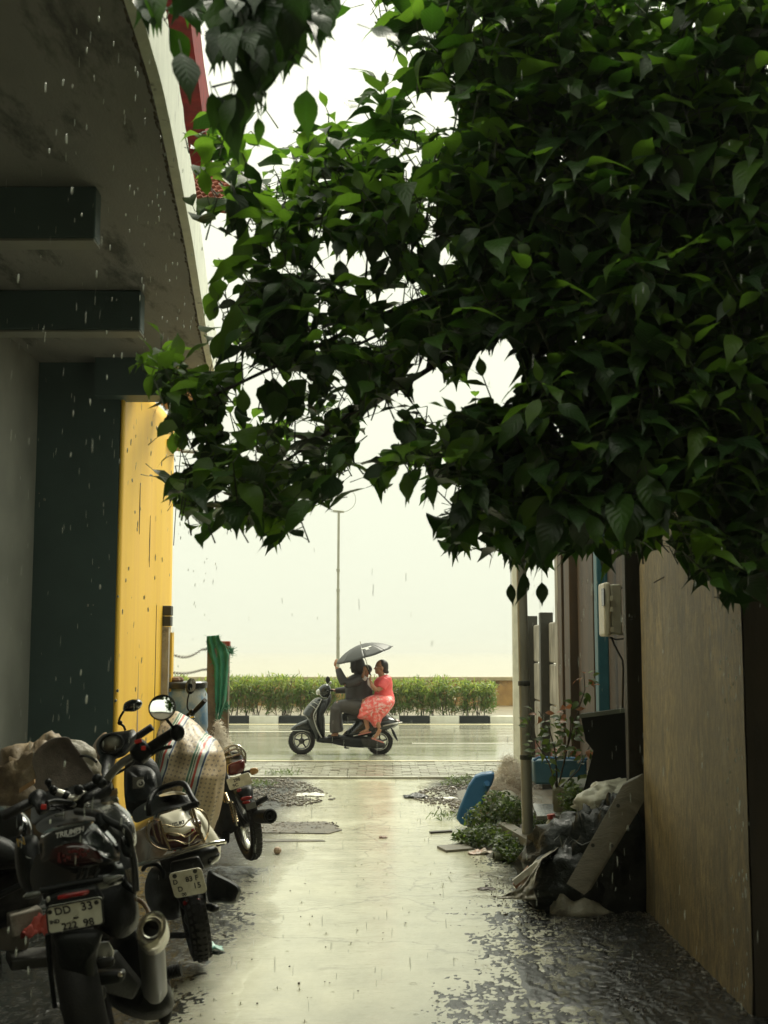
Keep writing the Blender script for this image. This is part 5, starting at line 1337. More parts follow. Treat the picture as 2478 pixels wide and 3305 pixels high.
# plate hanger and red reflector
panel('plate_hanger', [r4(420, 400, 4.16), r4(560, 350, 4.16), r4(850, 300, 4.16), r4(925, 420, 4.16), r4(900, 440, 4.16), r4(420, 520, 4.16), r4(385, 470, 4.16)], .03, m_satin, b1, .01)
pillow('red_reflector', [r4(512, 408, 4.10), r4(530, 385, 4.10), r4(640, 360, 4.10), r4(780, 338, 4.10), r4(792, 360, 4.10), r4(760, 385, 4.10), r4(650, 405, 4.10), r4(530, 424, 4.10)], .008, m_redl, b1)
pillow('plate_lamp', [r4(418, 400, 4.12), r4(440, 392, 4.12), r4(448, 425, 4.12), r4(425, 450, 4.12), r4(414, 430, 4.12)], .008, M('lamp_grey_lens', (.4, .4, .35), rough=.3), b1)
# indicators on a cross bar
rod('indicator_bar', [r4(360, 345, 4.2), r4(650, 285, 4.2), r4(920, 240, 4.2)], .011, m_satin, b1)
for q in ([(908, 240), (940, 215), (1040, 203), (1098, 205), (1085, 225), (1000, 272), (935, 285)], [(200, 405), (235, 365), (330, 342), (368, 352), (365, 385), (320, 405), (240, 418)]):
    pillow('indicator', [r4(x, y, 4.16) for x, y in q], .026, m_smoke, b1)
# tail: upper cowl, lamp, under-tray
pillow('tail_cowl', [r3(430, 1180, 4.35), r3(520, 1080, 4.38), r3(700, 1020, 4.4), r3(960, 985, 4.4), r3(1050, 1000, 4.4), r3(1110, 1060, 4.38), r3(1240, 1210, 4.35), r3(1280, 1400, 4.3), r3(1180, 1420, 4.25), r3(1000, 1270, 4.22), r3(800, 1225, 4.22), r3(600, 1270, 4.22), r3(520, 1400, 4.25), r3(440, 1420, 4.3)], .06, m_gloss, b1, back=1.6, power=2.6)
pillow('tail_lamp', [r3(540, 1420, 4.2), r3(560, 1310, 4.2), r3(680, 1240, 4.2), r3(830, 1222, 4.2), r3(980, 1260, 4.2), r3(1070, 1360, 4.2), r3(1090, 1440, 4.2), r3(900, 1470, 4.2), r3(700, 1480, 4.2)], .03, m_redd, b1, back=.5, power=3)
rl = MB()
for k in range(26):
    u, v_ = rnd.uniform(-1, 1), rnd.uniform(-1, 1)
    rl.box(r3(780 + u * 170, 1360 + v_ * 55 - 18 * u, 4.165), (.006, .004, .008))
rl.build('lamp_facets', M('facet_red', (.10, .01, .01), rough=.4), b1, smooth=0)
pillow('under_tray', [r3(400, 1350, 4.34), r3(540, 1420, 4.26), r3(800, 1480, 4.24), r3(1100, 1440, 4.26), r3(1280, 1420, 4.34), r3(1330, 1600, 4.3), r3(1200, 1700, 4.28), r3(800, 1780, 4.24), r3(420, 1780, 4.28), r3(320, 1600, 4.34)], .05, m_gloss, b1, back=2)
for x in (820, 890, 1010): rod('tray_rib', [r3(x, 1620, 4.2), r3(x + 25, 1560, 4.2), r3(x + 45, 1500, 4.21)], .006, m_satin, b1)
text('lettering', 'TRIUMPH', m_wht, .0235, r3(742, 1118, 4.265), r3(890, 1085, 4.33) - r3(592, 1160, 4.33), V((0, .12, 1)), b1, ext=.0012, shear=.25, bold=.0006)
rod('emblem_swoosh', [r3(668, 1150, 4.262), r3(720, 1158, 4.262), r3(790, 1148, 4.262), r3(860, 1112, 4.262)], .0014, m_wht, b1, 5)
# seat and grab rail
pillow('seat', [r3(380, 1050, 4.75), r3(520, 940, 4.8), r3(800, 870, 4.9), r3(1060, 870, 4.9), r3(1120, 960, 4.8), r3(1060, 1040, 4.6), r3(700, 1060, 4.55), r3(480, 1130, 4.55)], .08, m_seat, b1, back=1.4)
panel('seat_tag', [r3(580, 915, 4.5), r3(690, 905, 4.5), r3(692, 940, 4.5), r3(580, 952, 4.5)], .006, m_smoke, b1, .003)
rod('grab_rail', [r3(820, 890, 4.7), r3(970, 905, 4.55), r3(1060, 930, 4.45), r3(1120, 970, 4.4), r3(1250, 1040, 4.38), r3(1340, 1090, 4.4), r3(1385, 1200, 4.42), r3(1395, 1330, 4.45)], .0135, m_satin, b1, 10)
rod('grab_rail', [r3(1075, 940, 4.42), r3(1085, 1010, 4.4), r3(1110, 1070, 4.38)], .02, m_satin, b1, 8)
rod('frame_tube', [r3(1300, 1190, 4.45), r3(1390, 1260, 4.45), r3(1430, 1420, 4.45), r3(1450, 1600, 4.45), r3(1455, 1740, 4.45)], .013, m_gloss, b1, 10)
pillow('peg_hanger', [r3(1280, 1180, 4.42), r3(1310, 1170, 4.42), r3(1340, 1250, 4.42), r3(1400, 1290, 4.42), r3(1410, 1380, 4.42), r3(1330, 1370, 4.42), r3(1290, 1300, 4.42)], .02, m_satin, b1)
rod('shock_absorber', [r3(1390, 1500, 4.6), r3(1420, 1640, 4.6)], .02, m_chrome, b1, 10)
for s_ in (0, 1): rod('side_frame', [r3(1290, 1520 + 60 * s_, 4.5), r3(1340, 1650 + 40 * s_, 4.5), r3(1450, 1760, 4.48)], .008, m_satin, b1)
pillow('left_pannier_stay', [r3(160, 1250, 4.5), r3(300, 1150, 4.5), r3(420, 1200, 4.5), r3(440, 1600, 4.45), r3(330, 1750, 4.45), r3(200, 1650, 4.5)], .07, m_satin, b1)
rod('stay_highlight', [r3(275, 1370, 4.42), r3(290, 1385, 4.42), r3(335, 1395, 4.42)], .003, m_smoke, b1)
text('lettering', 'N', M('gold_print', (.35, .22, .03), rough=.5), .04, r3(225, 1220, 4.41), V((1, 0, .3)), V((0, .1, 1)), b1)
# tank, cap, reservoir
pillow('fuel_tank', [r3(900, 830, 5.0), r3(1000, 770, 5.05), r3(1170, 770, 5.05), r3(1300, 830, 5.0), r3(1400, 930, 4.95), r3(1450, 1080, 4.9), r3(1450, 1250, 4.9), r3(1330, 1300, 4.9), r3(1150, 1150, 4.9), r3(980, 1000, 4.95)], .10, M('tank_paint', (.05, .055, .052), (.035, .04, .038), rough=.2, coat=.9, bump=.3, bscale=160, c3=(.45, .45, .38), c3at=.60, c3scale=9), b1, back=1.6)
MB().lathe(r3(1170, 790, 5.0), V((-.2, -.2, 1)), [(0, .012), (.034, .012), (.038, 0)], 20).build('filler_cap', m_chrome, b1)
MB().lathe(r3(1190, 720, 5.3), V((-.2, -.1, 1)), [(.026, -.05), (.026, 0), (.03, .002), (.03, .022), (0, .024)], 18).build('fluid_reservoir', M('amber_reservoir', (.2, .13, .05), rough=.3), b1)
# handlebar
hb = [r3(575, 672, 5.15), r3(640, 690, 5.15), r3(700, 712, 5.15), r3(745, 745, 5.15), r3(800, 742, 5.15), r3(860, 708, 5.18), r3(960, 655, 5.25), r3(1060, 605, 5.3), r3(1140, 560, 5.3), r3(1200, 480, 5.3), r3(1290, 385, 5.3), r3(1370, 330, 5.3), r3(1470, 280, 5.3)]
hbar = rod('handlebar', hb[:9], .0145, m_alu, b1, 12)
rod('bar_end', hb[8:], .0175, M('grey_bar', (.16, .16, .14), rough=.35, metal=.4), hbar, 12)
for x, y in ((710, 720), (585, 675)): MB().lathe(r3(x, y, 5.15), r3(745, 745, 5.15) - r3(660, 700, 5.15), [(.0145, -.012), (.018, -.01), (.018, .01), (.0145, .012)], 12).build('bar_clamp', m_satin, hbar)
rod('bar_pad', [r3(810, 690, 5.2), r3(930, 640, 5.22), r3(1050, 575, 5.28)], .019, m_satin, hbar, 8)
for x, y in ((840, 660), (1040, 545), (1090, 590)): MB().ell(r3(x, y, 5.14), (.022, .022, .022)).build('clamp_bolt', m_satin, hbar)
rod('bar_crown', [r3(800, 690, 5.3), r3(870, 780, 5.2), r3(980, 760, 5.2), r3(1150, 640, 5.3)], .035, m_satin, hbar, 8)
gl = [r3(400, 765, 5.1), r3(300, 805, 5.05), r3(170, 870, 5.0), r3(20, 945, 4.98)]
rod('grip', gl, .0195, m_rub, hbar, 12)
grl = [z3(870, 500, 5.25), z3(950, 445, 5.2), z3(1050, 385, 5.15)]
rod('grip', grl, .021, m_rub, hbar, 12)
rdg = MB()
for i in range(16):
    t = i / 15; p = grl[0].lerp(grl[2], .08 + .85 * t); rdg.lathe(p, grl[2] - grl[0], [(.0205, -.0025), (.0235, 0), (.0205, .0025)], 12)
    p = gl[0].lerp(gl[3], .05 + .9 * t); rdg.lathe(p, gl[3] - gl[0], [(.019, -.002), (.0215, 0), (.019, .002)], 12)
rdg.build('grip_ribs', m_rub, hbar)
pillow('switch_block', [r3(300, 740, 5.05), r3(380, 660, 5.08), r3(470, 670, 5.1), r3(520, 760, 5.1), r3(520, 880, 5.05), r3(420, 930, 5.02), r3(370, 850, 5.02)], .035, m_satin, hbar)
pillow('switch_block', [z3(790, 470, 5.2), z3(840, 430, 5.2), z3(890, 480, 5.2), z3(900, 530, 5.2), z3(850, 585, 5.2), z3(800, 560, 5.2), z3(770, 510, 5.2)], .035, m_satin, hbar)
MB().box(r3(468, 842, 4.99), (.022, .01, .02)).build('red_switch', m_redb, hbar, bevel=.003)
MB().box(z3(853, 487, 5.15), (.018, .01, .018)).build('red_switch', m_redb, hbar, bevel=.003)
MB().box(z3(822, 446, 5.17), (.03, .01, .016), Matrix.Rotation(-.3, 3, 'Y')).build('red_switch', m_redb, hbar, bevel=.003)
rod('brake_lever', [z3(880, 540, 5.25), z3(930, 505, 5.2), z3(975, 487, 5.18), z3(1018, 478, 5.16)], .008, m_satin, hbar, 8)
rod('clutch_lever', [r3(500, 800, 5.0), r3(600, 780, 5.05), r3(760, 800, 5.1), r3(800, 830, 5.1)], .010, m_satin, hbar, 8)
rod('throttle_cable', [z3(800, 560, 5.25), z3(760, 600, 5.3), z3(690, 640, 5.35)], .006, m_rub, hbar, 6)
MB().ell(z3(1055, 395, 5.13), (.03, .028, .035)).build('bar_end_mount', m_satin, hbar)
mir = rod('mirror_stem', [z3(1045, 385, 5.13), z3(1018, 350, 5.12), z3(990, 315, 5.1)], .0065, m_satin, hbar, 8)
mc = z3(964, 247, 5.08); mn = V((.10, -1, .43)).normalized()
MB().lathe(mc, mn, [(0, -.03), (.03, -.026), (.048, -.014), (.0555, 0), (.0545, .006), (.0505, .004), (.0500, -.002)], 36).build('mirror_shell', m_satin, mir)
MB().lathe(mc, mn, [(0, .0045), (.013, .0042), (.026, .0033), (.039, .0018), (.048, .0004), (.0515, -.0004)], 36).build('mirror_glass', m_mirror, mir, smooth=180)
# phone ball mount, dash, yokes
rod('ball_mount', [r3(560, 690, 5.12), r3(540, 640, 5.12), r3(518, 600, 5.12)], .010, m_satin, b1, 8)
MB().ell(r3(515, 578, 5.12), .0145).build('mount_ball', m_satin, b1)
MB().ell(r3(568, 655, 5.1), .016).build('mount_ball', m_satin, b1)
pillow('instrument', [r3(640, 680, 5.35), r3(680, 640, 5.35), r3(780, 622, 5.35), r3(880, 640, 5.35), r3(900, 690, 5.35), r3(840, 730, 5.3), r3(720, 720, 5.3)], .04, m_gloss, b1)
pillow('headstock', [r3(820, 700, 5.4), r3(1100, 560, 5.4), r3(1180, 640, 5.35), r3(1120, 760, 5.3), r3(900, 830, 5.2), r3(780, 800, 5.2)], .07, m_satin, b1)
for i in range(9):
    rod('cable', [r3(420 + i * 45, 830 + (i % 3) * 25, 5.15 + .02 * i), r3(560 + i * 40, 860 - (i % 2) * 40, 5.3), r3(860 + i * 30, 800 - i * 9, 5.35)], .005, m_rub, b1, 5)
pillow('front_fairing', [r3(330, 900, 5.5), r3(420, 700, 5.6), r3(900, 640, 5.6), r3(1100, 760, 5.5), r3(900, 1000, 5.3), r3(400, 1050, 5.3)], .1, m_satin, b1)
ws = [(395, 660), (385, 520), (352, 400), (355, 310), (390, 240), (470, 165), (560, 112), (650, 98), (735, 105), (775, 170), (860, 275), (950, 420), (1020, 520), (990, 580), (850, 625), (640, 680)]
wsp = spline_closed([r3(x, y, 5.75 - .00012 * abs(x - 640)) for x, y in ws], 3)
wcn = sum(wsp, V()) / len(wsp)
rings = [[wcn + (p - wcn) * r + V((0, .10 * (1 - r * r), 0)) for p in wsp] for r in (1, .8, .6, .4, .2, .02)]
MB().loft(rings, cap=False).build('windscreen', m_glassy, b1, smooth=180, solid=.004)
rod('screen_bracket', [r3(860, 300, 5.7), r3(920, 295, 5.6), r3(980, 320, 5.5), r3(1030, 360, 5.45)], .006, m_satin, b1, 6)

# ---------------------------------------------------------------- another motorcycle, mostly outside the left edge
b0_ = thing('motorcycle', onz(-60, 3250), 'black motorcycle cut off by the left edge of the picture', 'motorcycle')
wheel(b0_, W(-60, 2960, 5.7), V((1, .3, .2)), .29, .1, 0, True, m_satin)
pillow('fuel_tank', [W(-60, 2640, 5.9), W(20, 2600, 5.9), W(95, 2640, 5.8), W(110, 2760, 5.8), W(60, 2830, 5.8), W(-60, 2830, 5.8)], .14, m_gloss, b0_, back=1.3)
pillow('engine', [W(-80, 2800, 5.9), W(110, 2790, 5.8), W(140, 2880, 5.8), W(90, 2960, 5.8), W(-80, 3000, 5.8)], .12, m_engine, b0_, back=1.3)
pillow('seat', [W(-120, 2700, 5.6), W(10, 2700, 5.6), W(80, 2760, 5.6), W(60, 2800, 5.6), W(-120, 2800, 5.6)], .1, m_seat, b0_, back=1.3)
rod('frame_tube', [W(60, 2700, 5.6), W(120, 2780, 5.6), W(150, 2900, 5.6)], .014, m_satin, b0_, 8)
rod('frame_tube', [W(-20, 2900, 5.5), W(60, 2860, 5.5), W(140, 2840, 5.5)], .014, m_satin, b0_, 8)

# ---------------------------------------------------------------- white scooter behind it
b2 = thing('scooter', onz(640, 3045), 'cream and pink scooter with brass wire guard parked leaning behind the black motorcycle', 'scooter')
wheel(b2, W(628, 2960, 6.72), V((1, .28, .2)), .225, .105, 0, True, m_satin, 36)
pillow('mudguard', [z3(1040, 1300, 6.62), z3(1200, 1290, 6.62), z3(1225, 1400, 6.6), z3(1205, 1440, 6.6), z3(1100, 1450, 6.6), z3(1060, 1400, 6.6)], .05, m_satin, b2)
PT = [r5(588, 1868, 6.5), r5(905, 1805, 6.5), r5(945, 2050, 6.53), r5(655, 2110, 6.53)]
xd, yd = (PT[1] - PT[0]).normalized(), (PT[0] - PT[3]).normalized(); cp2 = sum(PT, V()) / 4; nrm = xd.cross(yd).normalized()
if nrm.y > 0: nrm = -nrm
w2, h2 = (PT[1] - PT[0]).length, (PT[0] - PT[3]).length
np2 = MB().slab(rrect(cp2, xd, yd, w2, h2, .02), -nrm * .006).build('number_plate', m_platew, b2)
for u, v_ in ((-.33, .36), (.30, .40)): MB().lathe(cp2 + xd * w2 * u + yd * h2 * v_ + nrm * .001, nrm, [(0, .004), (.011, .003), (.012, 0)], 10).build('screw', m_dkconc, np2)
plate_text([('D', -w2 * .36, h2 * .12, .034), ('83 F', w2 * .15, h2 * .14, .038), ('D', -w2 * .27, -h2 * .18, .036), ('15', w2 * .25, -h2 * .16, .042), ('00', -w2 * .2, -h2 * .40, .024)], cp2 + nrm * .002, xd, yd, np2)
panel('plate_carrier', [r5(600, 1760, 6.56), r5(870, 1700, 6.56), r5(930, 1830, 6.56), r5(600, 1890, 6.56)], .04, m_satin, b2, .01)
pillow('red_reflector', [z3(1095, 1392, 6.55), z3(1182, 1378, 6.55), z3(1186, 1410, 6.55), z3(1100, 1425, 6.55)], .012, m_redl, b2, power=4)
pillow('rear_undertray', [r5(520, 1700, 6.8), r5(900, 1600, 6.8), r5(1060, 1620, 6.8), r5(1050, 1760, 6.85), r5(900, 1830, 6.8), r5(700, 1850, 6.75), r5(560, 1850, 6.75)], .06, m_satin, b2)
pillow('side_panel', [r5(250, 1490, 7.4), r5(330, 1440, 7.2), r5(400, 1370, 6.9), r5(480, 1330, 6.8), r5(560, 1560, 6.7), r5(560, 1660, 6.7), r5(440, 1740, 6.8), r5(300, 1790, 7.1), r5(215, 1800, 7.4)], .07, m_cpink, b2, back=1.5)
pillow('side_panel', [r5(830, 1240, 6.9), r5(900, 1270, 6.9), r5(990, 1400, 6.9), r5(1080, 1540, 6.95), r5(1092, 1640, 6.95), r5(1060, 1740, 6.9), r5(960, 1790, 6.85), r5(930, 1600, 6.8), r5(850, 1400, 6.8)], .07, m_cwhite, b2, back=1.6)
pillow('tail_pod', [r5(960, 1700, 6.8), r5(1040, 1640, 6.85), r5(1090, 1680, 6.85), r5(1060, 1750, 6.85), r5(980, 1790, 6.8)], .05, m_gloss, b2)
pillow('tail_lamp', [r5(440, 1370, 6.74), r5(500, 1340, 6.74), r5(860, 1330, 6.72), r5(900, 1450, 6.7), r5(890, 1560, 6.7), r5(760, 1610, 6.68), r5(600, 1640, 6.68), r5(480, 1590, 6.7), r5(400, 1490, 6.74)], .06, m_maroon, b2, back=1.3)
pillow('rear_cowl', [r5(495, 1310, 6.72), r5(560, 1280, 6.74), r5(720, 1235, 6.76), r5(790, 1300, 6.74), r5(840, 1380, 6.7), r5(835, 1430, 6.66), r5(720, 1490, 6.62), r5(640, 1500, 6.62), r5(560, 1470, 6.64), r5(500, 1400, 6.68)], .055, m_cwhite, b2, back=1.3)
pillow('red_lamp_window', [r5(800, 1440, 6.62), r5(835, 1425, 6.62), r5(850, 1460, 6.62), r5(820, 1470, 6.62)], .01, m_redl, b2)
text('lettering', 'SUZUKI', m_ink, .026, r5(655, 1388, 6.60), r5(730, 1370, 6.6) - r5(580, 1410, 6.6), V((0, .25, 1)), b2, ext=.001, bold=.0012, shear=.1)
gd = 6.55
wires = [[(500, 1350), (540, 1490), (600, 1640)], [(475, 1370), (510, 1500), (530, 1580)], [(425, 1400), (450, 1490), (485, 1570)], [(820, 1235), (870, 1400), (930, 1565)], [(845, 1232), (930, 1270), (975, 1380), (965, 1480), (930, 1560)], [(790, 1250), (850, 1420), (905, 1530)],
         [(505, 1392), (560, 1392), (640, 1412), (720, 1410), (780, 1350), (835, 1320)], [(545, 1478), (620, 1472), (700, 1488), (745, 1510), (800, 1480), (900, 1390)], [(570, 1545), (650, 1545), (740, 1578), (800, 1560), (860, 1490), (920, 1480)],
         [(400, 1350), (370, 1420), (385, 1530), (450, 1600), (520, 1625), (600, 1640)], [(372, 1390), (440, 1350), (500, 1335)]]
for wv in wires: rod('guard_wire', [r5(x, y, gd) for x, y in wv], .0042, m_gold, b2, 6)
for wv in wires[:1] + wires[3:4]: rod('guard_post', [r5(x, y, gd - .01) for x, y in wv], .0075, m_gold, b2, 8)
rod('guard_bar', [r5(225, 1800, 6.9), r5(520, 1715, 6.55), r5(800, 1630, 6.5), r5(1000, 1575, 6.5), r5(1120, 1555, 6.55)], .011, m_chrome, b2, 10)
rod('guard_bar', [r5(1120, 1555, 6.55), r5(1130, 1568, 6.6), r5(1060, 1590, 6.7)], .009, m_chrome, b2, 8)
# seat and grab rail
pillow('seat', [r5(240, 1260, 7.6), r5(400, 1150, 7.3), r5(500, 1100, 7.0), r5(640, 1075, 7.0), r5(740, 1080, 7.0), r5(820, 1150, 6.95), r5(830, 1190, 6.9), r5(700, 1225, 6.85), r5(520, 1270, 6.85), r5(380, 1330, 7.1), r5(260, 1370, 7.5)], .08, m_seat, b2, back=1.4)
pillow('seat_highlight', [r5(500, 1100, 6.92), r5(600, 1068, 6.92), r5(680, 1064, 6.92), r5(745, 1085, 6.9), r5(755, 1104, 6.9), r5(640, 1098, 6.88), r5(510, 1118, 6.88)], .012, M('ochre_highlight', (.42, .28, .08), (.5, .47, .36), scale=5, rough=.35), b2)  # pale ochre strip paints a highlight onto the seat top
rod('grab_rail', [r5(395, 1300, 6.9), r5(392, 1200, 6.9), r5(420, 1110, 6.95), r5(490, 1045, 7.0), r5(600, 1005, 7.0), r5(690, 985, 6.95), r5(750, 1010, 6.9), r5(790, 1080, 6.85), r5(820, 1140, 6.8), r5(860, 1190, 6.75)], .016, m_satin, b2, 10)
rod('rail_bracket', [r5(720, 1240, 6.75), r5(800, 1210, 6.75), r5(870, 1190, 6.75)], .018, m_satin, b2, 8)
# leg shield with glove box, steering column, head set
pillow('glove_box', [r5(170, 1110, 8.0), r5(165, 900, 8.05), r5(190, 840, 8.1), r5(260, 810, 8.1), r5(380, 825, 8.1), r5(440, 870, 8.05), r5(465, 930, 8.0), r5(480, 1060, 7.95), r5(470, 1150, 7.9), r5(300, 1190, 7.9)], .05, m_satin, b2, back=1.2, power=3)
stk = [r5(235, 930, 7.925), r5(345, 925, 7.925), r5(348, 1030, 7.925), r5(236, 1042, 7.925)]
panel('sticker', stk, .004, m_smoke, b2, 0)
MB().lathe(r5(312, 988, 7.9), (0, -1, .1), [(.0, .002), (.024, .002), (.024, -.004)], 24).build('round_badge', m_wht, b2)
MB().lathe(r5(314, 990, 7.895), (0, -1, .1), [(.006, .003), (.014, .003), (.014, 0)], 16, arc=(0, 4.4)).build('badge_mark', m_ink, b2)
rod('steering_column', [r3(1100, 640, 7.6), r3(1110, 480, 7.7), r3(1150, 330, 7.8)], .05, m_satin, b2, 12)
pillow('head_shell', [r3(950, 290, 8.15), r3(1000, 170, 8.2), r3(1060, 90, 8.2), r3(1140, 45, 8.2), r3(1150, 200, 8.1), r3(1060, 470, 8.05), r3(960, 450, 8.1)], .06, m_cpink, b2, back=1.5)
hs_ = pillow('handlebar_cover', [r3(1035, 150, 8.0), r3(1100, 70, 8.0), r3(1220, 42, 8.0), r3(1360, 25, 8.0), r3(1425, 12, 8.0), r3(1462, 70, 7.95), r3(1430, 180, 7.9), r3(1340, 290, 7.85), r3(1200, 340, 7.85), r3(1130, 350, 7.85), r3(1070, 300, 7.9), r3(1035, 230, 7.95)], .07, m_satin, b2, back=1.4, power=3)
ox, oz = V((.9, 0, .42)).normalized(), None
on = V((.05, -1, .35)).normalized(); oz = on.cross(ox).normalized(); ox = oz.cross(on)
oc = r3(1195, 162, 7.79)
def oval(c, rx, rz, off, n=32): return [c + ox * (math.cos(2 * math.pi * k / n) * rx) + oz * (math.sin(2 * math.pi * k / n) * rz) + on * off for k in range(n)]
MB().loft([oval(oc, .076, .062, -.03), oval(oc, .076, .062, .008), oval(oc, .066, .052, .012), oval(oc, .062, .048, .0)], cap=False).build('dial_rim', m_satin, hs_, smooth=40)
MB().loft([oval(oc, .064, .05, .001), oval(oc, .01, .008, .006)]).build('speedometer', M('dial_glass', (.24, .235, .19), (.15, .15, .12), scale=30, rough=.3, coat=.1), hs_, smooth=180)
gr2 = [z3(800, 430, 8.0), z3(850, 395, 8.0), z3(905, 360, 8.0)]
rod('grip', gr2, .022, m_rub, hs_, 10)
rdg = MB()
for i in range(9): rdg.lathe(gr2[0].lerp(gr2[2], .3 + .65 * i / 8), gr2[2] - gr2[0], [(.022, -.004), (.026, 0), (.022, .004)], 10)
rdg.build('grip_ribs', m_rub, hs_)
mir = rod('mirror_stem', [r5(165, 475, 8.0), r5(145, 430, 8.0), r5(105, 400, 8.0), r5(112, 350, 8.0), r5(150, 285, 8.0)], .0075, m_satin, hs_, 8)
MB().ell(r5(112, 400, 8.0), .016).build('mirror_joint', m_satin, mir)
pillow('mirror_shell', [r5(142, 250, 8.0), r5(160, 205, 8.0), r5(230, 172, 8.0), r5(300, 172, 8.0), r5(330, 205, 8.0), r5(310, 255, 8.0), r5(250, 290, 8.0), r5(180, 292, 8.0), r5(145, 280, 8.0)], .045, m_gloss, mir, back=1)
pillow('legshield', [r5(150, 900, 8.2), r5(200, 760, 8.2), r5(330, 700, 8.2), r5(470, 800, 8.2), r5(520, 1000, 8.15), r5(480, 1250, 8.1), r5(200, 1300, 8.1)], .06, m_satin, b2)
# engine side and silencer
pillow('silencer', [z3(1235, 1225, 6.7), z3(1290, 1235, 6.65), z3(1400, 1290, 6.6), z3(1432, 1330, 6.6), z3(1425, 1370, 6.6), z3(1395, 1412, 6.6), z3(1300, 1405, 6.65), z3(1235, 1390, 6.7)], .065, m_satin, b2, back=1, power=3)
pillow('crankcase', [z3(900, 1200, 7.0), z3(1050, 1180, 6.9), z3(1080, 1350, 6.9), z3(1060, 1500, 6.95), z3(920, 1480, 7.0), z3(860, 1350, 7.1)], .1, m_engine, b2)
rod('crash_hoop', [z3(850, 1210, 6.9), z3(870, 1185, 6.85), z3(930, 1178, 6.8), z3(965, 1210, 6.8), z3(970, 1260, 6.8)], .012, m_satin, b2, 8)
for s_ in ((1240, 1430), (1270, 1440)): MB().ell(z3(s_[0], s_[1], 6.7), (.03, .03, .02)).build('stand_foot', m_satin, b2)
rod('kick_lever', [z3(985, 1600, 6.8), z3(1060, 1600, 6.75), z3(1110, 1600, 6.7)], .016, m_rub, b2, 8)
rod('front_fork', [r3(1100, 640, 7.7), W(300, 2760, 7.9)], .04, m_satin, b2, 8)
wheel(b2, W(290, 2860, 7.95), V((1, .28, .2)), .225, .10, 0, True, m_satin, 30)
pillow('floorboard', [r5(0, 1500, 7.9), r5(250, 1480, 7.5), r5(300, 1800, 7.2), r5(0, 1850, 7.6)], .08, m_satin, b2)

# ---------------------------------------------------------------- small commuter motorcycle farther back
b3 = thing('motorcycle', onz(822, 2764), 'small dark commuter motorcycle with chrome rear carrier and amber indicator beyond the covered scooter', 'motorcycle')
wheel(b3, W(792, 2650, 9.75), V((1, .42, .20)), .295, .085, 36, True, m_chrome, 50)
pillow('rear_mudguard', [r5(1230, 1060, 9.6), r5(1380, 1005, 9.6), r5(1415, 1130, 9.55), r5(1440, 1235, 9.5), r5(1345, 1252, 9.5), r5(1290, 1200, 9.55), r5(1250, 1130, 9.6)], .05, m_satin, b3, back=1.2)
panel('mud_flap', [r5(1330, 1190, 9.46), r5(1425, 1165, 9.46), r5(1445, 1225, 9.45), r5(1345, 1252, 9.45)], .006, m_smoke, b3, .002)
PT = [r5(1145, 955, 9.4), r5(1365, 882, 9.4), r5(1395, 985, 9.42), r5(1182, 1060, 9.42)]
xd, yd = (PT[1] - PT[0]).normalized(), (PT[0] - PT[3]).normalized(); cp3 = sum(PT, V()) / 4; nrm = xd.cross(yd).normalized()
if nrm.y > 0: nrm = -nrm
w3, h3 = (PT[1] - PT[0]).length, (PT[0] - PT[3]).length
np3 = MB().slab(rrect(cp3, xd, yd, w3, h3, .012), -nrm * .006).build('number_plate', m_platew, b3)
plate_text([('298', -w3 * .08, h3 * .2, .035), ('9C', -w3 * .2, -h3 * .22, .035)], cp3 + nrm * .002, xd, yd, np3)
pillow('tail_lamp', [r5(1155, 860, 9.5), r5(1170, 800, 9.5), r5(1300, 755, 9.5), r5(1325, 780, 9.5), r5(1328, 850, 9.5), r5(1290, 890, 9.5), r5(1190, 915, 9.5), r5(1160, 900, 9.5)], .05, M('brown_red_lens', (.13, .018, .013), (.08, .01, .01), scale=20, rough=.2, coat=.6), b3, back=1, power=3.5)
for q in ([(1248, 1048), (1288, 1036), (1292, 1064), (1256, 1074)], [(1292, 1128), (1384, 1112), (1388, 1140), (1298, 1158)], [(1306, 1168), (1372, 1158), (1374, 1180), (1312, 1192)]):
    pillow('red_reflector', [r5(x, y, 9.44) for x, y in q], .008, m_redl, b3, power=4)
rod('indicator_stalk', [r5(1290, 895, 9.5), r5(1330, 882, 9.5), r5(1390, 868, 9.5)], .012, m_satin, b3, 8)
pillow('indicator', [r5(1375, 850, 9.46), r5(1445, 835, 9.46), r5(1457, 885, 9.46), r5(1392, 908, 9.46)], .03, m_amber, b3, power=4)
for wv in ([(1105, 690), (1160, 640), (1240, 618), (1290, 640), (1330, 700), (1330, 790)], [(1110, 705), (1190, 668), (1270, 650), (1300, 700), (1325, 760)], [(1120, 745), (1200, 725), (1290, 700)], [(1160, 640), (1180, 690), (1210, 735)], [(1240, 620), (1262, 670), (1290, 710)]):
    rod('carrier_bar', [r5(x, y, 9.55) for x, y in wv], .008, m_chrome, b3, 8)
pillow('seat', [r5(1060, 740, 10.0), r5(1130, 690, 9.8), r5(1250, 680, 9.7), r5(1310, 720, 9.65), r5(1310, 770, 9.6), r5(1180, 800, 9.6), r5(1080, 820, 9.9)], .05, m_seat, b3)
pillow('side_body', [r5(1000, 900, 10.0), r5(1150, 880, 9.9), r5(1230, 1060, 9.8), r5(1300, 1250, 9.75), r5(1270, 1420, 9.8), r5(1120, 1500, 9.9), r5(1020, 1450, 10)], .09, m_engine, b3, back=1.2)
for k in range(6): rod('frame_tube', [r5(1100 + 25 * k, 1080 + 20 * k, 9.7), r5(1180 + 22 * k, 1200 + 22 * k, 9.68), r5(1260 + 18 * k, 1420 - 8 * k, 9.68)], .009, m_satin if k % 2 else m_engine, b3, 6)
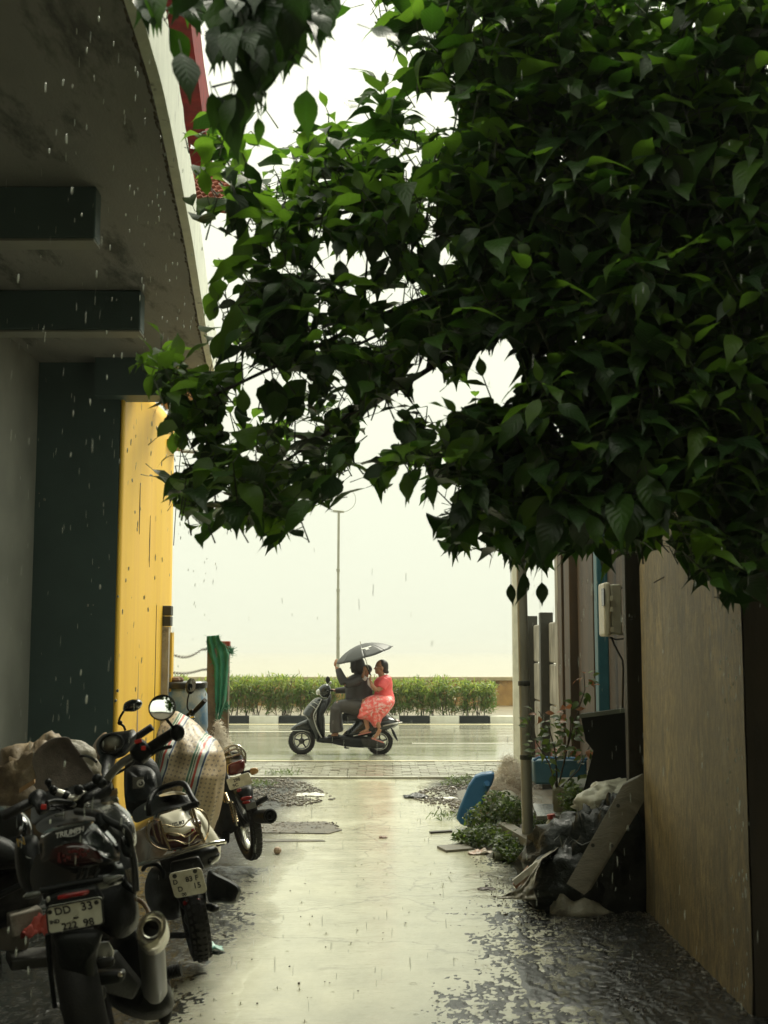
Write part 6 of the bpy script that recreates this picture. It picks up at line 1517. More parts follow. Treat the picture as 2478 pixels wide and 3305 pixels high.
for s_ in ((1190, 1150, 1250, 1400), (1120, 1080, 1160, 1180)):
    sh = rod('shock_absorber', [r5(s_[0], s_[1], 9.6), r5(s_[2], s_[3], 9.62)], .012, m_chrome, b3, 8)
    for i in range(9): MB().lathe(r5(s_[0], s_[1], 9.6).lerp(r5(s_[2], s_[3], 9.62), .1 + .09 * i), r5(s_[2], s_[3], 9.62) - r5(s_[0], s_[1], 9.6), [(.018, -.004), (.023, 0), (.018, .004)], 10).build('spring_coil', m_gold, sh)
rod('foot_peg', [r5(1430, 1190, 9.5), r5(1490, 1155, 9.5), r5(1550, 1125, 9.5)], .022, m_rub, b3, 10)
sl = MB().tube([r5(1300, 1330, 9.9), r5(1430, 1315, 9.55), r5(1500, 1310, 9.4), r5(1560, 1308, 9.3)], [.035, .046, .052, .054], 20).build('silencer', m_satin, b3, smooth=50)
MB().lathe(r5(1572, 1308, 9.28), r5(1572, 1308, 9.28) - r5(1430, 1315, 9.55), [(.054, -.03), (.055, .0), (.046, .006), (.040, -.004), (.026, -.004), (.022, .012), (.016, .012), (.016, -.03), (0, -.03)], 24).build('silencer_cap', m_satin, sl)
rod('exhaust_pipe', [r5(1300, 1330, 9.9), r5(1150, 1380, 10.2), r5(1000, 1450, 10.5)], .022, m_steel, b3, 8)
rod('side_stand', [r5(1060, 1430, 10.0), r5(1085, 1490, 9.9), r5(1115, 1540, 9.85)], .012, m_satin, b3, 6)
MB().box(r5(1140, 1510, 9.85), (.06, .06, .09)).build('stand_bracket', m_satin, b3, bevel=.01)
hb3 = rod('handlebar', [r5(760, 330, 10.9), r5(800, 300, 10.9), r5(850, 270, 10.85)], .014, m_satin, b3, 8)
rod('grip', [r5(840, 285, 10.85), r5(890, 235, 10.8), r5(940, 180, 10.75)], .021, m_rub, hb3, 10)
rod('lever', [r5(800, 320, 10.9), r5(790, 350, 10.85), r5(835, 345, 10.8), r5(822, 385, 10.8)], .008, m_chrome, hb3, 6)
MB().ell(r5(815, 300, 10.85), (.03, .03, .03)).build('switch_block', m_satin, hb3)
mir = rod('mirror_stem', [r5(800, 300, 10.85), r5(770, 260, 10.85), r5(768, 190, 10.85), r5(785, 110, 10.85)], .007, m_satin, hb3, 8)
def s6(x, y, d): return W(450 + x * .2111, 1900 + y * .2111, d)
mo = spline_closed([s6(x, y, 10.8) for x, y in ((706, 1500), (730, 1410), (790, 1382), (850, 1420), (858, 1500), (830, 1580), (780, 1612), (725, 1590))], 3)
pillow('mirror_shell', mo[::3], .03, m_satin, mir, back=1, dirv=(0, 1, 0))
mcn = sum(mo, V()) / len(mo)
mn2 = V((.35, -1, .55)).normalized()
MB().loft([[mcn + (p - mcn) * .9 + mn2 * .032 for p in mo], [mcn + mn2 * .033 + (p - mcn) * .02 for p in mo]]).build('mirror_glass', m_mirror, mir, smooth=0)
wheel(b3, W(660, 2600, 11.1), V((1, .42, .20)), .295, .08, 36, True, m_chrome, 40)
pillow('fuel_tank', [r5(900, 560, 10.4), r5(1000, 520, 10.4), r5(1060, 640, 10.3), r5(1020, 760, 10.3), r5(900, 740, 10.4)], .1, m_gloss, b3)

# ---------------------------------------------------------------- scooter under a patterned cover
m_cov, nt, b = newmat('patterned_cover_cloth')
tc = nt.nodes.new('ShaderNodeTexCoord'); sp = nt.nodes.new('ShaderNodeSeparateXYZ'); nt.links.new(tc.outputs['Object'], sp.inputs[0])
q = _math(nt, 'SUBTRACT', sp.outputs[0], _math(nt, 'MULTIPLY', sp.outputs[2], .24))
wob = _math(nt, 'MULTIPLY', _noise(nt, 4, 2), .03); q = _math(nt, 'ADD', q, wob)
def bandcol(qc, prev):
    "five stripes across a band 8 cm wide centred on qc"
    u = _math(nt, 'MULTIPLY_ADD', _math(nt, 'SUBTRACT', q, qc), 1 / .10); nt.nodes[-1].inputs[2].default_value = .5
    r = nt.nodes.new('ShaderNodeValToRGB'); r.color_ramp.interpolation = 'CONSTANT'
    st_ = [(0, (.42, .40, .32)), (.03, (.04, .13, .07)), (.17, (.55, .54, .45)), (.24, (.05, .14, .08)), (.32, (.52, .53, .45)), (.42, (.46, .07, .045)), (.58, (.50, .54, .50)), (.82, (.03, .045, .10)), (.95, (.42, .40, .32))]
    while len(r.color_ramp.elements) < len(st_): r.color_ramp.elements.new(.5)
    for e, (p_, c_) in zip(r.color_ramp.elements, st_): e.position = p_; e.color = (*c_, 1)
    nt.links.new(u, r.inputs[0])
    msk = _math(nt, 'MULTIPLY', _math(nt, 'GREATER_THAN', u, 0), _math(nt, 'LESS_THAN', u, 1))
    return _mix(nt, msk, prev, r.outputs[0])
basec = _ramp(nt, _noise(nt, 4, 4), [(.35, (.34, .25, .15)), (.65, (.45, .35, .22))])
dirt = _ramp(nt, _noise(nt, 2.2, 6, .7), [(.52, (0, 0, 0)), (.72, (.8, .8, .8))]); basec = _mix(nt, dirt, basec, (.19, .155, .10))
# little printed diamonds and rings on a slanted grid
ga = _math(nt, 'FRACT', _math(nt, 'MULTIPLY', _math(nt, 'ADD', q, 10), 1 / .031)); gb = _math(nt, 'FRACT', _math(nt, 'MULTIPLY', _math(nt, 'ADD', _math(nt, 'ADD', sp.outputs[2], _math(nt, 'MULTIPLY', sp.outputs[0], .25)), 10), 1 / .031))
ax_ = _math(nt, 'ABSOLUTE', _math(nt, 'SUBTRACT', ga, .5)); bx_ = _math(nt, 'ABSOLUTE', _math(nt, 'SUBTRACT', gb, .5))
dia = _math(nt, 'LESS_THAN', _math(nt, 'ADD', ax_, bx_), .27)
hol = _math(nt, 'GREATER_THAN', _math(nt, 'ADD', ax_, bx_), .10)
basec = _mix(nt, _math(nt, 'MULTIPLY', _math(nt, 'MULTIPLY', dia, hol), .85), basec, (.07, .06, .06))
cc = bandcol(-1.737, basec); cc = bandcol(-1.49, cc)
nt.links.new(cc, b.inputs['Base Color']); b.inputs['Roughness'].default_value = .42
bn = nt.nodes.new('ShaderNodeBump'); bn.inputs['Strength'].default_value = .5; bn.inputs['Distance'].default_value = .02
nt.links.new(_noise(nt, 9, 5, .6, stretch=(1, 1, .5)), bn.inputs['Height']); nt.links.new(bn.outputs[0], b.inputs['Normal'])
rowsc = [(2296, 558, 572, 9.3, .02), (2306, 550, 590, 9.25, .05), (2322, 532, 618, 9.2, .10), (2340, 518, 640, 9.15, .15), (2366, 510, 662, 9.1, .2), (2392, 506, 699, 9.05, .25), (2425, 503, 718, 9.0, .28), (2462, 501, 727, 9.0, .30), (2500, 499, 726, 8.95, .30), (2540, 497, 719, 8.95, .30), (2590, 495, 712, 8.95, .28), (2640, 496, 702, 8.95, .27), (2680, 500, 688, 8.95, .25), (2730, 505, 676, 8.95, .24)]
rings = []; NR = 72
for i in range((len(rowsc) - 1) * 4 + 1):
    t = i / 4; k = min(int(t), len(rowsc) - 2); f = t - k
    a = [rowsc[k][j] * (1 - f) + rowsc[k + 1][j] * f for j in range(5)]
    ring = []
    for j in range(NR):
        th = 2 * math.pi * j / NR
        fold = 1 + (.055 * math.sin(th * 5 + i * .10) + .035 * math.sin(th * 11 - i * .13) + .06 * vnoise((math.cos(th) * 2, math.sin(th) * 2, i * .09))) * min(1, i / 14)
        u = math.cos(th) * (fold if abs(math.cos(th)) < .93 else 1)
        px = (a[1] + a[2]) / 2 + (a[2] - a[1]) / 2 * max(-1, min(1, u)); dd = a[3] - a[4] * math.sin(th) * fold
        ring.append(W(px, a[0], a[3]) + V((0, dd - a[3] + .02 * fold, 0)))
    rings.append(ring)
b4 = thing('covered_scooter', onz(600, 2790), 'scooter wrapped in a beige patterned cover with red, blue and green stripes', 'scooter')
MB().loft(rings).build('cover', m_cov, b4, smooth=180)
wheel(b4, W(600, 2740, 9.2), V((1, .35, .2)), .2, .1, 0, False, m_satin)
rod('stand', [W(655, 2690, 9.1), W(668, 2735, 9.1)], .015, m_satin, b4, 6)
# ================================================================ riding scooter and the three people on it
SD = onz(1100, 2434).y
def S(x, y, o=0.0): return W(900 + x * .24125, 2050 + y * .24125, SD) + V((0, o, 0))
FR = V((0, -1, 0))
def SP(name, pts, bulge, mat, parent, o=0.0, back=1.0, power=2.6, sharp=False): return pillow(name, [S(x, y, o) for x, y in pts], bulge, mat, parent, back=back, dirv=FR, power=power, sharp=sharp)
m_spaint = M('dark_green_body_paint', (.012, .017, .016), rough=.25, coat=.2)
m_slite = M('scooter_silver', (.42, .42, .38), rough=.28, metal=.5)
sc = thing('riding_scooter', (S(825, 1590).x, SD, 0), 'black scooter with chrome trim being ridden along the wet road in the rain', 'scooter')
for (x, y) in ((305, 1414), (1345, 1422)): wheel(sc, S(x, y), (0, 1, 0), .213, .09, 0, True, m_engine, 36)
for (x, y) in ((305, 1414), (1345, 1422)):
    mb = MB()
    for k in range(5):
        a = k * 2 * math.pi / 5 + .3; mb.box(S(x, y, -.02) + V((math.cos(a) * .065, 0, math.sin(a) * .065)), (.10, .03, .022), Matrix.Rotation(-a, 3, 'Y'))
    mb.build('rim_spokes', m_engine, sc)
SP('front_fender', [(155, 1268), (178, 1222), (250, 1180), (345, 1138), (420, 1120), (450, 1180), (430, 1290), (330, 1268), (200, 1276)], .085, m_spaint, sc)
rod('fender_trim', [S(158, 1270, -.09), S(240, 1272, -.095), S(330, 1270, -.09), S(418, 1298, -.08)], .006, m_slite, sc, 6)
SP('front_apron', [(322, 1060), (340, 1000), (400, 920), (465, 855), (540, 832), (590, 845), (565, 920), (515, 1000), (492, 1080), (500, 1180), (540, 1290), (590, 1360), (510, 1430), (470, 1350), (420, 1270), (385, 1180), (380, 1110)], .17, m_spaint, sc, power=2.2)
rod('apron_trim', [S(578, 848, -.12), S(545, 920, -.14), S(500, 1000, -.16), (S(474, 1060, -.17)), S(482, 1130, -.17), S(512, 1230, -.17), S(560, 1330, -.16), S(580, 1360, -.15)], .010, m_slite, sc, 8)
for q in ([(405, 930), (440, 935), (500, 980)], [(450, 890), (480, 895), (530, 925)], [(330, 1030), (380, 950), (470, 860), (540, 830)]):
    rod('front_trim', [S(x, y, -.15) for x, y in q], .007, m_slite, sc, 6)
SP('leg_shield', [(560, 880), (640, 850), (690, 780), (700, 860), (640, 990), (590, 1080), (590, 1180), (615, 1350), (575, 1362), (510, 1200), (500, 1060)], .2, m_satin, sc)
SP('floorboard', [(510, 1372), (700, 1352), (900, 1335), (1000, 1350), (1180, 1370), (1190, 1500), (900, 1490), (700, 1450), (515, 1432)], .17, m_satin, sc, power=4)
SP('rear_body', [(850, 1340), (930, 1250), (1000, 1180), (1080, 1110), (1300, 1080), (1450, 1085), (1560, 1110), (1610, 1165), (1560, 1225), (1480, 1262), (1330, 1290), (1200, 1345), (1000, 1360), (900, 1370)], .16, m_spaint, sc)
SP('seat', [(850, 1070), (900, 1015), (1050, 1000), (1400, 1040), (1500, 1110), (1490, 1160), (1000, 1150), (870, 1150)], .14, m_seat, sc, power=4)
rod('rear_rail', [S(1370, 1212, -.14), S(1500, 1182, -.15), S(1580, 1172, -.12), S(1645, 1165, -.02)], .011, m_slite, sc, 8)
rod('grab_handle', [S(1440, 1010, -.1), S(1500, 1070, -.1), S(1550, 1120, -.09), S(1600, 1160, -.05)], .012, m_slite, sc, 8)
rod('side_trim', [S(1000, 1340, -.17), S(1110, 1315, -.17), S(1240, 1285, -.17)], .008, m_slite, sc, 6)
SP('crankcase', [(1050, 1370), (1200, 1350), (1360, 1400), (1430, 1480), (1300, 1510), (1100, 1480)], .09, m_engine, sc, o=-.08)
SP('rear_mudflap', [(1500, 1255), (1530, 1262), (1570, 1340), (1592, 1418), (1545, 1372), (1515, 1310)], .04, m_satin, sc)
rod('mudguard_stay', [S(1420, 1270, -.06), S(1480, 1310, -.06), S(1520, 1370, -.05), S(1540, 1390, -.04)], .008, m_slite, sc, 6)
SP('tail_lamp', [(1560, 1120), (1610, 1140), (1612, 1165), (1570, 1165)], .06, m_redl, sc)
SP('handlebar_cover', [(540, 700), (590, 660), (650, 650), (690, 690), (700, 760), (650, 830), (590, 835), (545, 800), (520, 750)], .10, m_spaint, sc)
SP('headlight', [(494, 765), (510, 728), (560, 712), (625, 720), (600, 755), (560, 780), (510, 800)], .085, M('headlight_glass', (.55, .56, .5), rough=.12, coat=1), sc)
rod('steering_bar', [S(640, 730, .25), S(650, 740, 0), S(660, 745, -.28)], .016, m_satin, sc, 8)
rod('grip', [S(700, 745, .2), S(715, 750, .32)], .018, m_rub, sc, 8)
rod('mirror_stem', [S(655, 720, -.18), S(665, 670, -.2), S(660, 630, -.22)], .006, m_satin, sc, 6)
SP('mirror', [(640, 560), (662, 545), (688, 570), (690, 610), (665, 640), (640, 625), (634, 590)], .02, m_satin, sc, o=-.22)
SP('mirror', [(645, 640), (690, 620), (700, 650), (680, 665)], .02, m_slite, sc, o=.2)
rod('centre_stand', [S(900, 1480, -.08), S(880, 1500, -.08), S(940, 1505, -.08)], .012, m_satin, sc, 6)

m_skin = M('brown_skin', (.34, .17, .09), (.27, .13, .07), scale=5, rough=.5)
m_hair = M('black_hair', (.012, .010, .010), rough=.4, bump=.5, bscale=120)
m_dark = M('wet_dark_cloth', (.034, .030, .029), (.014, .012, .013), scale=5, rough=.55, bump=.6, bscale=22)
m_dark2 = M('dark_trousers_cloth', (.050, .043, .036), (.020, .018, .016), scale=5, rough=.55, bump=.6, bscale=20)
m_coral = M('coral_printed_dress', (.78, .13, .105), (.68, .09, .08), scale=3, rough=.55, bump=.4, bscale=16, c3=(.72, .45, .42), c3at=.55, c3scale=17)
m_coral2 = M('coral_blouse', (.80, .13, .12), (.66, .08, .09), scale=4, rough=.55, bump=.3)
m_sandal = M('pink_sandal', (.45, .16, .12), rough=.5)
def person(nm, loc, label):
    return thing('person', loc, label, 'person')
def hand(mb, palm, d, up, s=1.0, curl=.6):
    "palm centre, direction of the fingers, back-of-hand normal"
    d = V(d).normalized(); up = V(up).normalized(); sd_ = d.cross(up).normalized()
    mb.ell(palm, (.045 * s, .022 * s, .04 * s), Matrix((d, up, sd_)).transposed(), 10, 7)
    for k, L in enumerate((.068, .078, .072, .056)):
        b0_ = palm + d * .032 * s + sd_ * (.03 - .02 * k) * s
        b1_ = b0_ + (d * .55 * L + up * -.3 * L * curl) * s; b2_ = b1_ + (d * .30 * L * (1 - curl) - up * .55 * L * curl) * s
        mb.tube([b0_, b1_, b2_], [.0105 * s, .0095 * s, .007 * s], 8)
    t0_ = palm + sd_ * .03 * s; mb.tube([t0_, t0_ + (d * .025 + sd_ * .022 - up * .01) * s, t0_ + (d * .052 + sd_ * .014 - up * .028) * s], [.013 * s, .0115 * s, .008 * s], 8)
def head(mb, c, face, s=1.0):
    "head with brow, nose, lips, chin and ears; face = direction looked at"
    f = V(face).normalized(); up = V((0, 0, 1)); sd_ = f.cross(up).normalized(); up = sd_.cross(f)
    rot = Matrix((f, sd_, up)).transposed(); c = V(c)
    def P_(a, b_, z): return c + f * a * s + sd_ * b_ * s + up * z * s
    mb.ell(P_(-.008, 0, .02), (.098 * s, .078 * s, .100 * s), rot, 20, 14)
    mb.ell(P_(.022, 0, -.045), (.068 * s, .058 * s, .072 * s), rot, 16, 11)
    mb.ell(P_(.070, 0, -.088), (.022 * s, .026 * s, .020 * s), rot)                 # chin
    mb.tube([P_(.083, 0, .012), P_(.100, 0, -.012), P_(.112, 0, -.032)], [.009 * s, .012 * s, .015 * s], 8)   # nose
    mb.ell(P_(.086, 0, -.057), (.016 * s, .024 * s, .008 * s), rot); mb.ell(P_(.083, 0, -.070), (.015 * s, .021 * s, .008 * s), rot)
    for q in (-1, 1):
        mb.ell(P_(.074, q * .030, .022), (.018 * s, .024 * s, .009 * s), rot)       # brow
        mb.ell(P_(-.002, q * .077, -.014), (.020 * s, .009 * s, .032 * s), rot)     # ear
    return P_
def eyes(P_, s, parent):
    for q in (-1, 1):
        MB().ell(P_(.078, q * .031, .002), .012 * s, None, 10, 7).build('eye', M('eye_white', (.6, .58, .54), rough=.2), parent)
        MB().ell(P_(.0865, q * .032, .002), .0058 * s, None, 8, 6).build('iris', m_hair, parent)

# rider in dark clothes
pr_ = person('rider', S(1040, 1000), 'person in dark wet clothes riding the scooter, left arm raised to the umbrella')
mb = MB(); P_ = head(mb, S(1040, 415), (-1, -.15, -.05))
mb.tube([S(1045, 480), S(1060, 545)], [.055, .065], 12)
mb.tube([S(1060, 560), S(1040, 700), S(1030, 830), S(1060, 960)], [.15, .15, .135, .15], 16, flat=.8)
mb.tube([S(1075, 585, -.17), S(975, 630, -.22), S(880, 640, -.26)], [.058, .05, .045], 12)
mb.tube([S(880, 640, -.26), S(830, 540, -.25), S(775, 425, -.22)], [.044, .038, .028], 12)
hand(mb, S(758, 385, -.21), (-.05, 0, 1), (-1, -.2, 0), 1.0, .8)
mb.tube([S(1040, 600, .17), S(1000, 700, .2), S(930, 735, .24)], [.055, .048, .043], 12)
mb.tube([S(930, 735, .24), S(800, 745, .26), S(730, 750, .26)], [.042, .034, .027], 12)
hand(mb, S(712, 742, .26), (-1, 0, 0), (0, 0, 1), 1.0, .9)
for o in (-.13, .13):
    mb.tube([S(1060, 960, o), S(900, 935, o * 1.3), S(765, 940, o * 1.5)], [.10, .085, .062], 14)
    mb.tube([S(765, 940, o * 1.5), S(755, 1110, o * 1.4), S(770, 1290, o * 1.3)], [.06, .05, .036], 14)
    mb.tube([S(790, 1315, o * 1.3), S(740, 1325, o * 1.3), S(705, 1330, o * 1.3)], [.036, .036, .022], 10)
body = mb.build('body', m_skin, pr_, remesh=.0085, smo=2, smooth=180)
eyes(P_, 1, pr_)
mb = MB().ell(S(1052, 392), (.122, .11, .13), None, 20, 14); mb.tube([S(1065, 400), S(1080, 470), S(1075, 530)], [.11, .11, .08], 14); mb.ell(S(1010, 330), (.10, .09, .05)); mb.tube([S(1000, 340, -.08), S(985, 420, -.10), S(990, 500, -.09)], [.035, .04, .025], 8)
mb.build('hair', m_hair, pr_, remesh=.012, smo=3, smooth=180)
mb = MB().tube([S(1062, 520), S(1062, 570), S(1045, 700), S(1035, 820), S(1060, 920), S(1085, 985)], [.085, .165, .185, .18, .2, .19], 20, flat=.85)
mb.tube([S(1085, 580, -.16), S(975, 628, -.22), S(885, 642, -.26)], [.085, .08, .076], 14); mb.tube([S(885, 642, -.26), S(838, 550, -.25), S(795, 445, -.225)], [.076, .068, .05], 14)
mb.tube([S(1040, 600, .16), S(1000, 695, .2), S(930, 735, .24)], [.08, .072, .066], 14); mb.tube([S(930, 735, .24), S(820, 745, .26), S(745, 750, .26)], [.064, .055, .046], 14)
mb.tube([S(1120, 640, .02), S(1160, 760, .02), S(1150, 900, 0)], [.10, .12, .11], 14)
mb.build('kurta', m_dark, pr_, remesh=.014, smo=3, smooth=180)
mb = MB()
for o in (-.13, .13):
    mb.tube([S(1090, 965, o), S(900, 945, o * 1.3), S(800, 945, o * 1.5)], [.14, .11, .085], 16); mb.ell(S(775, 962, o * 1.5), (.085, .08, .09))
    mb.tube([S(775, 965, o * 1.5), S(762, 1050, o * 1.45), S(765, 1180, o * 1.4), S(775, 1285, o * 1.3)], [.098, .088, .10, .108], 16)
mb.build('trousers', m_dark2, pr_, remesh=.014, smo=3, smooth=180)
for o in (-.17, .17): MB().box(S(738, 1348, o), (.20, .085, .022)).build('sandal', m_satin, pr_, bevel=.008)

# small child between the two adults
pk = person('child', S(1165, 650), 'small child in a white top squeezed between rider and woman')
mb = MB(); P_ = head(mb, S(1172, 478, .02), (-.7, -.7, .1), .82)
mb.tube([S(1170, 530, .02), S(1165, 570, .02)], [.036, .04], 10); mb.tube([S(1165, 575, .02), S(1160, 660, .02), S(1165, 780, .02)], [.085, .085, .09], 14, flat=.75)
mb.tube([S(1150, 590, -.07), S(1120, 550, -.12), S(1140, 480, -.13)], [.032, .026, .02], 10); hand(mb, S(1144, 455, -.13), (0, 0, 1), (0, -1, 0), .6, .9)
mb.tube([S(1180, 590, .10), S(1190, 660, .12), S(1150, 700, .10)], [.032, .028, .02], 10); hand(mb, S(1135, 705, .10), (-1, 0, 0), (0, 0, 1), .6, .6)
for o in (-.03, .08): mb.tube([S(1165, 780, o), S(1120, 850, o), S(1110, 930, o)], [.05, .04, .03], 10)
mb.build('body', m_skin, pk, remesh=.008, smo=2, smooth=180); eyes(P_, .82, pk)
mb = MB().ell(S(1180, 455, .03), (.082, .074, .075)); mb.build('hair', m_hair, pk)
mb = MB().tube([S(1165, 560, .02), S(1163, 600, .02), S(1160, 680, .02), S(1165, 790, .02)], [.055, .10, .105, .11], 16, flat=.8); mb.tube([S(1150, 590, -.07), S(1125, 556, -.11)], [.05, .042], 12)
mb.build('white_top', M('white_cotton', (.62, .58, .54), (.45, .42, .4), scale=10, rough=.6), pk, remesh=.012, smo=2, smooth=180)

# woman riding side-saddle
pw_ = person('woman', S(1400, 1000), 'woman in a coral red dress sitting side-saddle behind the rider, dark hair tied back')
mb = MB(); P_ = head(mb, S(1362, 430, -.02), (-1, -.25, 0), .98)
mb.tube([S(1365, 490, -.02), S(1375, 560, -.02)], [.048, .055], 12)
mb.tube([S(1385, 580), S(1400, 700), S(1400, 840)], [.125, .12, .14], 16, flat=.8)
mb.tube([S(1430, 610, -.15), S(1380, 690, -.2), S(1310, 735, -.24)], [.05, .043, .038], 12)
mb.tube([S(1310, 735, -.24), S(1250, 670, -.24), S(1228, 610, -.22)], [.037, .031, .023], 12)
hand(mb, S(1222, 590, -.22), (-.2, 0, 1), (-1, 0, 0), .9, .6)
mb.tube([S(1370, 610, .14), S(1300, 690, .15), S(1240, 670, .12)], [.046, .036, .025], 12); hand(mb, S(1222, 655, .12), (-1, 0, .3), (0, 0, 1), .85, .6)
for (kx, ky, ax2, ay, fx, fy, o) in ((1120, 900, 1190, 1240, 1100, 1290, -.20), (1240, 930, 1345, 1230, 1270, 1370, -.26)):
    mb.tube([S(1400, 880, -.02), S((1400 + kx) / 2, 885, o), S(kx, ky, o)], [.10, .085, .06], 14)
    mb.tube([S(kx, ky, o), S((kx + ax2) / 2, (ky + ay) / 2, o), S(ax2, ay, o)], [.058, .048, .032], 14)
    mb.tube([S(ax2 + 8, ay + 10, o), S((ax2 + fx) / 2 + 10, (ay + fy) / 2 + 14, o), S(fx, fy, o)], [.034, .034, .020], 10)
    for t_ in range(5): mb.ell(S(fx - 14 + t_ * 2, fy + 2 + t_ * 1.5, o - .03 + .015 * t_), (.014, .010, .009))
mb.build('body', m_skin, pw_, remesh=.0085, smo=2, smooth=180); eyes(P_, .98, pw_)
mb = MB().ell(S(1382, 405, .0), (.102, .095, .098), None, 20, 14); mb.ell(S(1408, 440), (.07, .08, .085)); mb.tube([S(1405, 440), S(1425, 480), S(1450, 498)], [.06, .045, .03], 12); mb.ell(S(1445, 492), (.034, .034, .03))
mb.build('hair', m_hair, pw_, remesh=.010, smo=2, smooth=180)
rod('spectacle_frame', [S(1285, 412, -.10), S(1295, 410, -.12), S(1330, 410, -.13), S(1365, 415, -.12)], .004, m_hair, pw_, 5)
mb = MB().tube([S(1375, 545), S(1390, 585), S(1395, 660), S(1400, 740), S(1405, 860)], [.085, .145, .155, .145, .18], 20, flat=.85)
mb.tube([S(1425, 600, -.13), S(1390, 660, -.18), S(1365, 705, -.2)], [.085, .078, .074], 14); mb.tube([S(1370, 600, .12), S(1330, 650, .14)], [.08, .07], 14)
mb.build('blouse', m_coral2, pw_, remesh=.013, smo=3, smooth=180)
# skirt: a closed, pleated volume between waist, knees and hem
out = [(1130, 855), (1200, 815), (1290, 790), (1400, 800), (1505, 810), (1550, 870), (1530, 940), (1485, 1000), (1440, 1060), (1385, 1110), (1350, 1190), (1290, 1238), (1240, 1190), (1200, 1150), (1140, 1132), (1052, 1100), (1050, 1020), (1085, 920)]
base_ = spline_closed([S(x, y) for x, y in out], 5); cc_ = S(1300, 960); rings = []
for (r, h) in ((.03, .33), (.3, .32), (.55, .295), (.75, .26), (.9, .20), (1.0, .08), (.96, -.10), (.8, -.2), (.5, -.24), (.03, -.26)):
    ring = []
    for i, p in enumerate(base_):
        q = cc_ + (p - cc_) * r; a = math.atan2((p - cc_).z, (p - cc_).x)
        ple = .020 * math.sin(a * 14) * r if p.z < cc_.z else .012 * math.sin(a * 7) * r
        q = q + V((0, -h - ple - .05, 0)); ring.append(q)
    rings.append(ring)
MB().loft(rings).build('skirt', m_coral, pw_, smooth=180)
for (fx, fy, o) in ((1150, 1302, -.20), (1320, 1392, -.26)):
    MB().box(S(fx, fy, o), (.21, .085, .018), Matrix.Rotation(-.22 if fx < 1200 else .35, 3, 'Y')).build('sandal', m_sandal, pw_, bevel=.007)
    rod('sandal_strap', [S(fx - 30, fy - 18, o - .04), S(fx - 10, fy - 42, o), S(fx + 10, fy - 18, o + .04)], .006, m_sandal, pw_, 5)

# umbrella
um = thing('umbrella', S(1145, 440, -.1), 'dark folding umbrella with a white printed logo tilted over the scooter riders', 'umbrella')
uc = S(1140, 262, -.06); ua = V((-.29, -.10, .95)).normalized(); ux = V((.957, 0, .29)); ux = (ux - ua * ux.dot(ua)).normalized(); uy = ua.cross(ux)
RU, HU = .475, .175
def usurf(r, th, off=0):
    k = (th / (math.pi / 4)) % 1; sag = math.sin(math.pi * k) * r * r
    rr = RU * r * (1 - .045 * sag); h = HU * (1 - r ** 2.1) - .022 * sag * (1 - .4 * r)
    return uc + ux * (math.cos(th) * rr) + uy * (math.sin(th) * rr) + ua * (h + off)
m_umb = M('umbrella_cloth', (.035, .036, .034), (.024, .025, .024), scale=6, rough=.45)
m_umb2 = M('umbrella_cloth_brown', (.16, .11, .10), (.11, .08, .075), scale=6, rough=.4)
for k in range(8):
    t0_ = k * math.pi / 4
    MB().sheet([[usurf(r, t0_ + math.pi / 4 * j / 8 * .9999) for j in range(9)] for r in (.02, .2, .4, .6, .75, .9, 1.0)]).build('canopy_panel', m_umb if k not in (6, 7) else m_umb, um, smooth=180, solid=.0015)
    rod('rib', [usurf(r, t0_ + .0001, -.008) for r in (.03, .3, .6, .85, 1.0)], .0028, m_chrome, um, 5)
    MB().ell(usurf(1.01, t0_, 0), .007).build('rib_tip', m_satin, um)
rod('shaft', [uc + ua * (HU + .05), uc + ua * 0, uc - ua * .26], .006, m_chrome, um, 8)
rod('handle', [uc - ua * .25, uc - ua * .34], .014, m_satin, um, 10)
def on_um(u, v_): th = math.atan2(v_, u); return usurf(min(.99, math.hypot(u, v_)), th, .004)
th0 = -math.pi * .42
lg = MB()
for (ra, rb_, a0_, a1_) in ((.52, .60, -.30, .34), (.60, .70, -.08, .10)):
    lg.sheet([[usurf(ra + (rb_ - ra) * i / 3, th0 + a0_ + (a1_ - a0_) * j / 16, .003) for j in range(17)] for i in range(4)])
lg.build('printed_logo', m_wht, um, solid=.001)
# ================================================================ unseen houses added to shade the alley (outside the frame)
m_rear = M('shade_house_plaster', (.16, .14, .10), (.11, .095, .07), scale=2, rough=.7, bump=.3)
rb_ = thing('rear_shade_house', (0, -5, 0), 'plain unseen house added behind the viewpoint to shade the alley', 'house')
MB().box((0, -6.5, 4.2), (16, 3, 8.4)).build('wall', m_rear, rb_)
MB().box((0, -6.5, 8.47), (16.6, 3.6, .12)).build('roof', m_dkconc, rb_)
rg = thing('side_shade_house', (4.2, 1, 0), 'plain unseen house added right of the viewpoint to shade the alley', 'house')
MB().box((4.3, .6, 4.2), (3.2, 9.4, 8.4)).build('wall', m_rear, rg)
MB().box((4.3, .6, 8.47), (3.6, 9.8, .12)).build('roof', m_dkconc, rg)
lf = thing('left_shade_house', (-4.4, 1.6, 0), 'plain unseen house wall added left of the viewpoint to shade the alley', 'house')
MB().box((-4.6, .9, 2.06), (3.0, 12.6, 4.12)).build('wall', m_rear, lf)

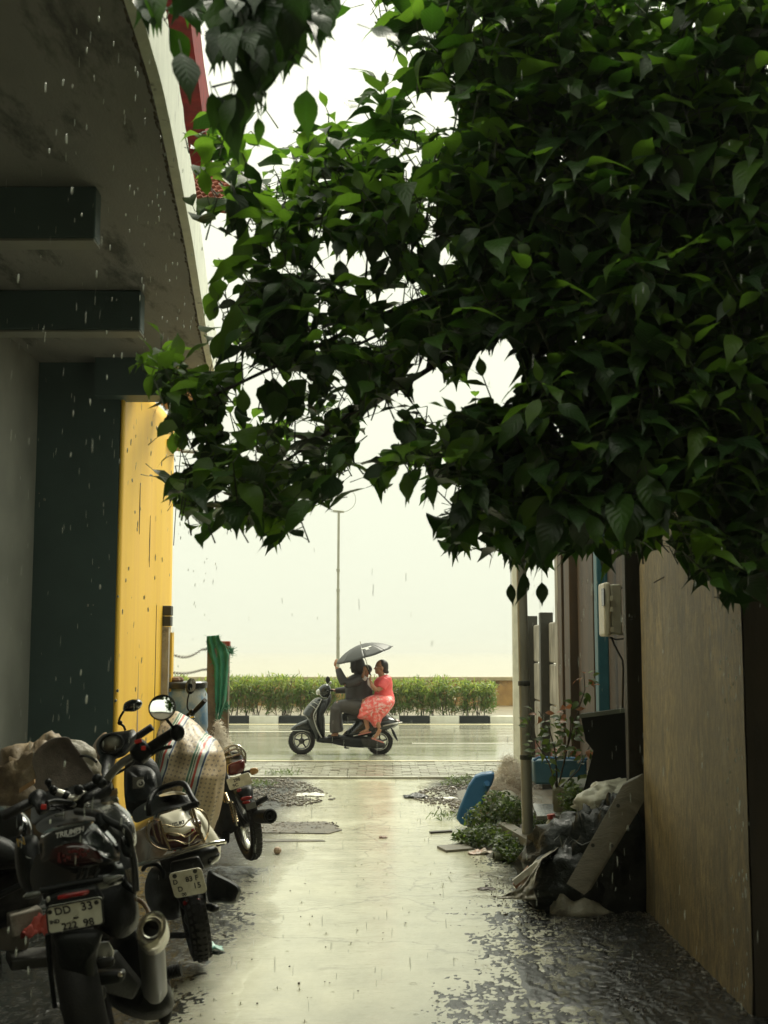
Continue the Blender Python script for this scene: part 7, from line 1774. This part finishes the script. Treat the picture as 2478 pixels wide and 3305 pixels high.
# ================================================================ rain
m_drop = M('rain_water', (.80, .84, .76), rough=.08, spec=.8, transm=.25, ior=1.33)
rr_ = random.Random(99); rm = MB()
def drop(p, L, w):
    rm.ell(p, (w, w, L), Matrix.Rotation(rr_.uniform(-.05, .09), 3, 'Y'), 5, 5)
for k in range(1500):
    d = rr_.uniform(3.2, 11); x = rr_.uniform(20, 2460); y = rr_.uniform(40, 3250); p = W(x, y, d)
    if p.z < .05 or p.z > 4.1 or p.x > 1.6: continue
    if 560 < x < 1660 and y < 2330 and rr_.random() < .85: continue
    drop(p, rr_.uniform(.006, .024), rr_.uniform(.0006, .0012))
for k in range(230):                                # run-off from the canopy edge
    i = rr_.randrange(len(E)); p = E[i].copy(); p.x += rr_.gauss(.0, .06) - .03; p.y += rr_.uniform(-.3, .3); p.z = 4.1 - rr_.random() ** 1.6 * 3.4
    drop(p, rr_.uniform(.007, .016), rr_.uniform(.0020, .0034))
for k in range(90):                                  # and from the coping at the right
    drop(V((1.60 + rr_.gauss(0, .012), 5.75 + rr_.uniform(-.15, .15), rr_.uniform(.1, 3.0))), rr_.uniform(.007, .014), rr_.uniform(.0018, .003))
tag(rm.build('rain', m_drop, None, smooth=180, fix=False), kind='stuff')
rp_ = MB()
for k in range(130):                                 # rings and spatter on the standing water
    x, y = rr_.uniform(-1.2, 1.1), rr_.uniform(4.6, 13.5); z = gz(x, y) + .001
    R0 = rr_.uniform(.006, .022); rp_.torus((x, y, z), (0, 0, 1), R0, .0008, 14, 5, .6)
    if rr_.random() < .4: rp_.ell((x, y, z + .006), (.0025, .0025, .009), None, 5, 5)
tag(rp_.build('rain_rings', m_alley, None, smooth=180, fix=False), kind='stuff')

# ================================================================ rain haze
hz, nt, b = newmat('rain_haze')
nt.nodes.remove(b); pv_ = nt.nodes.new('ShaderNodeVolumePrincipled')
pv_.inputs['Color'].default_value = (.93, .93, .88, 1); pv_.inputs['Density'].default_value = .0010; pv_.inputs['Anisotropy'].default_value = 0
nt.links.new(pv_.outputs[0], nt.nodes['Material Output'].inputs['Volume'])
o = MB().box((0, 3000, 3.8), (8400, 8400, 14.2)).build('haze', hz, None, smooth=0); o['kind'] = 'stuff'
